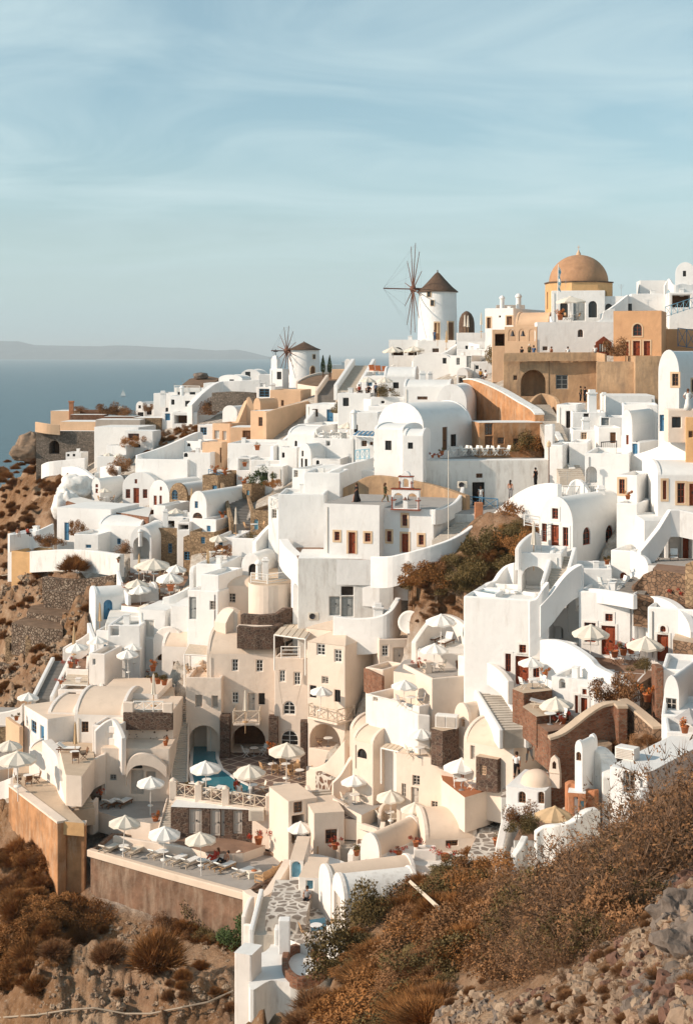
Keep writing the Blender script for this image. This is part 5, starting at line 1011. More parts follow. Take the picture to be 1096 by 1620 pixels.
deck,ZDK=slab('tiled hotel pool deck above the stone fronted rooms',[(271,1262),(430,1285),(470,1262),(520,1230),(546,1200),(480,1190),(420,1180),(290,1183),(283,1195)],113.3,2.9,mat='cream',top='deck_tiles',name='pool_deck',cat='deck',bevel=.02)
slab('curved hotel swimming pool with deep teal water',[(303,1244),(350,1254),(398,1256),(399,1243),(376,1232),(354,1216),(347,1200),(346,1168),(302,1168),(300,1200),(298,1222)],115.9,1.0,mat='white',top='pool_water',par=.03,name='swimming_pool',cat='pool',pt=.3,toppart='water')
sr=H('brown stone fronted hotel rooms with white doors under the pool deck',270,431,None,1283,1334,th=7,Y=110.2,d=4,mat='stone_dark',roof='slab',ex=1,bevel=.02,name='hotel_rooms',cat='hotel',F=[(298,1280,319,1320,'Dc'),(332,1280,348,1323,'Dc'),(349,1280,355,1323,'Dc'),(368,1280,383,1320,'Dc'),(404,1300,417,1321,'Ww')])
ribbon('cream deck edge band above the stone fronted rooms',[(270,1257,113.6),(350,1270,111.9),(431,1283,110.0)],h=.55,t=.6,mat='cream',smooth=False)
ends=[(273,1258,113.4),(312,1264,112.6),(357,1271,111.6),(364,1272,111.5),(424,1281,110.2)]
def rl(a,b,lab):balustrade(lab,W3(a[0]+3,a[1],a[2]),W3(b[0]-3,b[1],b[2]),.95,'wood_pale','X',None,panel=.95)
rl(ends[0],ends[1],'left section of cross-braced wooden balustrade on the pool deck');rl(ends[1],ends[2],'middle section of cross-braced wooden balustrade on the pool deck');rl(ends[3],ends[4],'right section of cross-braced wooden balustrade on the pool deck')
for(x,y,Y,lab)in((274,1258,113.4,'leftmost square cream pier of the pool deck balustrade'),(314,1264,112.6,'second square cream pier of the pool deck balustrade'),(357,1271,111.6,'third square cream pier beside the waiting couple'),(426,1282,110.0,'rightmost square cream pier of the pool deck balustrade')):
 m=MB();m.box(-.28,-.28,-.3,.28,.28,1.15);m.lathe([(.3,1.15),(.22,1.25),(.12,1.32),(.001,1.4)],(0,0,0),8);o=m.build('pier',M['cream'],None,.04);o.location=W3(x,y,Y);tag(o,lab,'pier')
b=empty('air_conditioner',W3(402,1299,109.6),'boxed white air conditioner on the stone front','air conditioner');m=MB();m.box(-.4,-.1,0,.75,.6,.85);m.build('casing',M['canvas'],b,.03);m=MB()
for i in range(7):m.box(-.28,-.13,.10+i*.1,.62,-.10,.15+i*.1)
m.build('grille',M['greige_paint'],b)
stairs('long straight cream stairway between the villas and the hotel',(283,1262,115.5),(288,1085,131),w=1.15,n=52,mat='step',side='cream',sw=.15,sh=.12)
stairs('lower flight of cream steps left of the stone fronted rooms',(263,1325,110.5),(279,1266,114.8),w=1.3,n=16,mat='step',side='cream',sw=.15,sh=.12)
H('cream house wall left side of the lower parasol court',431,459,None,1262,1334,th=-2,Y=109.6,d=4,mat='cream',ex=1,roof='slab',F=[])
H('cream courtyard house with dark glass door and brown window',456,502,None,1262,1338,th=-24,Y=106.8,d=4,mat='cream',ex=1,roof='slab',F=[(465,1269,478,1286,'Wd'),(462,1290,481,1334,'Okk')])
ribbon('ogee shaped cream parapet rising above the court',[(426,1276,110),(438,1266,110.2),(444,1248,110.6),(452,1241,111),(475,1246,110),(503,1276,106.8)],h=2.2,t=.4,mat='cream')
H('cream house with brown framed window beside the middle steps',496,545,None,1284,1345,th=-12,Y=104.6,d=4,mat='cream',ex=1,roof='slab',F=[(515,1313,533,1335,'Wd')])
stairs('short steps rising beside the brown framed window',(555,1345,104),(556,1298,108),w=1.5,n=9,mat='step',side='cream',sw=.3,sh=.3)
stairs('small stone steps at the right end of the pool deck',(523,1283,109),(507,1250,112),w=1.8,n=8,mat='step',side='cream',sw=.3,sh=.4)
ribbon('brown stone planter wall at the end of the pool deck',[(503,1220,114),(512,1224,113),(528,1232,112)],h=2.4,t=.5,mat='stone_white_joint',smooth=False)
ribbon('white swooping parapet under the corner tower',[(487,1212,116),(500,1214,115),(515,1208,114),(530,1192,113.4),(548,1170,112.6)],h=2.4,t=.4,mat='cream')
slab('grey slate paved landing between the middle steps',[(520,1276),(545,1296),(575,1298),(562,1280),(535,1268)],108,1.5,mat='cream',top='deck_tiles',name='landing',cat='landing')
H('cream arched hut with tiny arched window and barrel roof',557,590,640,1178,1222,th=40,Y=106.5,mat='cream',roof='U',rise=1.0,d=4,ex=2,F=[(565,1185,580,1200,'aWk')])
pergola('slatted pergola beside the arched hut',[(603,1182),(630,1188),(655,1170),(630,1160)],106,2.2,n=4,along=0,gap=.3)
H('cream wave roofed house beside the tower foot',553,600,None,1160,1185,th=30,Y=110,mat='cream',d=4,ex=2,roof='U',rise=.8)
slab('patterned cream floor between the tower and hut',[(540,1182),(575,1178),(590,1150),(548,1155)],113,2,mat='cream',top='floor_beige')
H('large sunlit cream house with windows below the brown stone block',627,722,None,1205,1290,th=28,Y=102.5,mat='cream',ex=2,d=5,roof='slab',bevel=.12,F=[(652,1227,664,1243,'Wc'),(635,1240,642,1262,'Wc'),(650,1246,662,1272,'Dc'),(682,1268,692,1282,'Wc')])
H('cream back wall with plank door behind the two left parasols',563,630,None,1222,1275,th=4,Y=108.5,mat='cream',ex=2,d=4,F=[(576,1234,586,1250,'Wc'),(600,1235,618,1252,'Dc')])
ribbon('ogee cream divider left of the first parasol nook',[(526,1238,109.6),(538,1226,109.8),(550,1206,110),(558,1197,110.2),(568,1214,109.4),(588,1236,108.6)],h=3.2,t=.35,mat='cream')
ribbon('low cream parapet in front of the first parasol nook',[(528,1262,107.4),(545,1272,106.6),(560,1282,105.8),(574,1286,105.6)],h=1.8,t=.35,mat='cream')
slab('first parasol nook floor beside the slate landing',[(532,1270),(572,1290),(602,1275),(588,1258),(550,1252)],107.2,2,mat='cream',top='floor_grey')
slab('second parasol nook floor in the middle of the terraces',[(568,1312),(610,1330),(640,1305),(600,1288)],104.2,2.2,mat='cream',top='floor_grey')
ribbon('cream front parapet of the second parasol nook',[(566,1301,104.6),(580,1305,104.0),(597,1311,103.4),(602,1318,103.2),(606,1300,104)],h=2.4,t=.35,mat='cream')
ribbon('ogee cream divider between the second and third nooks',[(600,1290,105),(604,1275,106),(618,1266,106.6),(630,1262,107)],h=2,t=.3,mat='cream')
slab('third parasol nook floor left of the vaulted cottage',[(624,1332),(655,1344),(682,1318),(648,1302)],102.2,2.2,mat='cream',top='floor_grey')
ribbon('cream front parapet of the third parasol nook',[(622,1316,103),(632,1320,102.6),(640,1330,102),(643,1304,103.6),(655,1292,104.4),(668,1284,105)],h=2.2,t=.35,mat='cream')
ribbon('dark stone base under the second parasol nook',[(566,1328,103.8),(580,1331,103.4),(594,1336,103)],h=1.5,t=.3,mat='stone_white_joint',smooth=False)
H('vaulted cream cottage with brown window and small veranda',672,755,775,1326,1352,th=-6,Y=98.6,mat='cream',roof='U',rise=1.4,d=4.8,ex=2,F=[(705,1319,724,1339,'Wd')])
ribbon('cream gable edge rising beside the pebble lane',[(752,1350,98),(756,1325,98.6),(764,1300,100),(776,1275,101.5),(783,1260,102.2)],h=3,t=.4,mat='cream')
slab('red floored terrace with white chairs and large parasol',[(700,1235),(735,1262),(775,1250),(760,1210),(720,1192),(690,1200)],101.8,2.4,mat='cream',top='floor_red')
ribbon('low cream rounded parapet right of the red terrace',[(722,1254,101.2),(740,1264,100.4),(760,1272,99.8),(778,1262,100.4),(784,1248,101)],h=1.6,t=.35,mat='cream')
ribbon('ogee white screen behind the large parasol',[(707,1200,103.4),(712,1186,103.8),(726,1180,103.8),(735,1190,103.2),(738,1200,103)],h=2,t=.3,mat='cream')
H('dark stone cottage with flat pale roof and two small windows',752,787,810,1202,1244,th=30,Y=98.2,mat='stone_dark',roof='slab',d=3.2,ex=-1,rm='floor_beige',F=[(760,1212,768,1227,'Wo')],S=[(792,1216,800,1232,'Wo')])
slab('white lower roof terrace with red potted plants',[(572,1346),(640,1368),(700,1372),(770,1352),(700,1340),(640,1338),(600,1334)],98.6,2.4,top='floor_white')
H('white holed screen block with planter in front of the veranda',655,690,None,1345,1370,th=2,Y=96.6,mat='white',d=1,ex=1)
ribbon('white rounded parapet beside the red flower pots',[(554,1352,101),(560,1342,101.5),(575,1336,102),(600,1346,100),(622,1356,98.5),(660,1374,96),(672,1384,95)],h=2.4,t=.4)
H('white house with small arched hole and smooth round roof',570,600,640,1355,1390,th=38,Y=97,roof='V',rise=1.4,ex=3,d=5,F=[(577,1360,582,1368,'aWd')])
H('old white barrel vault with flaking paint near the bottom',524,546,636,1450,1478,th=74,Y=90,roof='V',rise=2.1,mat='white',ex=3,d=5,rm='white_aged',F=[(528,1415,538,1470,'Dc')])
H('white slab roofed house left of the flaking vault',504,523,560,1405,1440,th=70,Y=93,roof='V',rise=1.1,ex=3,d=6)
H('rounded white house with pale blue shutter window',472,506,None,1390,1425,th=8,Y=96,d=4,ex=3,F=[(485,1394,495,1408,'SB')],roof='slab')
H('white house with blue arched gate and grey roof',458,480,None,1362,1392,th=4,Y=99,d=5,ex=3,F=[(461,1364,476,1389,'aDB')],roof='slab')
slab('smooth grey-white roof above the blue gate',[(478,1390),(508,1384),(548,1368),(520,1356),(490,1352),(476,1370)],99,2.4,top='white_roof',smooth=True,name='roof_terrace',cat='roof')
bt,ZSUN=slab('sunbathing terrace above the tall brown retaining wall',[(143,1344),(265,1379),(390,1412),(432,1390),(458,1352),(330,1332),(230,1320),(176,1318)],109.5,6.2,mat='brown_render',top='floor_grey',par=.25,name='sun_terrace',cat='terrace',pt=.3)
rim('sandy coping band along the sun terrace edge',[(141,1343),(265,1378),(391,1412)],109.6,h=.5,t=.5,mat='cream_roof')
ribbon('low cream wall behind the sun loungers',[(180,1322,110.8),(230,1330,109.8),(280,1338,109),(330,1346,108.2),(368,1352,107.4),(380,1345,107.8)],h=1.2,t=.35,mat='cream',smooth=False)
slab('pebbled strip before the stone fronted rooms',[(262,1330),(335,1352),(385,1350),(420,1338),(360,1326),(280,1316)],110.2,1.5,mat='cream',top='floor_brown')
ribbon('cream end wall running down right of the sun terrace',[(390,1408,100.6),(402,1416,99.6),(420,1414,99.6),(438,1390,102),(456,1360,105)],h=3,t=.6,mat='cream')
slab('stone planter box at the corner of the sun terrace',[(392,1410),(425,1415),(436,1402),(405,1396)],101,.9,mat='stone_dark',top='soil',par=.15,name='planter',cat='planter')
stairs('broad white-jointed stone steps leading up to the blue gate',(452,1450,91.5),(466,1393,98),w=2.6,n=14,mat='paving_crazy',side=None)
stairs('narrow white steps beside the planted wall at the bottom',(418,1480,91),(432,1420,97),w=1.3,n=18,mat='step',side='white',sw=.3,sh=.5)
ribbon('small white walled planting bed below the sun terrace',[(385,1450,97),(394,1424,98.5),(400,1418,99)],h=2,t=.3)
ribbon('short white wall below the planting bed',[(386,1462,96),(405,1462,95.6),(420,1452,95.6)],h=1.6,t=.3)
slab('crazy paved yard with chairs beside the flaking vault',[(440,1480),(490,1500),(530,1500),(545,1470),(510,1440),(470,1432)],91,2.5,mat='white_aged',top='paving_crazy',name='yard',cat='yard')
H('narrow white gable pier at the bottom left of the stained roof house',370,398,None,1512,1600,th=20,Y=85.5,mat='white',rm='white_roof',d=1.6,ex=3,bevel=.12,roof='slab')
slab('white curving roof house with stained long side at the bottom',[(396,1566),(428,1552),(470,1556),(502,1548),(530,1520),(512,1480),(474,1452),(440,1458),(426,1500),(398,1518)],84.5,4.2,mat='white_aged',top='white_roof',smooth=True,name='roof_house',cat='house',bevel=.2)
slab('curved stone edged basin on the bottom roof',[(448,1530),(470,1548),(505,1540),(520,1515),(480,1492),(450,1502)],86.5,.7,mat='stone_red',top='floor_white',smooth=True,par=.5,pt=.4,name='basin',cat='basin')
q=MB();q.box(-.35,-.35,-2,.35,.35,.1);o=q.build('chimney',M['white'],None,.06);o.location=W3(450,1456,89);tag(o,'white block chimney on the roof spur at the bottom','chimney')
ribbon('white plank-like leaning wall at the bottom right of the yard',[(521,1462,88),(531,1466,87),(540,1482,86),(541,1508,85)],h=3,t=.4,mat='white_aged')
H('sunlit white villa with blue window and blue door at the lower left',38,75,120,1138,1196,th=58,Y=121.5,d=6,ex=2,F=[(49,1141,57,1160,'Wb'),(63,1149,69,1185,'Db')],roof='slab',bevel=.12)
H('white block villa in the lower left with plain front',76,120,None,1128,1175,th=6,Y=123,d=6,ex=2,roof='U',rise=.7)
H('white rounded vault villa with two brown windows in the lower left',118,196,None,1132,1182,th=5,Y=121.5,d=7,ex=2,roof='U',rise=1.5,F=[(129,1142,140,1159,'Wd'),(150,1144,163,1160,'Wd')])
H('small white arched wall block in front of the vault villa',146,186,None,1150,1195,th=14,Y=118.5,d=3,ex=2,F=[(172,1160,180,1168,'N')])
ribbon('curving white shoulder parapet beside the spotted wall',[(150,1156,118.6),(165,1143,118.8),(180,1138,119),(190,1152,118),(196,1168,117)],h=3,t=.4)
e_,ZBL=slab('cream roof terrace with closed parasol above the stone band',[(195,1124),(274,1126),(276,1088),(240,1078),(205,1090)],121,.5,mat='cream',top='floor_beige')
H('stone banded cream house with spotted wall in the lower left',195,274,None,1124,1182,th=3,Y=120.6,d=5,ex=2,mat='cream',roof='slab')
ribbon('brown stone band on the cream house',[(195,1127,120.3),(274,1127,120.1)],h=1.45,t=.2,mat='stone_dark',smooth=False)
ribbon('cream parapet pier left of the cross railing',[(195,1110,120.6),(212,1111,120.5)],h=1.0,t=.4,mat='cream',smooth=False)
ribbon('cream parapet pier right of the cross railing',[(258,1112,120.3),(274,1112,120.2)],h=1.0,t=.4,mat='cream',smooth=False)
balustrade('white cross-braced railing above the brown stone band',W3(212,1125,120.5),W3(258,1125,120.3),.8,'white_paint','X',None,panel=.9)
m=MB();rs=random.Random(4)
for i in range(28):
 x,z,r=rs.uniform(.3,3.9),rs.uniform(-.9,1.0),rs.uniform(.03,.10);m.lathe([(r,.0),(r*.8,.03),(.001,.04)],(0,0,0),6)
 n0=len(m.v)-18
 for k in range(n0,len(m.v)):v=m.v[k];m.v[k]=(x+v[0],-v[2],z+v[1])
o=m.build('inset_stones',M['stone_dark'],bpy.data.objects.get('none'));o.location=W3(196,1168,120.45);tag(o,'scattered dark stones set into the cream spotted wall','wall stones')
H('cream arched court house with fanlight door and window',160,268,None,1185,1258,th=2,Y=117.5,d=4,ex=2,mat='cream',roof='slab',F=[(174,1226,184,1235,'Wg'),(209,1207,225,1216,'aWk'),(207,1219,227,1257,'Dc'),(231,1221,246,1240,'Sc')])
ribbon('round arched cream gable over the fanlight',[(200,1226,117),(202,1208,117),(212,1195,117),(228,1192,117),(248,1198,117),(264,1212,117)],h=.9,t=.5,mat='cream')
e_,ZCT=slab('shaded blue-grey court floor with two white loungers',[(154,1284),(200,1297),(238,1303),(262,1300),(266,1262),(160,1258)],115,1.6,mat='cream',top='floor_grey')
ribbon('tapering sunlit white wall dropping to the cliff terrace',[(74,1170,121),(84,1180,120),(97,1195,118.6),(101,1220,116.8),(108,1255,114.8),(120,1285,113)],h=3.4,t=.9)
stairs('cream steps descending from the villa terrace',(133,1283,113.2),(115,1228,118),w=1.7,n=13,mat='floor_beige',side=None)
ribbon('cream wavy parapet between the steps and the lounger court',[(126,1216,118),(132,1232,117),(136,1255,115.6),(145,1268,114.6),(154,1262,114.8)],h=2.6,t=.35,mat='cream')
slab('beige paved villa terrace with a closed tan parasol',[(96,1192),(104,1226),(130,1228),(150,1200),(146,1176),(84,1172)],118.5,2.4,mat='cream',top='floor_beige')
ribbon('stepped cream parapet rising to the vault villa',[(126,1212,117.8),(140,1210,117.2),(150,1200,117.2),(166,1192,117.6)],h=2.4,t=.35,mat='cream')
e_,ZCL=slab('beige cliff terrace with large tan parasols',[(22,1244),(60,1272),(98,1300),(134,1303),(110,1280),(80,1230),(66,1206),(20,1208)],118.5,1.0,mat='ochre',top='floor_beige')
rim('tall orange stained retaining wall below the cliff terrace',[(20,1242),(60,1272),(98,1301)],118.9,h=5.6,t=.7,mat='orange_old',cap='cream')
rim('tall orange retaining wall end facing the gully',[(98,1302),(116,1303),(136,1303)],110.2,h=5.2,t=.7,mat='orange_old',cap='cream')
ribbon('white curved parapet at the left edge of the cliff terrace',[(-6,1240,122),(10,1234,121.6),(22,1228,121),(26,1214,122)],h=1.6,t=.4)
H('white house corner behind the cliff terrace parasols',46,74,None,1192,1222,th=40,Y=120.5,d=3,ex=2,roof='U',rise=.6,F=[])
slab('grey lower terrace under the left parasols',[(-30,1222),(20,1216),(68,1190),(50,1172),(-30,1168)],124,2.0,mat='cream',top='floor_grey')
slab('dark terrace with rails at the far left edge',[(-30,1150),(36,1150),(40,1120),(-30,1118)],130,2,mat='stone_tan',top='floor_grey')
ribbon('white stepped wall at the far left edge',[(-20,1130,131),(10,1126,130.6),(30,1120,130.2),(38,1112,130)],h=1.6,t=.4)
ribbon('beige planter wall with pots at the far left',[(12,1134,127),(22,1142,126),(34,1150,125)],h=2.6,t=.4,mat='ochre_pale')
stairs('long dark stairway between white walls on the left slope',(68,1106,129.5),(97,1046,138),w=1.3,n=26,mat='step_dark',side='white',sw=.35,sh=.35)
pergola('pale canvas slatted canopy beside the dark stairway',[(98,1082),(138,1083),(140,1062),(110,1061)],130,2.3,n=6,along=1,gap=.3)
H('white walled house under the slatted canopy',92,142,None,1092,1125,th=5,Y=128,d=5,ex=2,F=[(106,1096,120,1104,'Wk')])
H('white narrow tower house with a small grey window',141,166,None,1035,1096,th=14,Y=130,d=4,ex=2,F=[(147,1043,151,1052,'Wg')])
e_,ZRT=slab('rounded cream terrace with table and orange deck chairs',[(158,1080),(170,1090),(200,1094),(235,1094),(262,1080),(274,1068),(255,1046),(215,1040),(180,1046)],130.5,2.6,mat='white',top='floor_brown',par=.75,smooth=True,pt=.3)
H('white flat wall house below the rounded terrace',156,250,None,1098,1125,th=5,Y=124.5,d=6,ex=2,roof='slab')
H('white house with wicker shutter window and curved shoulders',219,262,None,966,1036,th=16,Y=136,d=5,ex=2,F=[(228,982,243,1009,'Sw'),(249,1026,258,1045,'Wd')],roof='slab',bevel=.12)
H('white round fronted house with small square window',256,300,None,1024,1076,th=10,Y=133,d=6,ex=2,F=[(274,1047,281,1058,'Wd')],roof='U',rise=1.2)
ribbon('white arched gable band above the round fronted house',[(243,1010,135.5),(252,996,135.4),(268,991,135.2),(284,998,135),(294,1016,134.6)],h=2.4,t=.5)
slab('brown roof garden with curved white rim',[(222,968),(256,975),(298,968),(292,950),(262,948),(228,955)],139,2.5,mat='white',top='floor_brown',par=.6,smooth=True)
H('plain white wall house with recessed niche and pots',170,222,None,990,1036,th=6,Y=134.5,d=5,ex=2,F=[(175,990,188,1006,'N')])
pergola('grey woven flat canopy over the niche house',[(168,986),(224,982),(228,963),(176,961)],136.5,2.4,n=14,along=0,gap=.02,slat='floor_white')
H('pale blue-white vaulted house with bright blue arched door',141,151,197,946,986,th=66,Y=143,d=6.5,ex=2,roof='V',rise=1.0,S=[(164,949,178,980,'aDb')])
ribbon('pale blue low wall beside the blue arched door',[(141,985,141),(146,1000,139),(152,1016,137)],h=3,t=.4,mat='white')
H('white roadside block with tiny blue window left of the niche house',152,172,None,998,1030,th=10,Y=136,d=4,ex=2,F=[(164,1020,168,1029,'Wb')])
ribbon('white rough parapet with the closed parasol',[(100,1025,140),(112,1018,140),(128,1010,140),(141,1000,140)],h=2,t=.5)
slab('narrow terrace with parasols above the dark stairway',[(104,1058),(140,1060),(142,1030),(112,1030)],134,2,mat='white',top='floor_brown',par=.3)
e_,ZCF=slab('brown decked cafe terrace full of cream parasols',[(192,958),(250,964),(298,940),(296,924),(240,924),(196,930)],143,3,mat='white',top='floor_brown')
ribbon('white low wall left of the cafe parasols',[(187,902,149),(190,915,147),(197,930,145),(205,942,143)],h=2,t=.35)
ribbon('white curved wall with a potted cactus at the cafe end',[(258,945,140),(272,942,140),(290,934,140.5),(300,928,141)],h=1.8,t=.4)
slab('upper brown deck of the cafe behind the front parasols',[(196,930),(298,930),(304,900),(240,896),(200,904)],150,3,mat='white',top='floor_brown')
slab('dirt terrace on a long rubble retaining wall',[(42,968),(100,976),(140,968),(148,955),(90,952),(50,958)],152,2.4,mat='rubble',top='soil',name='field',cat='field')
slab('lower rubble edged dirt terrace on the bare slope',[(18,986),(70,994),(100,996),(98,984),(40,976)],149,3.2,mat='rubble',top='soil',name='field',cat='field')
ribbon('upper crumbling rubble wall under the white garden wall',[(70,912,158),(110,916,156.5),(150,914,155),(186,908,153)],h=3.6,t=.8,mat='rubble')
ribbon('second crumbling rubble wall on the bare slope',[(72,934,155),(110,936,153.5),(150,934,152)],h=3.0,t=.8,mat='rubble')
H('ruined tan stone hut with dark slit windows',8,40,None,1010,1048,th=10,Y=150,d=5,ex=2,mat='stone_tan',F=[(16,1018,20,1030,'Wk')],rm='soil')
H('ruined low stone vault house with broken front',40,82,None,1014,1046,th=8,Y=147,d=5,ex=2,mat='stone_tan',roof='U',rise=.9,rm='soil',F=[(57,1022,61,1040,'Wk'),(49,1010,57,1020,'Wk')])
ribbon('broken stone wall below the ruined hut',[(0,1048,149),(20,1052,148),(40,1054,147)],h=2,t=.6,mat='rubble')
slab('pebbled lane climbing between the cottages',[(740,1352),(786,1352),(812,1300),(820,1250),(800,1240),(790,1262),(765,1300)],94,2.4,mat='white_aged',top='paving_crazy',name='lane',cat='lane')
slab('upper pebbled lane beside the little domed chapel',[(792,1262),(826,1262),(862,1210),(842,1196),(806,1200)],96.5,2.4,mat='white_aged',top='paving_crazy',name='lane',cat='lane')
ch=H('little white domed chapel with arched brown windows and blue shutter',800,862,905,1252,1300,th=24,Y=88,mat='white',ex=3,d=4,name='chapel',cat='chapel',roof='slab',bevel=.14,F=[(820,1253,831,1271,'aWd'),(851,1252,861,1272,'aWd')],S=[(876,1247,887,1269,'Wb')])
dome((1.55,1.4,ch['_h']),.98,ch,'cream_roof',rise=.85)
b=MB();b.box(-.35,-.3,-.3,.35,.3,.6);b.poly([[(-.35,-.3,.6),(.35,-.3,.6),(.25,-.3,1.5),(.0,-.3,1.75),(-.25,-.3,1.5)],[(-.12,-.3,.9),(.12,-.3,.9),(.12,-.3,1.25),(0,-.3,1.38),(-.12,-.3,1.25)]]);b.poly([[(-.35,.1,.6),(.35,.1,.6),(.25,.1,1.5),(.0,.1,1.75),(-.25,.1,1.5)],[(-.12,.1,.9),(.12,.1,.9),(.12,.1,1.25),(0,.1,1.38),(-.12,.1,1.25)]])
P5=[(-.35,.6),(.35,.6),(.25,1.5),(0,1.75),(-.25,1.5)];b.add([(x,-.3,z)for x,z in P5]+[(x,.1,z)for x,z in P5],[(i,(i+1)%5,(i+1)%5+5,i+5)for i in range(5)])
o=b.build('bell_tower',M['cream'],ch,.04);o.location=(2.7,1.6,ch['_h']+.15)
H('tall slim cream bell turret house with arched niche',909,921,941,1186,1250,th=36,Y=85,roof='V',rise=.5,mat='white',ex=3,d=2,F=[(911,1190,919,1204,'aWd')])
ribbon('terracotta red plastered wall below the slim turret',[(895,1240,86),(905,1236,86),(925,1248,85.5),(944,1250,85)],h=4.6,t=.5,mat='terracotta_wall')
H('terracotta annex with white and blue door',898,926,None,1256,1296,th=12,Y=84.6,d=1.2,mat='terracotta_wall',ex=1,roof='slab',F=[(908,1262,914,1290,'Dw'),(918,1268,924,1292,'DB')])
ribbon('rough white ruined wall between the turret and the flat roof',[(940,1182,87),(952,1186,86.5),(962,1200,86),(966,1230,85)],h=5,t=1.0,mat='white_aged')
slab('thatched sandy roof patch behind the slim turret',[(925,1182),(952,1184),(968,1176),(940,1168)],89,2,mat='rock',top='rock_pale',smooth=True,name='roof_patch',cat='roof')
fh=H('white flat roofed house with an air conditioner on top at the lower right',964,1024,1130,1224,1300,th=37,Y=73,mat='white',ex=3,roof='slab',d=9,F=[(986,1222,1003,1262,'Wg')],bevel=.08)
b=empty('air_conditioner',onz(990,1200,z_of(1224,73)),'large white air conditioner unit on the flat roof','air conditioner',rz=-rad(37));m=MB();m.box(-.5,-.3,0,.6,.4,.62);m.build('casing',M['white_paint'],b,.03);m=MB()
for i in range(6):m.box(-.42,-.34,.08+i*.085,.52,-.30,.12+i*.085)
m.build('grille',M['greige_paint'],b)
H('white cube with orange flowers at the right edge above the flat roof',1054,1110,None,1160,1190,th=10,Y=80,d=5,ex=2)
H('white cottage wall under the grey canopy at the right edge',1046,1110,None,1134,1165,th=14,Y=83,d=5,ex=2,F=[])
patch('grey canvas awning stretched at the right edge',[(1066,1136,82),(1100,1150,79),(1112,1136,82),(1090,1120,84)],'cushion_grey',.05,'awning','awning')
patch('white awning sheet beside the flat roofed house',[(985,1256,72),(1010,1272,70),(1040,1262,71),(1020,1244,73)],'cushion',.05,'awning','awning')
ribbon('white rough garden wall curving in front of the tan parasol',[(846,1316,80),(862,1306,80),(885,1304,79.5),(905,1298,79.5),(925,1282,80),(945,1278,80.5)],h=2.2,t=.5,mat='white_aged')
ribbon('white lane-side wall left of the little chapel',[(790,1340,84),(796,1312,86),(802,1290,88),(808,1272,90)],h=2.0,t=.5,mat='white')
ribbon('low white wall at the end of the pebbled lane',[(812,1352,80),(822,1338,80.5),(830,1322,81.5)],h=1.8,t=.4,mat='white_aged')
slab('shaded garden court of the little chapel',[(812,1330),(860,1330),(900,1312),(890,1296),(830,1296)],83.5,2,mat='white_aged',top='floor_brown',name='courtyard',cat='courtyard')
slab('white lane edge with stone steps near the flower pots',[(695,1372),(770,1378),(800,1366),(770,1352),(720,1352)],93.5,2,mat='white',top='floor_white',name='lane',cat='lane')
def inpoly(x,y,P):
 c=np.zeros(np.shape(x),bool);n=len(P)
 for i in range(n):
  (x0,y0),(x1,y1)=P[i],P[(i+1)%n]
  if y0==y1:continue
  k=((y0>y)!=(y1>y))&(x<(x1-x0)*(y-y0)/(y1-y0)+x0);c^=k
 return c
BARE=[[(-200,640),(60,690),(75,735),(130,760),(95,800),(95,850),(60,880),(200,910),(195,935),(150,960),(145,1010),(120,1035),(60,1115),(20,1135),(-200,1200)],[(-200,1250),(20,1262),(60,1290),(130,1320),(150,1370),(300,1410),(400,1420),(370,1500),(375,1620),(500,1600),(545,1520),(545,1440),(640,1390),(700,1360),(780,1345),(800,1390),(1000,1330),(1000,1290),(1300,1200),(1300,1800),(-200,1800)],[(638,880),(700,850),(760,820),(830,800),(850,840),(800,900),(760,930),(730,1000),(700,985),(640,975)],[(900,1150),(1000,1140),(1060,1180),(960,1200)]]
ys=[5.0]
while ys[-1]<475:ys.append(ys[-1]*1.0055+.0)
ys=np.array(ys);us=np.linspace(-.42,.45,480);YY,UU=np.meshgrid(ys,us,indexing='ij');XX=YY*UU
ZZ=np.concatenate([Hs(np.stack([XX[i:i+40].ravel(),YY[i:i+40].ravel()],1)).reshape(XX[i:i+40].shape)for i in range(0,len(ys),40)])
PXX=CX+F_*XX/YY;PYY=HZ-F_*ZZ/YY
bare=np.zeros(XX.shape,bool)
for P in BARE:bare|=inpoly(PXX,PYY,P)
out_of_frame=(PXX<-30)|(PXX>1130)|(PYY>1650)
bare|=out_of_frame
bb=bare.astype(float)
for _ in range(6):
 bb[1:-1,1:-1]=(bb[1:-1,1:-1]*2+bb[2:,1:-1]+bb[:-2,1:-1]+bb[1:-1,2:]+bb[1:-1,:-2])/6
rough=fbm(XX,YY+ZZ*.8,9)*.9+fbm(XX*1.0,YY+ZZ,2.2)*.28+fbm(XX,YY-ZZ,.7)*.13+np.abs(fbm(XX*1.4,(YY+ZZ)*.45,1.7))*.5
ledge=np.sin(ZZ*1.6+fbm(XX,YY,14)*2.5)*.35
fade=np.clip((YY-20)/60,.35,1)*np.where(((PXX<420)&(PYY>1380))|((PXX<200)&(PYY>700)),1.8,1.0)
lo_=np.where((PXX>80)&(PXX<420)&(PYY>1360)&(PYY<1500),2.6,0)
for _ in range(10):lo_[1:-1,1:-1]=(lo_[1:-1,1:-1]*2+lo_[2:,1:-1]+lo_[:-2,1:-1]+lo_[1:-1,2:]+lo_[1:-1,:-2])/6
rough=rough*np.clip(1-lo_*.3,.2,1);ledge=ledge*np.clip(1-lo_*.3,.2,1)
ZT=ZZ-bb*lo_+bb*(rough+ledge)*.75*fade-(1-bb)*2.8-.1
for(P,zc)in CUTS:
 xs_=[p[0]for p in P];ys_=[p[1]for p in P]
 j0,j1=np.searchsorted(ys,min(ys_)-.5),np.searchsorted(ys,max(ys_)+.5)
 if j1<=j0:continue
 k=inpoly(XX[j0:j1],YY[j0:j1],P);sub=ZT[j0:j1];sub[k]=np.minimum(sub[k],zc)
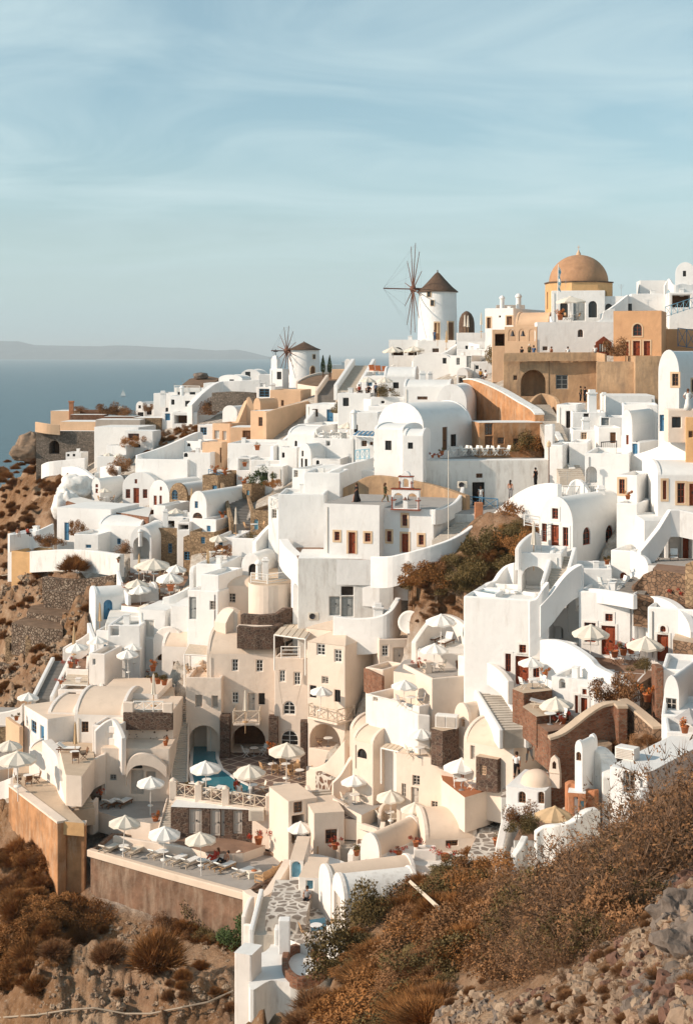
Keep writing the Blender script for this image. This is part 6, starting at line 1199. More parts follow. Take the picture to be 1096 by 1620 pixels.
def gz(x,y):
 j=np.searchsorted(ys,y)-1;j=min(max(j,0),len(ys)-2);u=x/y;i=int((u+.42)/(.87)*479);i=min(max(i,0),478)
 t=(y-ys[j])/(ys[j+1]-ys[j]);s=(u-us[i])/(us[i+1]-us[i]);s=min(max(s,0),1)
 return float((ZT[j,i]*(1-s)+ZT[j,i+1]*s)*(1-t)+(ZT[j+1,i]*(1-s)+ZT[j+1,i+1]*s)*t)
def G(px,py,dmin=8):
 y=dmin;prev=y
 while y<470:
  p=W3(px,py,y)
  if gz(p.x,y)>=p.z:
   lo,hi=prev,y
   for _ in range(12):
    m=(lo+hi)/2;q=W3(px,py,m)
    if gz(q.x,m)>=q.z:hi=m
    else:lo=m
   return W3(px,py,hi)
  prev=y;y*=1.006
 return W3(px,py,D(px,py))
def groundmat():
 m=bpy.data.materials.new('ground');m.use_nodes=True;N=m.node_tree.nodes;L=m.node_tree.links;b=N['Principled BSDF'];b.inputs['Roughness'].default_value=.95;b.inputs['Specular IOR Level'].default_value=.1
 g=N.new('ShaderNodeNewGeometry');at=N.new('ShaderNodeAttribute');at.attribute_name='bare'
 def noise_(s,d=8,r=.65,vec=None):
  n=N.new('ShaderNodeTexNoise');n.inputs['Scale'].default_value=s;n.inputs['Detail'].default_value=d;n.inputs['Roughness'].default_value=r;L.new(vec or g.outputs['Position'],n.inputs['Vector']);return n
 def ramp(f,*st):
  r=N.new('ShaderNodeValToRGB');e=r.color_ramp.elements
  while len(e)<len(st):e.new(.5)
  for i,(p,c)in enumerate(st):e[i].position=p;e[i].color=(*c,1)
  L.new(f,r.inputs['Fac']);return r.outputs['Color']
 def mix(f,a,bb_,blend='MIX',fac=None):
  x=N.new('ShaderNodeMix');x.data_type='RGBA';x.blend_type=blend
  if f is None:x.inputs['Factor'].default_value=fac
  else:L.new(f,x.inputs['Factor'])
  for k,v in(('A',a),('B',bb_)):
   if isinstance(v,tuple):x.inputs[k].default_value=(*v,1)
   else:L.new(v,x.inputs[k])
  return x.outputs['Result']
 mp=N.new('ShaderNodeMapping');mp.inputs['Scale'].default_value=(.25,.25,1.0);L.new(g.outputs['Position'],mp.inputs['Vector'])
 rockc=ramp(noise_(.35,10,.7,mp.outputs['Vector']).outputs['Fac'],(.28,(.13,.075,.045)),(.42,(.27,.16,.095)),(.55,(.37,.24,.15)),(.72,(.47,.34,.23)))
 soil=ramp(noise_(.8,9,.7).outputs['Fac'],(.35,(.14,.072,.034)),(.5,(.24,.13,.065)),(.68,(.34,.22,.13)))
 sel=ramp(noise_(.12,6).outputs['Fac'],(.42,(0,0,0)),(.58,(1,1,1)))
 bare_=mix(sel,rockc,soil)
 v=N.new('ShaderNodeTexVoronoi');v.inputs['Scale'].default_value=1.3;L.new(g.outputs['Position'],v.inputs['Vector'])
 sp=ramp(noise_(4,6,.7).outputs['Fac'],(.55,(0,0,0)),(.68,(.6,.6,.6)))
 bare_=mix(sp,bare_,(.42,.33,.25))
 pave=ramp(noise_(1.1,8).outputs['Fac'],(.35,(.38,.31,.25)),(.5,(.48,.42,.35)),(.62,(.58,.53,.47)))
 L.new(mix(at.outputs['Fac'],pave,bare_),b.inputs['Base Color'])
 n5=noise_(1.5,10,.7);bp=N.new('ShaderNodeBump');bp.inputs['Strength'].default_value=.9;bp.inputs['Distance'].default_value=.5;L.new(n5.outputs['Fac'],bp.inputs['Height']);L.new(bp.outputs['Normal'],b.inputs['Normal'])
 return m
ter=grid_mesh('hillside',XX,YY,ZT,groundmat(),bb);tag(ter,'steep brown volcanic hillside under the white village','hillside',None,'structure')
def tri_cloud(n,rs,fn,size,elong=1.0,up=.0):
 V=[]
 for i in range(n):
  p,r=fn(rs);s=size*rs.uniform(.6,1.4)
  d=Vector((rs.gauss(0,1),rs.gauss(0,1),rs.gauss(0,1)+up)).normalized();a=d.cross(Vector((rs.random(),rs.random(),rs.random()))).normalized()
  V+=[p-a*s*.5,p+a*s*.5,p+d*s*elong]
 return V
def raw_mesh(name,V,mats,idx=None,T=None):
 A=np.array([tuple(v)for v in V]if not isinstance(V,np.ndarray)else V,np.float32);n=len(A);me=bpy.data.meshes.new(name)
 me.vertices.add(n);me.vertices.foreach_set('co',A.ravel());me.loops.add(n);me.loops.foreach_set('vertex_index',np.arange(n,dtype=np.int32))
 me.polygons.add(n//3);me.polygons.foreach_set('loop_start',np.arange(0,n,3,dtype=np.int32));me.polygons.foreach_set('loop_total',np.full(n//3,3,np.int32))
 for m in mats:me.materials.append(m)
 if idx is not None:me.polygons.foreach_set('material_index',np.array(idx,np.int32))
 me.update();return me
rs_=random.Random(21)
def clumpy(rs,k=9,flat=.8):
 C=[(Vector((rs.gauss(0,.42),rs.gauss(0,.42),abs(rs.gauss(.45,.25)))),rs.uniform(.25,.48))for _ in range(k)]
 def f(rs):
  c,r=rs.choice(C);d=Vector((rs.gauss(0,1),rs.gauss(0,1),rs.gauss(0,1))).normalized()*r*(rs.random()**.35)
  p=c+d;p.z=max(0,p.z*flat);return p,r
 return f
def blades(n,rs,spread=1.0,width=.02,ln=(.5,1.0)):
 V=[]
 for i in range(n):
  th=rs.uniform(0,6.283);el=rs.uniform(.05,1.5)
  d=Vector((math.cos(th)*math.cos(el)*spread,math.sin(th)*math.cos(el)*spread,math.sin(el)*.8));k=1+.3*noise.noise(d*2.2);b=d*rs.uniform(.25,.62)*k
  d2=(d+Vector((rs.gauss(0,.3),rs.gauss(0,.3),rs.gauss(0,.25)+.25))).normalized();L=(ln[1]*rs.uniform(.85,1.05)-.5)*k*.85;w=d2.cross(Vector((rs.random()-.5,rs.random()-.5,rs.random()))).normalized()*width
  t=b+d2*L;V+=[b-w,b+w,t]
 return V
def bushy(n,k,size,seed,el=1.3):rs=random.Random(seed);return tri_cloud(n,rs,clumpy(rs,k),size,el)
PROTO={}
def proto(nm,V,mat):PROTO[nm]=(np.array([tuple(v)for v in V],np.float32),mat)
proto('tuft',blades(4200,random.Random(1),1.0,.013,(.62,.95)),'leaf_dry');proto('tuft_b',blades(3800,random.Random(2),1.1,.013,(.55,.95)),'leaf_brown')
proto('olive',bushy(3600,11,.05,3),'leaf_olive');proto('brown',bushy(3400,10,.046,4),'leaf_brown');proto('green',bushy(2400,8,.06,5),'leaf_green');proto('dry',bushy(3800,12,.042,6,1.8),'leaf_dry')
def twigs(seed,n=60,leaves=1500):
 rs=random.Random(seed);V=[];
 def seg(a,b,r):
  d=(b-a).normalized();u=d.cross(Vector((0,0,1))if abs(d.z)<.9 else Vector((1,0,0))).normalized()*r;w=d.cross(u)
  q=[a+u,a-u*.5+w*.87,a-u*.5-w*.87];
  for i in range(3):V.extend([q[i],q[(i+1)%3],b])
 tips=[]
 for i in range(n):
  th=rs.uniform(0,6.28);el=rs.uniform(.3,1.4);p=Vector((rs.gauss(0,.12),rs.gauss(0,.12),0));d=Vector((math.cos(th)*math.cos(el),math.sin(th)*math.cos(el),math.sin(el)))
  for j in range(4):
   q=p+d*rs.uniform(.18,.32);seg(p,q,.012*(1-j*.2));
   for k in range(3):
    d2=(d+Vector((rs.gauss(0,.6),rs.gauss(0,.6),rs.gauss(0,.5)))).normalized();e2=q+d2*rs.uniform(.10,.25);seg(q,e2,.006);tips.append((q,e2))
   p=q;d=(d+Vector((rs.gauss(0,.3),rs.gauss(0,.3),rs.gauss(0,.25)))).normalized()
 nt=len(V)//3
 for i in range(leaves):
  a,b=rs.choice(tips);c=a.lerp(b,rs.random())+Vector((rs.gauss(0,.035),rs.gauss(0,.035),rs.gauss(0,.035)));s=rs.uniform(.014,.035)
  d=Vector((rs.gauss(0,1),rs.gauss(0,1),rs.gauss(0,1))).normalized();e=d.cross(Vector((.3,.5,.8))).normalized()*s*.5;V.extend([c-e,c+e,c+d*s*1.6])
 return V,nt
TW,TWN=twigs(8);TWA=np.array([tuple(v)for v in TW],np.float32)
def xf(A,loc,s,rz,sz=1.0):
 c,n=math.cos(rz),math.sin(rz);B=A*np.array([s,s,s*sz],np.float32);X=B[:,0]*c-B[:,1]*n;Y=B[:,0]*n+B[:,1]*c
 return np.stack([X+loc[0],Y+loc[1],B[:,2]+loc[2]],1)
_pm={}
def plant(label,px,py,Y,r,kind='olive',sz=1.0,name='shrub',cat='shrub',z=None,group=None):
 """stands with its foot at this place"""
 p=W3(px,py,Y)if Y else G(px,py)
 if kind not in _pm:A,m=PROTO[kind];_pm[kind]=raw_mesh(kind+'_foliage',A,[M[m]])
 o=bpy.data.objects.new(name,_pm[kind]);col.objects.link(o);o.location=p;o.scale=(r,r,r*sz);o.rotation_euler=(0,0,rs_.uniform(0,6.28));return tag(o,label,cat,group)
def inside(poly,rs):
 xs=[p[0]for p in poly];ys_=[p[1]for p in poly]
 while True:
  x,y=rs.uniform(min(xs),max(xs)),rs.uniform(min(ys_),max(ys_))
  if inpoly(np.array([x]),np.array([y]),poly)[0]:return x,y
def scatter(label,poly,n,kinds,rr,seed,name='scrub',cat='scrub',sz=1.0,sink=.12):
 rs=random.Random(seed);parts={}
 for i in range(n):
  x,y=inside(poly,rs);p=G(x,y);k=rs.choice(kinds);A,m=PROTO[k]if k!='twig' else(TWA,None);r=rs.uniform(*rr)*(.6+.4*rs.random())
  parts.setdefault(k,[]).append(xf(A,(p.x,p.y,p.z-sink*r),r,rs.uniform(0,6.28),sz*rs.uniform(.7,1.1)))
 V=[];idx=[];mats=[]
 for k,L in parts.items():
  A=np.concatenate(L)
  if k=='twig':
   mats+=[M['twig'],M['leaf_brown']];one=np.concatenate([np.full(TWN,len(mats)-2),np.full(len(TWA)//3-TWN,len(mats)-1)]);idx.append(np.tile(one,len(L)))
  else:mats.append(M[PROTO[k][1]]);idx.append(np.full(len(A)//3,len(mats)-1))
  V.append(A)
 me=raw_mesh(name,np.concatenate(V),mats,np.concatenate(idx));o=bpy.data.objects.new(name,me);col.objects.link(o);return tag(o,label,cat,None,'stuff')
LC=[(0,1340),(60,1330),(110,1390),(150,1450),(150,1480),(90,1520),(40,1600),(0,1560)]
scatter('russet scrub covering the lower left slope',LC,110,['tuft','tuft_b','dry','tuft'],(.9,2.1),1,sz=.9)
scatter('sparse dry tufts on the cliff below the sun terrace',[(150,1460),(300,1480),(380,1470),(370,1600),(250,1610),(160,1560)],14,['tuft','tuft_b'],(.5,1.0),2)
scatter('dark dry scrub at the foot of the brown retaining wall',[(255,1450),(330,1440),(400,1460),(385,1500),(330,1495),(270,1480)],30,['olive','tuft','brown'],(.8,1.6),3)
scatter('brown scrub on the left cliff below the fort',[(0,730),(60,722),(120,760),(90,790),(70,850),(0,860)],80,['tuft','tuft','tuft_b'],(.7,1.9),4)
scatter('brown scrub around the rubble terraces on the left',[(0,860),(60,890),(190,925),(150,960),(140,1020),(60,1110),(0,1130)],70,['tuft','tuft_b'],(.6,1.4),5)
scatter('russet bushes covering the bottom slope',[(480,1620),(530,1540),(545,1490),(600,1440),(650,1400),(700,1370),(770,1350),(780,1420),(770,1500),(700,1580),(680,1620)],120,['tuft','tuft_b','dry','tuft','olive','tuft','brown'],(1.1,2.4),6,sz=.85)
scatter('brown and green shrubs on the hillside below the ramp wall',[(640,912),(690,893),(750,866),(795,838),(845,828),(835,870),(800,905),(745,930),(690,940),(645,935)],90,['olive','dry','brown','olive','tuft_b'],(.8,1.8),7,sz=1.0)
scatter('dry weeds on the bank above the alcove',[(640,940),(730,950),(728,985),(660,985)],26,['tuft_b','brown'],(.4,.8),8)
scatter('tangled dry thornbush mass in the lower right foreground',[(790,1400),(840,1345),(930,1325),(1000,1290),(1096,1240),(1110,1330),(1040,1400),(980,1480),(900,1530),(830,1550),(780,1480)],330,['twig','twig','twig','twig','brown','olive'],(.8,2.0),9,sz=1.05,sink=.28)
scatter('dry weeds among the foreground rubble',[(850,1540),(960,1470),(1050,1420),(1096,1400),(1096,1620),(700,1620),(720,1560)],90,['tuft_b','twig'],(.25,.55),10)
scatter('brown scrub between the ridge walls on the left',[(225,700),(300,675),(330,668),(320,690),(270,700),(230,720)],26,['tuft','brown'],(.9,1.8),12)
scatter('weedy bank above the brick sweep',[(925,1170),(955,1140),(1010,1148),(1050,1160),(1040,1176),(960,1184)],30,['tuft_b','brown'],(.5,1.0),13)
me_tw=raw_mesh('thorn_twigs',TWA,[M['twig'],M['leaf_brown']],np.concatenate([np.zeros(TWN),np.ones(len(TWA)//3-TWN)]))
for(x,y,r,lab)in[(905,1490,2.6,'tall tangled thornbush at the left of the foreground mass'),(985,1440,3.0,'largest thornbush in the middle right foreground'),(1050,1380,3.0,'thornbush reaching up before the flat roofed house'),(930,1420,2.6,'thornbush behind the largest one'),(1085,1330,3.2,'thornbush at the right edge hiding the slope'),(860,1450,2.4,'thornbush at the garden wall corner'),(1010,1350,2.8,'thornbush right under the window of the flat roofed house'),(820,1440,2.2,'lowest thornbush near the pebbled lane end')]:
 o=bpy.data.objects.new('thornbush',me_tw);col.objects.link(o);o.location=G(x,y)-Vector((0,0,.2));o.scale=(r,r,r*1.05);o.rotation_euler=(0,0,rs_.uniform(0,6));tag(o,lab,'shrub','thornbushes in the foreground')
for a in[('round russet bush hanging over the white garden wall',118,903,156.5,2.2,'tuft',1.0),('round dry bush in the gully below the sun terrace',248,1528,None,2.6,'tuft',1.1),('small pinkish dry bush on the cliff face',172,1520,None,1.7,'tuft_b',1.0),('dark green bush against the brown retaining wall',318,1452,None,1.9,'olive',1.2),('dark green shrub at the foot of the planted wall',385,1498,None,2.0,'green',1.0),('round bush beside the far ridge stone wall',328,645,236,1.8,'brown',1.1),('dark round bush on the ridge beside the ochre shuttered house',338,655,232,2.1,'brown',1.1),('dark bush behind the old fort roof',165,655,243,2.3,'brown',1.0),('second dark bush right of the fort roof',182,656,243,1.9,'brown',.9),('low bush behind the fort chimney stub',125,650,249,1.5,'brown',.7),('low dark hedge on the fort terrace right end',200,656,242,2.0,'brown',.7),('round plant in the left ridge veranda',237,650,246,1.1,'brown',1.4),('green bushy shrub by the white pergola house',412,768,165,1.6,'green',1.1),('orange shrub beside the pergola house',432,770,164,1.0,'dry',1.0),('green shrub on the white block below the stairway foot',538,652,180,1.3,'olive',1.2),('potted palm like shrub on the guest terrace',610,626,171,1.4,'olive',1.2),('tree-like shrub beside the bell arcade',787,574,184,2.0,'olive',1.6),('dark shrub in front of the orange mansion',968,562,163.5,1.6,'brown',1.4),('green weeds at the foot of the old orange wall',830,712,149,1.8,'olive',1.3),('second green weed clump at the foot of the old orange wall',846,712,149,1.5,'dry',1.2),('brown bush on the ramp corner above the hillside shrubs',818,828,122,1.8,'dry',1.3),('thin bougainvillea on the white wall by the dark blue door',122,846,171,1.1,'dry',1.9),('round plant cluster on the lookout terrace',68,862,164,1.5,'brown',1.0),('second plant cluster on the lookout terrace',82,864,163.5,1.3,'dry',1.0),('brown bush hanging beside the arched porch',196,876,157,1.2,'brown',1.3),('dry brown bush beside the thatched parasols',195,746,203,2.0,'brown',1.2),('brown vine cluster beside the sloped garden',178,752,202,1.4,'brown',1.3),('orange-brown bush in front of the cliff terrace',208,706,215,1.6,'dry',1.2),('climbing plant on the undulating white wall',955,1115,93.4,1.5,'brown',1.5),('second climbing plant on the undulating white wall',985,1108,93.4,1.1,'brown',2.0),('green weed clump on the wall top right',1015,1060,94,.9,'olive',1.0),('dark shrub beside the little chapel court',815,1306,85,1.2,'brown',1.3),('dark green shrub in the chapel garden',828,1318,82.5,1.0,'olive',1.2),('sprawling green shrub by the bottom basin',545,1530,80,2.2,'olive',1.2),('tall weed shrub beside the flaking vault',575,1470,84,2.0,'olive',1.5),('bush of yellow-green leaves on the hillside',745,915,115.5,1.8,'olive',1.2),('dry shrub at the foot of the ramp wall',665,925,117.5,2.0,'dry',1.1),('tall olive shrub in the middle of the hillside',765,872,117.5,1.8,'olive',1.3),('russet shrub right side of the hillside',815,872,117,1.8,'dry',1.1),('spiky agave clump on the rubble bank',640,1545,None,.9,'tuft',1.3),('second spiky agave clump on the rubble bank',690,1555,None,.9,'tuft_b',1.3),('dark succulent clump on the rubble bank',655,1530,None,1.0,'olive',.8)]:
 plant(*a)
for a in PLQ:plant(*a)
for(x,lab)in((511,'left slim dark cypress beside the small windmill'),(521.5,'right slim dark cypress beside the small windmill')):
 p=W3(x,591,245);e=empty('cypress',p,lab,'tree');m=MB();m.tube([(0,0,-1),(0,0,.6)],.12,6);m.build('trunk',M['bark'],e)
 rs=random.Random(int(x));V=[]
 for i in range(900):
  z=rs.uniform(.2,3.0);r=.42*math.sin(min(1,(z/3.0))**.6*math.pi*.93+.12)*rs.uniform(.5,1);a=rs.uniform(0,6.28);c=Vector((r*math.cos(a),r*math.sin(a),z));s=.12;V+=[c-Vector((s*.4,0,0)),c+Vector((0,s*.4,0)),c+Vector((rs.gauss(0,.03),rs.gauss(0,.03),s*2))]
 o=bpy.data.objects.new('crown',raw_mesh('crown',V,[M['leaf_green']]));col.objects.link(o);o.parent=e
def rockmesh(seed,n=7):
 mb=MB();vs=[]
 for i in range(n+1):
  for j in range(n*2):
   th=math.pi*i/n;ph=math.pi*j/n;d=Vector((math.sin(th)*math.cos(ph),math.sin(th)*math.sin(ph),math.cos(th)));k=1+.75*noise.noise(d*1.6+Vector((seed*7.1,0,0)))+.25*noise.noise(d*3+Vector((0,seed*3.3,0)))
   vs.append((d.x*k,d.y*k*.8,d.z*k*.7))
 mb.add(vs,[(i*2*n+j,i*2*n+(j+1)%(2*n),(i+1)*2*n+(j+1)%(2*n),(i+1)*2*n+j)for i in range(n)for j in range(2*n)]);return mb
RK=[]
for s_ in range(6):
 m=rockmesh(s_);tr=[]
 for f in m.f:
  for k in(1,2):
   if k+1<len(f):tr+=[m.v[f[0]],m.v[f[k]],m.v[f[k+1]]]
 RK.append(np.array(tr,np.float32))
def rocks(label,poly,n,rr,mats,seed,name='rubble',cat='rubble'):
 rs=random.Random(seed);V=[];idx=[]
 for i in range(n):
  x,y=inside(poly,rs);p=G(x,y);r=rs.uniform(*rr)*rs.uniform(.4,1);A=xf(rs.choice(RK),(p.x,p.y,p.z-r*.1),r,rs.uniform(0,6.28),rs.uniform(.6,1.2));V.append(A);idx.append(np.full(len(A)//3,rs.randrange(len(mats))))
 o=bpy.data.objects.new(name,raw_mesh(name,np.concatenate(V),[M[m]for m in mats],np.concatenate(idx)));col.objects.link(o);tag(o,label,cat,None,'stuff')
rocks('loose pale and red stones on the bottom right bank',[(830,1570),(900,1530),(960,1470),(1020,1400),(1060,1420),(1040,1500),(1040,1620),(800,1620)],420,(.06,.32),['rock_pale','rock','rock','rock_red'],1)
rocks('jumble of grey and red boulders at the bottom right corner',[(1050,1400),(1096,1380),(1110,1620),(980,1620),(1010,1570),(1050,1500)],260,(.12,.42),['rock_grey','rock','rock_red','rock_pale'],2)
rocks('small stones on the bottom rubble bank',[(620,1560),(660,1510),(720,1560),(820,1590),(800,1620),(620,1620)],260,(.1,.38),['rock_pale','rock','rock_grey'],3)
rocks('scattered stones on the left cliff',[(0,900),(60,900),(140,960),(60,1100),(0,1130)],260,(.15,.6),['rock_pale','rock'],4)
rocks('scattered pale stones on the cliff below the sun terrace',[(60,1450),(380,1470),(370,1610),(60,1610)],420,(.05,.38),['rock_pale','rock'],5)
for i,(x,y,r,lab)in enumerate([(1078,1450,.75,'tall grey crag at the right edge of the foreground'),(1092,1500,.7,'grey boulder below the crag at the right edge'),(1060,1570,.42,'reddish boulder in the bottom right corner'),(850,1600,.32,'pale flat stone at the bottom of the bank')]):
 p=G(x,y);m=rockmesh(20+i,16);o=m.build('boulder',M[['rock_grey','rock_grey','rock_red','rock_pale'][i]]);o.location=p;o.scale=(r,r,r*1.2);tag(o,lab,'boulder')
p0,p1=G(648,1422),G(692,1468);m=MB();d=(p1-p0);m.tube([Vector((0,-.8,1.3)),d+Vector((0,-.8,1.3))],.13,4);o=m.build('plank',M['wood_pale']);o.location=p0;tag(o,'pale wooden plank lying across the dry bushes','plank')
pp=[G(x,y)for x,y in((-10,1613),(60,1608),(110,1600),(150,1597),(200,1606),(240,1606),(290,1596),(330,1588),(370,1570))];m=MB();m.tube([q-pp[0]+Vector((0,-.4,.25))for q in pp],.06,6);o=m.build('pipe',M['rope']);o.location=pp[0];tag(o,'long bent water pipe running across the bottom left cliff','pipe')
pp=[G(x,y)for x,y in((0,918),(60,912),(100,913),(150,908),(186,902))];m=MB();m.tube([q-pp[0]+Vector((0,0,.6))for q in pp],.07,5);o=m.build('pipe',M['rope']);o.location=pp[0];tag(o,'long pale pipe along the bare slope under the garden wall','pipe')
p=onz(194,627,SEA);e=empty('sailboat',p,'tiny white sailing boat far out on the sea','boat');m=MB();m.add([(-6,0,.3),(0,-1.6,.8),(6,-1.2,1.2),(8,0,1.4),(6,1.2,1.2),(0,1.6,.8)],[(0,1,2,3,4,5)]);m.add([(-5,0,-.3),(7,0,-.3),(8,0,1.4),(-6,0,.3),(0,-1.6,.8),(6,-1.2,1.2),(0,1.6,.8),(6,1.2,1.2)],[(0,3,4),(0,4,5,1),(1,5,2),(0,6,3),(0,1,7,6),(1,2,7)]);m.build('hull',M['white_paint'],e)
m=MB();m.tube([(1,0,1),(1,0,17)],.14,5);m.add([(1.2,0,2),(1.2,.25,16),(6.8,.4,2.2)],[(0,1,2)]);m.add([(.8,0,2),(.8,-.2,14),(-4.5,-.3,2.2)],[(0,1,2)]);m.build('mast_and_sails',M['white_paint'],e)
rf_=random.Random(77)
def umbrella_proto(mat,r=1.35,square=False):
 e=bpy.data.objects.new('parasol',None);col.objects.link(e);n=4 if square else 8;a0=math.pi/n
 p=MB();p.tube([(0,0,-1.2),(0,0,2.55)],.035,6);p.lathe([(.001,.02),(.26,.02),(.26,-.06)],n=10);p.build('pole',M['white_paint'],e)
 c=MB();pr=[(.10,2.62),(r*.35,2.50),(r*.7,2.30),(r,2.06)]
 V=[];F=[]
 for k,(rr,z)in enumerate(pr):
  for i in range(n*2):
   a=a0+math.pi*i/n;q=rr*(1 if i%2==0 else .93);V.append((q*math.cos(a),q*math.sin(a),z-(0 if i%2==0 else .04*k)))
 m=n*2;F=[(k*m+i,k*m+(i+1)%m,(k+1)*m+(i+1)%m,(k+1)*m+i)for k in range(3)for i in range(m)]
 for i in range(m):x,y,z=V[3*m+i];V.append((x*1.005,y*1.005,z-.15))
 F+=[(3*m+i,3*m+(i+1)%m,4*m+(i+1)%m,4*m+i)for i in range(m)]
 c.add(V,F);cn=c.build('canopy',M[mat],e)
 q=MB();q.lathe([(.001,2.74),(.16,2.64),(.20,2.58)],n=10);q.build('cap',M[mat],cn)
 rb=MB()
 for i in range(n):a=a0+2*math.pi*i/n;rb.tube([(0,0,2.5),(r*.97*math.cos(a),r*.97*math.sin(a),2.03)],.012,3)
 rb.build('ribs',M['canvas'],e);return e
def closed_proto(mat):
 e=bpy.data.objects.new('closed_parasol',None);col.objects.link(e);p=MB();p.tube([(0,0,-1.0),(0,0,2.75)],.035,6);p.lathe([(.001,.02),(.24,.02),(.24,-.06)],n=10);p.build('pole',M['wood_light'],e)
 c=MB();V=[];F=[];m=12
 for k,(rr,z)in enumerate([(.04,2.7),(.10,2.5),(.13,1.9),(.17,1.4),(.20,1.05),(.24,.95)]):
  for i in range(m):a=2*math.pi*i/m;q=rr*(1 if i%2 else .62);V.append((q*math.cos(a),q*math.sin(a),z))
 F=[(k*m+i,k*m+(i+1)%m,(k+1)*m+(i+1)%m,(k+1)*m+i)for k in range(5)for i in range(m)];c.add(V,F);c.build('folded_canopy',M[mat],e);return e
UP={}
def umb(label,px,py,w,Y=None,mat='canvas_white',z=None,square=False,group='open parasols on the terraces'):
 """px, py: top of the canopy; w its width in the photo"""
 if Y is None:Y=D(px,py+44)-1.0
 t=W3(px,py,Y);r=w/2/F_*Y;key=(mat,square)
 if key not in UP:UP[key]=umbrella_proto(mat,square=square);o=UP[key]
 else:o=copy_tree(UP[key])
 s=r/1.35;o.scale=(s,s,min(s,1.05));o.location=(t.x,t.y,t.z-2.7*min(s,1.05));o.rotation_euler=(rf_.uniform(-.07,.07),rf_.uniform(-.07,.07),rf_.uniform(0,1));tag(o,label,'parasol',group);return o
def cumb(label,px,py,Y=None,mat='canvas_tan',s=1.0):
 if Y is None:Y=D(px,py+40)-.8
 t=W3(px,py,Y);key=('c',mat)
 if key not in UP:UP[key]=closed_proto(mat);o=UP[key]
 else:o=copy_tree(UP[key])
 o.scale=(s,s,s);o.location=(t.x,t.y,t.z-2.75*s);o.rotation_euler=(0,0,rf_.uniform(0,3));tag(o,label,'parasol','closed parasols');return o
for a in[('parasol at the pool left corner over the white loungers',326,1203,51,113.2),('parasol over the seated couple on the pool deck',396,1209,52,111.6),('widest parasol on the pool deck over wooden chairs',453,1175,60,116.5),('parasol in the blue-grey lounger court',238,1228,46,114.0),('leftmost parasol on the sun terrace',195,1291,53,107.8),('middle parasol on the sun terrace',259,1307,53,105.8),('right parasol on the sun terrace beside the sitting couple',318,1317,52,104.6),('parasol in the sunken court with glass doors',475,1299,44,106),('parasol in the first nook beside the slate landing',563,1226,44,107.2),('parasol in the second nook over striped chairs',618,1250,48,104.4),('parasol in the third nook left of the vaulted cottage',657,1270,46,102.8),('parasol above the brown stone block by the pergola hut',665,1151,46,104.6),('large parasol over white chairs on the red terrace',731,1200,60,101),('parasol in the horseshoe alcove over dark loungers',697,971,50,112.6),('parasol on the chair terrace in front of the alcove',686,1018,46,109.4),('parasol in the sunlit nook under the chair terrace',638,1076,44,106.5),('small tilted parasol on the corner tower balcony',506,1086,38,117.6),('parasol over the villa jacuzzi terrace left of the red double door',933,987,59,101),('parasol on the brown terrace before the right red door',1020,1007,61,97.6),('parasol in front of the massive white wall',838,1040,42,101),('parasol over the lower brick terrace table',882,1102,54,93.2),('upper cafe parasol nearest the arched porch',243,883,54,148),('second cafe parasol beside the decking',268,905,46,145),('third cafe parasol at the left edge of the deck',216,916,40,144.5),('fourth cafe parasol just in front of the third',223,925,38,143.5),('fifth cafe parasol low by the grey canopy',231,955,34,141.5),('sixth cafe parasol at the back of the deck',228,888,30,149.5),('cafe parasol above the curved cactus wall',278,893,34,147),('parasol at the table by the dark stairway head',124,1017,38,135.5),('parasol right of the dark stairway head',155,1007,34,134),('parasol on the rounded terrace with deck chairs',203,1027,36,130.5),('parasol near the shuttered wicker window',212,1018,30,134.5),('parasol over the stair wall at the far left',43,1096,36,129),('parasol on the small terrace behind the stone band',205,1128,1,121)]:
 if a[3]>5:umb(a[0],a[1],a[2],a[3],a[4],'canvas' if a[1]%3==0 else 'canvas_white')
for a in[('large tan parasol nearest the orange retaining wall',28,1188,64,116.5),('tan parasol left behind the nearest cliff terrace parasol',14,1171,42,120.5),('ochre tan parasol in the chapel garden',875,1276,64,83.2),('tan parasol among the left cafe umbrellas',560,1,1,1)]:
 if a[3]>5:umb(a[0],a[1],a[2],a[3],a[4],'canvas_tan' if a[1]>800 else 'canvas')
for a in[('cream square parasol over the dome terrace',903,468,50,185,),('left awning parasol under the large windmill',622,548,34,219),('right awning parasol under the large windmill',656,547,34,218),('cream parasol on the rounded dining terrace',549,668,30,164.5),('cream parasol on the guest terrace left',581,596,26,176),('cream parasol on the guest terrace right',608,596,26,175),('cream parasol outside the little white chapel cottage',730,590,22,187),('parasol at the cliff terrace with red windows',165,772,22,191),('parasol over the white canopy house by the blue shutters',278,804,26,168),('white parasol above the cafe tables under the round block',345,846,30,150),('thatched parasol left on the left garden terrace',171,716,17,211),('thatched parasol right on the left garden terrace',188,717,17,210),('cream parasol on the far left ridge terrace',190,642,14,250)]:
 umb(a[0],a[1],a[2],a[3],a[4],'canvas',square=a[3]>44)
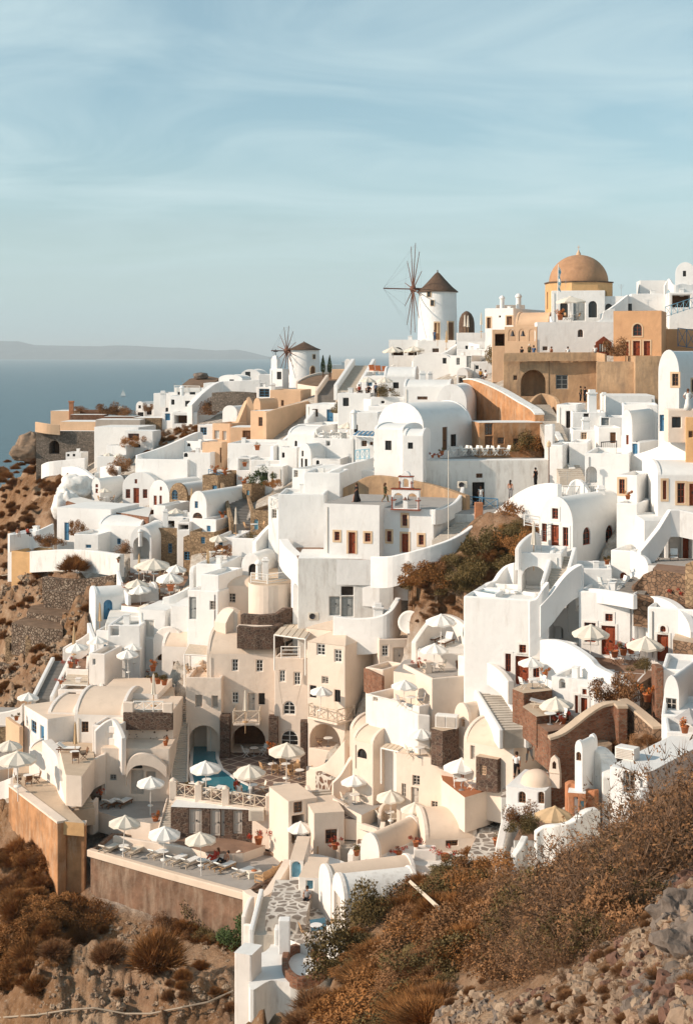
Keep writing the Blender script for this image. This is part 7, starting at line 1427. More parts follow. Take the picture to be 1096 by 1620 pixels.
for a in[('closed parasol on the main hotel balcony',388,1091,123.2,'canvas'),('closed parasol on the cream roof terrace above the stone band',243,1065,122,'canvas'),('closed tan parasol on the beige villa terrace',119,1142,118.4,'canvas_tan'),('closed parasol on the villa balcony box',844,824,109,'canvas'),('closed parasol by the cafe curved block',329,868,140,'canvas_tan'),('closed parasol beside the stone stairs cafe',373,802,152,'canvas'),('tall closed parasol next to the pergola house',431,745,166,'canvas_tan'),('closed parasol by the blue arched door house',158,953,139,'canvas_tan'),('closed parasol at the left parapet above the ruins',117,990,139,'canvas_tan'),('closed parasol in front of the stone cafe wall',303,772,172,'canvas_tan'),('closed parasol on the windmill terrace',692,508,217,'canvas_tan'),('closed parasol below the windmill door',706,522,212,'canvas_tan'),('left closed parasol right of the windmill',735,497,216,'canvas'),('right closed parasol right of the windmill',740,498,216.5,'canvas'),('closed parasol beside the white house near the church',761,494,210,'canvas'),('closed parasol on the guest terrace parapet',599,612,173,'canvas_tan'),('closed parasol on the cafe deck by the stone stable',220,876,150,'canvas_tan'),('closed parasol at the cafe back wall',253,898,149,'canvas_tan')]:
 cumb(*a)
def lounger_proto(fm,cm,back=.6):
 e=bpy.data.objects.new('sun_lounger',None);col.objects.link(e);f=MB()
 f.box(-.33,-1.0,.24,-.27,.95,.32);f.box(.27,-1.0,.24,.33,.95,.32);f.box(-.33,-1.0,.24,.33,-.94,.32)
 for y in(-.9,.35):f.box(-.27,y,.26,.27,y+.05,.30)
 f.build('frame',M[fm],e)
 for x in(-.31,.27):
  for y in(-.9,.7):l=MB();l.box(x,y,0,x+.05,y+.06,.26);l.build('leg',M[fm],e)
 c=MB();a=back;zz=.33;v=[(-.3,-.97,zz),(.3,-.97,zz),(.3,.3,zz),(-.3,.3,zz)];b=[(-.3,.3+.7*math.cos(a),zz+.7*math.sin(a)),(.3,.3+.7*math.cos(a),zz+.7*math.sin(a))]
 t=.09;top=[(x,y,z+t)for x,y,z in v]+[(x,y-t*math.sin(a),z+t*math.cos(a))for x,y,z in b];bot=v+b
 c.add(bot+top,[(3,2,1,0),(2,3,4,5),(6,7,8,9),(9,8,11,10),(0,1,7,6),(1,2,8,7),(3,0,6,9),(2,5,11,8),(4,3,9,10),(5,4,10,11)]);c.build('cushion',M[cm],e,.02);return e
def chair_proto(fm,cm):
 e=bpy.data.objects.new('chair',None);col.objects.link(e)
 s=MB();s.box(-.24,-.24,.42,.24,.22,.46);s.build('seat',M[cm],e)
 b=MB();b.add([(-.24,.2,.55),(.24,.2,.55),(.24,.32,.95),(-.24,.32,.95),(-.24,.23,.55),(.24,.23,.55),(.24,.35,.95),(-.24,.35,.95)],[(0,1,2,3),(7,6,5,4),(0,4,5,1),(3,2,6,7),(0,3,7,4),(1,5,6,2)]);b.build('backrest',M[cm],e)
 for x in(-.24,.24):
  for(y0,y1,z)in((-.24,.2,.44),(.24,-.2,.44)):
   l=MB();l.tube([(x,y0,0),(x,y1,z)],.02,4);l.build('leg',M[fm],e)
 a=MB()
 for x in(-.25,.25):a.tube([(x,-.22,.44),(x,-.22,.64),(x,.27,.66)],.02,4);a.tube([(x,.2,.44),(x,.34,.96)],.02,4)
 a.build('arm_frame',M[fm],e);return e
def table_proto(tm,r=.38,h=.72,sq=False):
 e=bpy.data.objects.new('round_table',None);col.objects.link(e);t=MB();t.lathe([(.001,h),(r,h),(r,h-.04),(.001,h-.04)],n=4 if sq else 18,smooth=False);t.build('tabletop',M[tm],e)
 l=MB();l.tube([(0,0,.03),(0,0,h-.04)],.03,6);l.lathe([(.001,.04),(.2,.03),(.22,0)],n=10);l.build('pedestal',M['metal_grey'],e);return e
FP={}
def fput(key,fn,label,cat,p,rz=0,s=1.0,group=None):
 if key not in FP:FP[key]=fn();o=FP[key]
 else:o=copy_tree(FP[key])
 o.location=p;o.rotation_euler=(0,0,rz);o.scale=(s,s,s);tag(o,label,cat,group);return o
def pz(px,py,z):return onz(px,py,z)
def lng(label,px,py,z,rz,fm='wood_pale',cm='cushion',back=.6,cat='sun lounger'):return fput(('l',fm,cm,back),lambda:lounger_proto(fm,cm,back),label,cat,pz(px,py,z)if z is not None else W3(px,py,D(px,py)),rz,1.0,'sun loungers')
ZS=W3(143,1344,109.5).z-.25
for a in[('leftmost white lounger on the sun terrace',172,1349,ZS,2.6,'wood_pale','canvas'),('second tan lounger on the sun terrace by the left parasol',212,1352,ZS,2.6,'wood_pale','canvas'),('white lounger under the middle parasol',250,1356,ZS,2.55,'wood_pale','cushion'),('white lounger with folded towel right of the middle parasol',279,1366,ZS,2.55,'wood_pale','cushion'),('white lounger left of the right parasol',300,1370,ZS,2.55,'wood_pale','cushion'),('lounger under the reclining person in dark trunks',355,1377,ZS,2.5,'wood_light','cushion'),('lounger under the leftmost of the sitting couple',338,1371,ZS,2.5,'wood_light','cushion'),('empty white lounger right of the sitting couple',384,1386,ZS,2.45,'wood_pale','cushion'),('left white lounger in the blue-grey court',175,1276,ZCT,2.7,'wood_brown','cushion'),('right white lounger in the blue-grey court',194,1275,ZCT,2.7,'wood_brown','cushion'),('left white lounger beside the pool edge',311,1250,ZDK,2.8,'wood_pale','cushion'),('right white lounger beside the pool edge',343,1256,ZDK,2.8,'wood_pale','cushion')]:
 lng(a[0],a[1],a[2],a[3],a[4],a[5],a[6])
lng('left dark framed lounger in the horseshoe alcove',690,1014,W3(660,1030,111.5).z,-.5,'wood_brown','cushion',.9);lng('right dark framed lounger in the horseshoe alcove',706,1020,W3(660,1030,111.5).z,-.5,'wood_brown','cushion',.9)
lng('white lounger on the beige villa terrace',108,1190,W3(96,1192,118.5).z,1.5,'wood_brown','cushion')
lng('white day bed on the middle red-brick terrace',862,1120,W3(826,1118,94.5).z,1.3,'wood_pale','cushion_grey',.2)
for i,(x,y,lab)in enumerate([(590,590,'left orange lounger on the white sunbathing roof'),(600,591,'middle orange lounger on the white sunbathing roof'),(611,592,'right orange lounger on the white sunbathing roof')]):
 fput(('l','o'),lambda:lounger_proto('white_paint','cloth_orange',1.0),lab,'sun lounger',W3(x,y+1,185.5),.3,1.2,'sun loungers')
SIDE=[('left',-1,0),('right',1,0),('front',0,-1),('back',0,1)]
def tset(where,px,py,z=None,Y=None,ch=('left','right'),fm='wood_light',cm='canvas',tm='white_paint',dist=.75,a0=.3,s=1.0):
 p=W3(px,py,Y)if Y else pz(px,py,z)
 fput(('t',tm),lambda:table_proto(tm),'small round table '+where,'table',p,0,s,'round terrace tables')
 for nm,dx,dy in SIDE:
  if nm in ch:
   c,s_=math.cos(a0),math.sin(a0);x,y=(dx*c-dy*s_)*dist*s,(dx*s_+dy*c)*dist*s
   fput(('c',fm,cm),lambda:chair_proto(fm,cm),f'{nm} chair at the table {where}','chair',p+Vector((x,y,0)),math.atan2(y,x)-math.pi/2+rf_.uniform(-.25,.25),s,'terrace chairs')
tset('under the widest pool deck parasol',452,1222,ZDK,ch=('left','right','front','back'),fm='wood_light',cm='wood_light')
tset('at the right end of the pool deck',474,1232,ZDK,ch=('left','right','back'),fm='wood_light',cm='wood_light')
tset('left of the widest pool deck parasol',431,1222,ZDK,ch=('front','left'),fm='wood_light',cm='wood_light')
tset('beside the pool parasol of the couple',400,1256,ZDK,ch=('right',))
tset('between the two pool edge loungers',327,1247,ZDK,ch=())
tset('deep inside the shady hotel arch',402,1196,ZDK,ch=('left','right'),fm='white_paint',cm='white_paint',tm='white_paint')
tset('under the middle sun terrace parasol',259,1362,ZS,ch=());tset('under the right sun terrace parasol',319,1376,ZS,ch=());tset('under the left sun terrace parasol',196,1353,ZS,ch=())
tset('inside the hotel loggia',519,1181,None,119.5,('left',),'rust_pole','wood_light')
tset('in the sunken court',475,1346,None,105.6,('right','back'),'wood_light','cushion_grey')
tset('in the first parasol nook',561,1272,W3(532,1270,107.2).z,ch=('left','right'),fm='wood_pale',cm='canvas')
tset('in the second parasol nook',616,1300,W3(568,1312,104.2).z,ch=('left','right','front'),fm='wood_pale',cm='canvas')
tset('in the third parasol nook',655,1318,W3(624,1332,102.2).z,ch=('right',),fm='wood_pale',cm='canvas')
tset('above the dark stone block',664,1198,None,104,('left','right'),'wood_pale','canvas')
tset('on the red floored terrace',730,1250,W3(700,1235,101.8).z,ch=('right','back'),fm='white_paint',cm='canvas_white')
tset('on the chair terrace before the alcove',684,1064,ZL1,ch=('left','right'),fm='wood_pale',cm='canvas')
tset('in the sunlit parasol nook',650,1118,None,105.8,('left','right'),'wood_pale','cushion_grey')
tset('beside the flower boxes of the red door terrace',988,1051,ZRD,ch=('right','back','left'),fm='wood_brown',cm='cushion')
tset('under the jacuzzi terrace parasol',914,1032,ZRD,ch=('left','right'),fm='wood_light',cm='canvas')
tset('on the upper red-brick block',842,1089,W3(810,1090,96.5).z,ch=('left','right'),fm='white_paint',cm='cushion',s=.85)
tset('on the lower red-brick terrace',870,1146,W3(845,1142,92.5).z,ch=('right',),fm='white_paint',cm='cushion')
tset('on the plunge pool roof terrace',806,944,W3(744,938,107.5).z-.4,ch=('left','right'),fm='white_paint',cm='cushion',s=.8)
tset('beside the stone steps under the villa',968,932,None,105.2,('left','right'),'white_paint','cushion')
tset('on the beige villa terrace',118,1203,W3(96,1192,118.5).z,ch=('right','front'),fm='wood_brown',cm='wood_brown')
tset('on the cliff terrace under the large tan parasol',44,1240,W3(22,1244,118.5).z,ch=('left','right','front'),fm='wood_brown',cm='wood_brown')
tset('on the rounded terrace',192,1066,ZRT,ch=('left','right','back'),fm='white_paint',cm='white_paint')
tset('right on the rounded terrace beside orange chairs',222,1070,ZRT,ch=('left','right'),fm='rust_pole',cm='cloth_orange')
tset('on the breakfast terrace under the slatted pergola',312,1066,None,129,('left','right'),'wood_light','wood_light')
for i,(x,y,w)in enumerate([(210,944,'in the near left corner of the cafe'),(228,950,'near the grey canopy of the cafe'),(246,944,'in the middle of the cafe deck'),(268,948,'on the cafe deck by the curved wall'),(284,944,'at the right end of the cafe deck'),(222,934,'second row left of the cafe'),(258,936,'second row middle of the cafe')]):
 tset(w,x,y,W3(192,958,143).z,ch=('left','right')if i%2 else('front','back','left'),fm='wood_brown',cm='canvas')
for i,(x,w)in enumerate([(218,'on the upper cafe deck left'),(245,'on the upper cafe deck middle'),(276,'on the upper cafe deck right')]):tset(w,x,918,W3(196,930,150).z,ch=('left','right'),fm='wood_brown',cm='canvas')
for i,(x,w)in enumerate([(512,'first from left on the restaurant roof'),(524,'second on the restaurant roof'),(536,'third on the restaurant roof'),(548,'last on the restaurant roof')]):tset(w,x,694,None,159.5,('left','right'),'white_paint','canvas_white',dist=.6)
for i,(x,w)in enumerate([(725,'first from left in the walled courtyard'),(742,'second in the walled courtyard'),(758,'third in the walled courtyard'),(775,'fourth in the walled courtyard'),(792,'last in the walled courtyard')]):tset(w,x,720,None,140.5,('left','right'),'white_paint','canvas_white',dist=.6)
for i,(x,w)in enumerate([(575,'left on the guest terrace'),(590,'middle on the guest terrace'),(606,'right on the guest terrace')]):tset(w,x,626,None,175,('left','right'),'wood_brown','wood_brown',dist=.6)
for(x,y,Y,w)in[(168,795,189,'on the red windowed cliff terrace'),(402,840,147,'on the round cafe roof'),(350,882,142.5,'by the curved cafe parapet'),(335,884,142,'in front of the curved cafe parapet'),(500,1482,89,'in the crazy paved yard'),(905,506,184.5,'on the dome terrace')]:
 tset(w,x,y,None,Y,('left','right'),'wood_brown','wood_light')
for(x,y,rz,lab)in[(1036,892,.3,'left deck chair in the deep arch'),(1066,892,-.2,'right deck chair between the deep arches')]:fput(('c','wood_brown','cushion'),lambda:chair_proto('wood_brown','cushion'),lab,'chair',W3(x,y,106.8),rz,1.15,'terrace chairs')
def sofa(label,p,rz,w=2.0,fm='wood_light',cm='wood_light'):
 e=empty('wooden_sofa',p,label,'sofa',rz=rz);s=MB();s.box(-w/2,-.4,.25,w/2,.35,.38);s.build('seat',M[cm],e,.02);b=MB()
 for i in range(5):b.box(-w/2,.35,.42+i*.1,w/2,.40,.49+i*.1)
 b.build('backrest',M[fm],e);a=MB()
 for x in(-w/2-.03,w/2-.03):a.box(x,-.42,0,x+.06,.42,.1);a.box(x,-.42,.55,x+.06,.42,.62);a.box(x,-.42,0,x+.06,-.36,.6);a.box(x,.36,0,x+.06,.42,.85)
 a.build('arm_frame',M[fm],e);return e
sofa('slatted wooden sofa at the right end of the sun terrace',pz(424,1392,ZS),-2.2)
sofa('wooden armchair sofa in the sunken court',W3(492,1348,104.8),-.4,1.4,'wood_light','cushion_grey')
b=empty('crate_table',pz(402,1388,ZS),'low whitewashed crate table with an orange tray','table',rz=.4);m=MB();m.box(-.5,-.35,0,.5,.35,.45);m.build('box',M['canvas'],b,.02);m=MB();m.lathe([(.001,.5),(.2,.5),(.22,.46)],n=12);m.build('tray',M['terracotta'],b)
def pot_proto(kind):
 e=bpy.data.objects.new('potted_plant',None);col.objects.link(e);p=MB();p.lathe([(.001,0),(.17,0),(.24,.38),(.27,.38),(.27,.44),(.22,.44),(.20,.38),(.001,.38)],n=14);p.build('pot',M['terracotta']if kind!='w' else M['white'],e)
 rs=random.Random(len(kind)*7+3)
 if kind=='agave':V=blades(70,rs,1.0,.03,(.5,.8))
 else:V=tri_cloud(380,rs,clumpy(rs,5),.11,1.3)
 me=raw_mesh('foliage',np.array([tuple(v)for v in V])*np.array([.55,.55,.6])+np.array([0,0,.38]),[M[{'red':'flower_red','agave':'leaf_olive','olive':'leaf_olive','w':'leaf_green','orange':'flower_orange'}[kind]],M['leaf_olive']],[0 if rs.random()<.7 else 1 for _ in range(len(V)//3)])
 o=bpy.data.objects.new('foliage',me);col.objects.link(o);o.parent=e;return e
def pot(label,px,py,Y,kind='red',s=1.0):
 fput(('p',kind),lambda:pot_proto(kind),label,'potted plant',W3(px,py,Y),rf_.uniform(0,6),s*.66,'potted plants')
for a in[('red potted geranium in the middle of the white lower roof',631,1356,97.8,'red',1.3),('terracotta pot with red plant right of the holed screen',703,1363,95.2,'red',1.7),('red plant standing on the white holed screen',658,1340,96.8,'red',1.3),('potted shrub left on the white lower roof',564,1354,99.5,'olive',1.4),('potted agave at the end of the pebbled lane',787,1340,91,'agave',1.8),('red flowers on the window house wall by the middle steps',530,1344,103.5,'red',1.5),('red flowering pot at the corner of the red terrace',776,1258,100.2,'red',1.1),('dark red bush at the foot of the stone fronted rooms',409,1336,108.6,'red',1.9),('tall terracotta pot by the lounger court steps',246,1302,112.6,'orange',1.5),('small pot on the ledge of the lounger court',160,1258,116,'red',.9),('first terracotta planter on the cream roof terrace',250,1082,124.5,'olive',1.7),('second terracotta planter on the cream roof terrace',260,1084,124,'olive',1.7),('third terracotta planter on the cream roof terrace',242,1080,125,'olive',1.5),('orange pot on the rounded terrace edge',242,1062,132,'orange',1.7),('potted flowers on the terrace by the dark stairway',112,1056,134,'red',1.5),('potted plant beside the white canopy at the left',96,1082,131,'red',1.0),('pot beside the villa parapet at the far left',26,1140,125.5,'olive',1.2),('urn with a bushy plant on the curved villa steps',960,893,106,'olive',1.2),('plant bowl on the upper villa roof edge',993,790,113,'orange',1.2),('left flower box plant on the red door terrace',972,1040,98.6,'red',1.6),('middle flower box plant on the red door terrace',986,1037,98.6,'olive',1.6),('right flower box plant on the red door terrace',998,1034,98.6,'red',1.6),('orange flowers beside the brick pier',1024,1110,92,'orange',1.8),('orange flowering pot on the right edge cube',1083,1160,79,'orange',1.4),('first red flower clump in the rubble planter at right',1072,948,101,'red',1.6),('second red flower clump in the rubble planter at right',1090,952,100.4,'red',1.6),('potted agave in the white sunken roof terrace',407,712,182,'agave',2.2),('potted plant in the white niche',387,738,177,'agave',1.8),('white pot with shrub beside the bell arcade',788,586,183.5,'w',2.0),('orange urn on the dome terrace',886,506,184,'orange',2.4),('first small pot on the courtyard wall ledge',684,724,138.2,'red',.9),('second small pot on the courtyard wall ledge',694,724,138.2,'red',.9),('potted flowers by the bell gable steps',699,719,138.8,'olive',1.2),('red potted plant on the chair terrace',664,1056,110.5,'red',1.2),('terracotta pot by the right cafe steps',198,935,145,'orange',1.6),('cactus in the curved wall planter',270,935,141,'agave',2.2),('orange pot on the stone stable wall',340,748,177,'orange',1.6),('second orange pot behind the blue gate',356,752,176,'orange',1.6),('third orange pot beside the blue gate',386,768,170,'orange',1.8),('pot plant at the cafe parapet beside the arched porch',188,890,153,'olive',1.2),('orange flowers on the terrace wall below the red windows',206,826,178,'orange',2.2),('orange flowers right of the first clump below the red windows',222,828,177.5,'orange',1.8),('pot on the roof of the blue door cube',352,820,159,'orange',1.4),('large pot on the spotted wall terrace',262,1180,118.5,'orange',1.2),('potted plant on the narrow deck by the hotel arch',428,1192,121.5,'orange',1.6),('small pot by the wide shady arch',440,1190,121,'olive',1.2),('big green pot beside the pool stairs',297,1250,116,'olive',1.3),('red potted flowers beside the lower brick terrace',890,1146,92,'red',1.5),('plant on the massive wall terrace corner',862,1072,99.5,'orange',1.2)]:
 pot(*a)
for(x,y,r,lab)in[(648,985,.95,'larger white satellite dish left of the alcove'),(665,990,.75,'smaller white satellite dish beside the alcove'),(546,744-20,.0,'')]:
 if r:
  p=W3(x,y,119);e=empty('satellite_dish',p,lab,'satellite dish');m=MB();m.tube([(0,.3,-1.5),(0,.3,.0)],.04,6);m.build('mast',M['metal_grey'],e);d=MB();d.lathe([(.001,.0),(r*.5,.06),(r*.8,.16),(r,.26),(r*1.01,.24)],n=24);d.tube([(0,0,0),(0,0,.7)],.02,4);o=d.build('dish',M['white_paint'],e);o.rotation_euler=(rad(70),0,rad(-18))
for(x,y,Y,lab)in[(496,980,125.5,'air conditioner on the cream stepped wall'),(731,772,137.3,'air conditioner beside the dark door of the retaining wall')]:
 e=empty('air_conditioner',W3(x,y,Y),lab,'air conditioner');m=MB();m.box(-.45,-.35,0,.45,0,.65);m.build('casing',M['canvas'],e,.03);f=MB();f.lathe([(.001,0),(.24,0),(.26,.03)],n=16);o=f.build('fan',M['metal_dark'],e);o.rotation_euler=(rad(90),0,0);o.location=(-.1,-.37,.33)
def rail(label,a,b,h,mat,st,panel=1.1):balustrade(label,W3(*a),W3(*b),h,mat,st,None,'railing',panel,'railing')
rail('ornate blue-grey balcony railing beside the shuttered house',(562,728,146.5),(584,726,144.5),1.0,'blue_pale','X',.8)
rail('dark blue crossed railing by the doorway of the retaining wall',(739,804,136),(787,808,135),1.1,'blue_paint','X',1.4)
rail('white rails around the round tower terrace',(397,922,130.6),(423,925,130.2),.9,'white_paint','H',2)
rail('white rails right side of the round tower terrace',(424,925,130.2),(466,918,131),.9,'white_paint','H',2)
rail('white wooden rail beside the villa deck',(829,832,113),(853,836,112.8),.9,'white_paint','H',2)
rail('white railing on the villa upper deck',(890,786,119.5),(950,786,119.5),.9,'white_paint','I',1.5)
rail('metal lattice railing of the balcony block',(427,802,141.5),(438,806,140.5),1.0,'white_paint','X',.6)
rail('blue railing at the right edge below the skyline',(1052,502,176),(1100,486,180),1.3,'blue_pale','X',1.2)
rail('blue picket railing lower at the right edge',(1072,548,171),(1100,552,170),2.2,'blue_paint','X',1.3)
rail('iron gate railing in the white courtyard room',(951,720,134),(975,718,134),1.2,'metal_dark','I',1.5)
rail('blue terrace rail behind the stone gate',(330,754,178),(356,762,176),.9,'blue_paint','H',2)
rail('white picket rail on the far left ridge house',(276,619,243.5),(316,620,243),1.0,'white_paint','I',2)
pergola('blue frame pergola on the balcony beside the shuttered house',[(558,688),(592,690),(600,682),(566,681)],147,2.6,n=5,slat='blue_paint',along=0,gap=.8)
pergola('white timber pergola on the right skyline',[(1046,434),(1072,433),(1070,430),(1048,431)],189,2,n=4,slat='white_paint',along=0,gap=.5)if False else None
p=W3(881,506,186);e=empty('flagpole',p,'flagpole with limp striped blue and white flag before the dome','flagpole');m=MB();m.tube([(0,0,-1),(.15,0,7.2)],.05,6);m.build('pole',M['white_paint'],e)
m=MB();V=[];
for i in range(9):
 z=6.9-i*.38;w_=.32+.08*math.sin(i*1.7);V+=[(.14,0,z),(.14+w_*.5,.12*math.sin(i),z-.1),(.14+w_,.05,z-.3)]
m.add(V,[(i*3+j,i*3+j+1,i*3+j+4,i*3+j+3)for i in range(8)for j in range(2)]);fo=m.build('flag',[M['cushion'],M['blue_pale']],e)
for i,f in enumerate(fo.data.polygons):f.material_index=(i//2)%2
def chimney(label,px,py,Y,s=1.0,kind=0):
 m=MB();w_=.28*s
 if kind==0:m.box(-w_,-w_,-1,w_,w_,.75*s);m.box(-w_*1.25,-w_*1.25,.75*s,w_*1.25,w_*1.25,.85*s);m.box(-w_*.8,-w_*.8,.85*s,w_*.8,w_*.8,1.05*s)
 else:m.lathe([(.26*s,-1),(.24*s,.6*s),(.32*s,.66*s),(.30*s,.8*s),(.15*s,.98*s),(.001,1.02*s)],n=10)
 o=m.build('chimney',M['white'],None,.03);o.location=W3(px,py,Y);tag(o,label,'chimney')
for a in[('domed vent chimney on the white house left of the church',794,482,201,1.3,1),('second vent chimney on the white house left of the church',820,481,202,1.5,1),('white chimney with a little cap among castle foot houses',936,640,150,1.5,0),('small chimney by the white slanted roof block',955,636,153,1.0,0),('white chimney on the tower roof corner',598,982,120.5,1.4,0),('white chimney pot beside the storehouse roof',608,984,121,1.0,0),('small white chimney above the round white terrace',668,604,176,1.3,0),('stub chimney on the low dome roofed house',680,601,178,1.0,0),('chimney on the white house by the chapel',432,618,232,1.2,0),('white chimney on the far left ridge',258,634,238,1.6,0),('round vent on the long white ridge house',288,622,242,1.3,1),('white lane chimney behind the chairs of the tower',420,900,133,1.0,0),('twin chimney post above the round tower left',409,905,133,1.1,1),('white chimney on the vaulted villa deck',950,790,118,1.1,0),('white post chimney beside the castle stair foot',926,680,140,1.2,0),('round white vent on the restaurant pavilion',560,664,157,1.1,1),('small chimney over the canopy house',262,820,165,1.0,0),('white vent on the arched porch roof',222,850,160,.9,1)]:chimney(*a)
def person(label,px,py,Y,pose='stand',rz=0.0,top='cloth_white',bottom='cloth_blue',hair='hair_dark',skin='skin',skirt=False,longhair=False,z=None,h=1.72,hold=None):
 p=W3(px,py,Y)if z is None else pz(px,py,z);e=empty('person',p,label,'person','people on the terraces',rz);k=h/1.74
 S=Vector
 J=dict(pel=(0,0,.95),sp=(0,0,1.12),ch=(0,-.01,1.32),nk=(0,0,1.50),h0=(0,-.02,1.58),h1=(0,-.03,1.66),h2=(0,-.01,1.73))
 L={}
 for s,n in((-1,'l'),(1,'r')):
  J['sh'+n]=(s*.18,0,1.42);J['el'+n]=(s*.25,.03,1.15);J['wr'+n]=(s*.24,-.08,.92);J['ha'+n]=(s*.23,-.12,.83)
  J['hp'+n]=(s*.09,0,.90);J['kn'+n]=(s*.11,-.02,.50);J['an'+n]=(s*.11,.03,.08);J['to'+n]=(s*.12,-.14,.03)
 if pose=='walk':
  J['knl']=(-.10,-.22,.54);J['anl']=(-.10,-.28,.10);J['tol']=(-.10,-.46,.06);J['knr']=(.10,.06,.50);J['anr']=(.10,.32,.14);J['tor']=(.11,.20,.03)
  J['ell']=(-.25,.14,1.16);J['wrl']=(-.26,.10,.92);J['hal']=(-.26,.06,.84);J['elr']=(.25,-.10,1.17);J['wrr']=(.22,-.28,1.02);J['har']=(.20,-.36,.99)
 if pose in('sit','recline'):
  d=.50
  for n in('pel','sp','ch','nk','h0','h1','h2'):x,y,zz=J[n];J[n]=(x,y+(.0 if pose=='sit' else(zz-.95)*.6),(zz-d)if pose=='sit' else .45+(zz-.95)*.78)
  for s,n in((-1,'l'),(1,'r')):
   c=J['ch'];J['sh'+n]=(s*.18,c[1]+.02,c[2]+.10);J['el'+n]=(s*.26,c[1]+.02,c[2]-.16);J['wr'+n]=(s*.2,c[1]-.2,c[2]-.30);J['ha'+n]=(s*.16,c[1]-.28,c[2]-.32)
   J['hp'+n]=(s*.09,0,J['pel'][2]-.05)
   if pose=='sit':J['kn'+n]=(s*.12,-.42,.48);J['an'+n]=(s*.12,-.44,.08);J['to'+n]=(s*.13,-.60,.03)
   else:J['kn'+n]=(s*.14,-.36,.72 if s<0 else .50);J['an'+n]=(s*.14,-.72,.42);J['to'+n]=(s*.14,-.86,.48)
 if hold=='arms':
  J['ell']=(-.28,-.06,1.18);J['wrl']=(-.14,-.26,1.30);J['hal']=(-.08,-.28,1.36);J['elr']=(.28,-.06,1.18);J['wrr']=(.14,-.26,1.30);J['har']=(.08,-.28,1.36)
 if hold=='hip':J['ell']=(-.36,.05,1.16);J['wrl']=(-.2,-.03,1.0);J['hal']=(-.14,-.06,.99);J['elr']=(.36,.05,1.16);J['wrr']=(.2,-.03,1.0);J['har']=(.14,-.06,.99)
 R=dict(pel=.14,sp=.12,ch=.135,nk=.055,h0=.075,h1=.095,h2=.07)
 for n in 'lr':R.update({'sh'+n:.065,'el'+n:.043,'wr'+n:.030,'ha'+n:.032,'hp'+n:.10,'kn'+n:.062,'an'+n:.042,'to'+n:.032})
 E=[('pel','sp'),('sp','ch'),('ch','nk'),('nk','h0'),('h0','h1'),('h1','h2')]
 for n in 'lr':E+=[('ch','sh'+n),('sh'+n,'el'+n),('el'+n,'wr'+n),('wr'+n,'ha'+n),('pel','hp'+n),('hp'+n,'kn'+n),('kn'+n,'an'+n),('an'+n,'to'+n)]
 names=list(J);me=bpy.data.meshes.new('body');me.from_pydata([Vector(J[n])*k for n in names],[(names.index(a),names.index(b))for a,b in E],[])
 o=bpy.data.objects.new('body',me);col.objects.link(o);o.parent=e;me.materials.append(M[skin])
 m=o.modifiers.new('skin','SKIN');sv=me.skin_vertices[0].data
 for i,n in enumerate(names):sv[i].radius=(R[n]*k*(.95 if n not in('ch','pel','sp')else 1.1),R[n]*k*(1 if n not in('ch','pel','sp')else .75))
 sv[names.index('pel')].use_root=True;s_=o.modifiers.new('sub','SUBSURF');s_.levels=1;s_.render_levels=1
 V={n:Vector(J[n])*k for n in J}
 t=MB();t.tube([V['pel']-(V['sp']-V['pel'])*.3,V['sp'],V['ch'],V['ch']+(V['nk']-V['ch'])*.55],[.17*k,.155*k,.18*k,.12*k],10)
 for n in 'lr':t.tube([V['sh'+n].lerp(V['ch'],.5),V['sh'+n],V['sh'+n].lerp(V['el'+n],.7)],[.10*k,.088*k,.068*k],8)
 if top:t.build('shirt',M[top],e)
 b=MB()
 if skirt:
  f=(V['anl']+V['anr'])/2;f.z=max(f.z,.1);b.tube([V['sp'],V['pel'],V['pel'].lerp(f,.5),f+Vector((0,.05,0))],[.15*k,.18*k,.25*k,.34*k],12);b.build('skirt',M[bottom],e)
 elif bottom:
  b.tube([V['pel']+Vector((0,0,.1)),V['pel']-Vector((0,0,.06))],.17*k,10)
  for n in 'lr':b.tube([V['hp'+n]+Vector((0,0,.02)),V['kn'+n],V['kn'+n].lerp(V['an'+n],.85)],[.125*k,.085*k,.065*k],8)
  b.build('trousers',M[bottom],e)
 hb=MB();c=V['h1'];hb.lathe([(.001,.125*k),(.07*k,.105*k),(.108*k,.04*k),(.110*k,-.03*k),(.085*k,-.09*k)],(c.x,c.y+.022*k,c.z+.005),12)
 if longhair:hb.tube([c+Vector((0,.07,.02))*k,c+Vector((0,.10,-.12))*k,c+Vector((0,.11,-.34))*k],[.085*k,.09*k,.05*k],8)
 hb.build('hair',M[hair],e)
 nb=MB();nb.box(-.012,-.118,-.02,.012,-.085,.02);no=nb.build('nose',M[skin],e);no.location=c
 return e
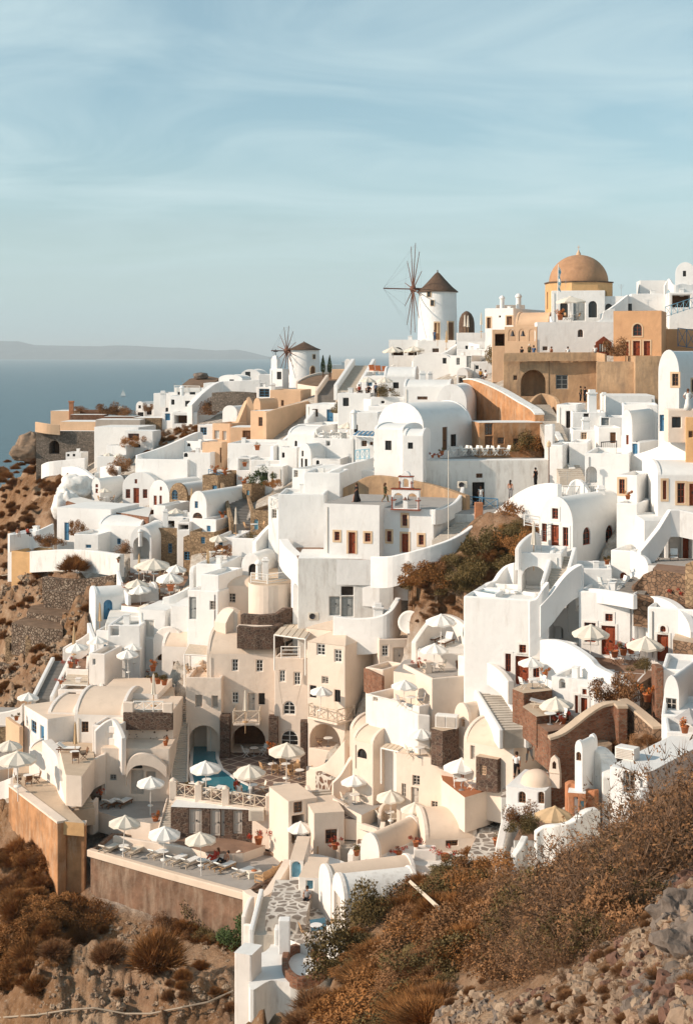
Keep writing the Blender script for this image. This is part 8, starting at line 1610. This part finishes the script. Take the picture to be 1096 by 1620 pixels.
for a in[(('woman in a long black skirt walking on the chapel terrace',564,795,127.2,'walk',-1.2),dict(top='cloth_black',bottom='cloth_black',skirt=True,longhair=True,hair='hair_brown')),(('woman in a tan outfit walking toward the bell gable',609,795,127.2,'walk',1.4),dict(top='cloth_olive',bottom='cloth_olive',longhair=True,hair='hair_brown')),(('person in white standing in the dark doorway of the retaining wall',760,798,137.4,'stand',.2),dict(top='cloth_white',bottom='cloth_white')),(('shirtless person with dark shorts standing on the ramp',807,790,130,'stand',2.6),dict(top=None,bottom='cloth_grey',longhair=True)),(('person in a dark top climbing the ramp near the long stairway',847,770,131,'stand',-2.4),dict(top='cloth_black',bottom='cloth_black')),(('man in white vest and dark shorts walking in the pebbled lane',817,1233,96,'walk',2.8),dict(top='cloth_white',bottom='cloth_black',h=1.8)),(('person with dark red hair bending on the lane steps behind the man in the vest',838,1206,98.5,'walk',-.6),dict(top='cloth_white',bottom='cloth_grey',hair='hair_brown',longhair=True)),(('woman in a white dress with arms akimbo on the right edge terrace',1088,650,113,'stand',.1),dict(top='cloth_white',bottom='cloth_white',skirt=True,longhair=True,hair='hair_brown',hold='hip')),(('person in yellow sitting on the top of the orange wall',760,600,170,'sit',.6),dict(top='cloth_yellow',bottom='cloth_black')),(('person in white sitting beside the one in yellow on the orange wall',768,602,169,'sit',-.7),dict(top='cloth_white',bottom='cloth_grey')),(('person in white with a backpack at the castle parapet centre',898,572,165.6,'stand',.2),dict(top='cloth_white',bottom='cloth_blue')),(('person in orange leaning at the castle parapet',872,572,165.9,'stand',.9),dict(top='cloth_orange',bottom='cloth_grey',hair='hair_brown')),(('person in a dark shirt at the left end of the castle parapet',825,572,166,'stand',-.8),dict(top='cloth_black',bottom='cloth_grey')),(('person with a pale hat standing tall at the castle parapet',837,568,166.4,'stand',.5),dict(top='cloth_olive',bottom='cloth_olive',hair='canvas')),(('person in blue beside the one with the pale hat',844,570,166.2,'stand',-.3),dict(top='cloth_blue',bottom='cloth_blue')),(('person in white next to the red shrine at the castle parapet',941,570,165,'stand',0),dict(top='cloth_white',bottom='cloth_grey',hair='hair_brown')),(('person in dark green below the castle retaining wall',918,636,157.5,'stand',1.2),dict(top='cloth_olive',bottom='cloth_black')),(('person in black beside the one in dark green below the castle wall',925,637,157,'stand',-1.0),dict(top='cloth_black',bottom='cloth_black')),(('person with tanned bare back sitting at the cliff lookout left',28,851,165.6,'sit',3.0),dict(top=None,bottom='cloth_white',hair='hair_brown',skin='skin')),(('person in red sitting at the cliff lookout right',44,850,166,'sit',2.6),dict(top='cloth_red',bottom='cloth_black')),(('seated diner in a red top on the guest terrace left',568,624,176,'sit',.7),dict(top='cloth_red',bottom='cloth_black')),(('seated diner in black on the guest terrace middle',583,624,175.4,'sit',-.6),dict(top='cloth_black',bottom='cloth_black')),(('person in dark blue standing at the guest terrace right end',594,628,174,'stand',.4),dict(top='cloth_blue',bottom='cloth_black')),(('person at the windmill door in blue',687,540,218,'stand',.4),dict(top='cloth_blue',bottom='cloth_blue')),(('guest in a red top sitting in the fourth courtyard seat',566,1,1,'sit',0),None)]:
 if a[1]is not None:person(*a[0],**a[1])
person('tanned man reclining on the right lounger of the sun terrace couple',355,1372,None,'recline',-.7,top=None,bottom='cloth_black',skin='skin',z=ZS+.0)
person('long haired tanned woman reclining beside the man on the sun terrace',339,1367,None,'recline',-.7,top='cloth_red',bottom='cloth_red',skin='skin',hair='hair_brown',longhair=True,z=ZS+.0)
person('woman in white sitting at the edge of the pool deck',378,1262,None,'sit',.3,top='cloth_white',bottom='cloth_white',hair='hair_brown',longhair=True,z=ZDK)
person('person in dark red sitting behind the woman in white on the deck',373,1255,None,'sit',.9,top='cloth_red',bottom='cloth_black',z=ZDK)
person('person in white seated inside the sunken court doorway',480,1340,106.3,'sit',-.2,top='cloth_white',bottom='cloth_black')
person('person in dark clothes seated beside the one in white in the sunken court',490,1342,106.2,'sit',.3,top='cloth_black',bottom='cloth_black')
person('person in patterned grey sitting against the blue shutter house',486,1432,94.5,'sit',-.2,top='cloth_grey',bottom='cloth_black')
e=empty('shrine',W3(955,562,165.4),'small dark red gabled shrine at the castle parapet','shrine');m=MB();m.poly([[(-.9,0,0),(.9,0,0),(.9,0,1.5),(0,0,2.2),(-.9,0,1.5)],[(-.55,0,.4),(.55,0,.4),(.55,0,1.35),(-.55,0,1.35)]]);m.poly([[(-.9,.4,0),(.9,.4,0),(.9,.4,1.5),(0,.4,2.2),(-.9,.4,1.5)]])
Q=[(-.9,0),(.9,0),(.9,1.5),(0,2.2),(-.9,1.5)];m.add([(x,0,z)for x,z in Q]+[(x,.4,z)for x,z in Q],[(i,(i+1)%5,(i+1)%5+5,i+5)for i in range(5)]);m.build('cabinet',M['wood_red'],e);m=MB()
for i in range(4):m.box(-.5+i*.28,.05,.45,-.36+i*.28,.08,1.3)
m.build('lattice',M['canvas'],e)
e=empty('picture_board',W3(505,1472,89.6),'blue picture board leaning on a chair in the paved yard','board',rz=.4);m=MB();m.add([(-.5,0,0),(.5,0,0),(.5,.3,.6),(-.5,.3,.6),(-.5,.05,-.02),(.5,.05,-.02),(.5,.35,.58),(-.5,.35,.58)],[(0,1,2,3),(7,6,5,4),(0,4,5,1),(3,2,6,7)]);m.build('panel',M['blue_pale'],e)
e=empty('street_lamp',W3(868,758,118.4),'small lantern on a post at the top of the ramp','lamp');m=MB();m.tube([(0,0,-1),(0,0,2.6)],.05,6);m.build('post',M['rust_pole'],e);m=MB();m.lathe([(.05,2.6),(.17,2.7),(.17,3.0),(.05,3.15),(.001,3.2)],n=6,smooth=False);m.build('lantern',M['surround'],e)
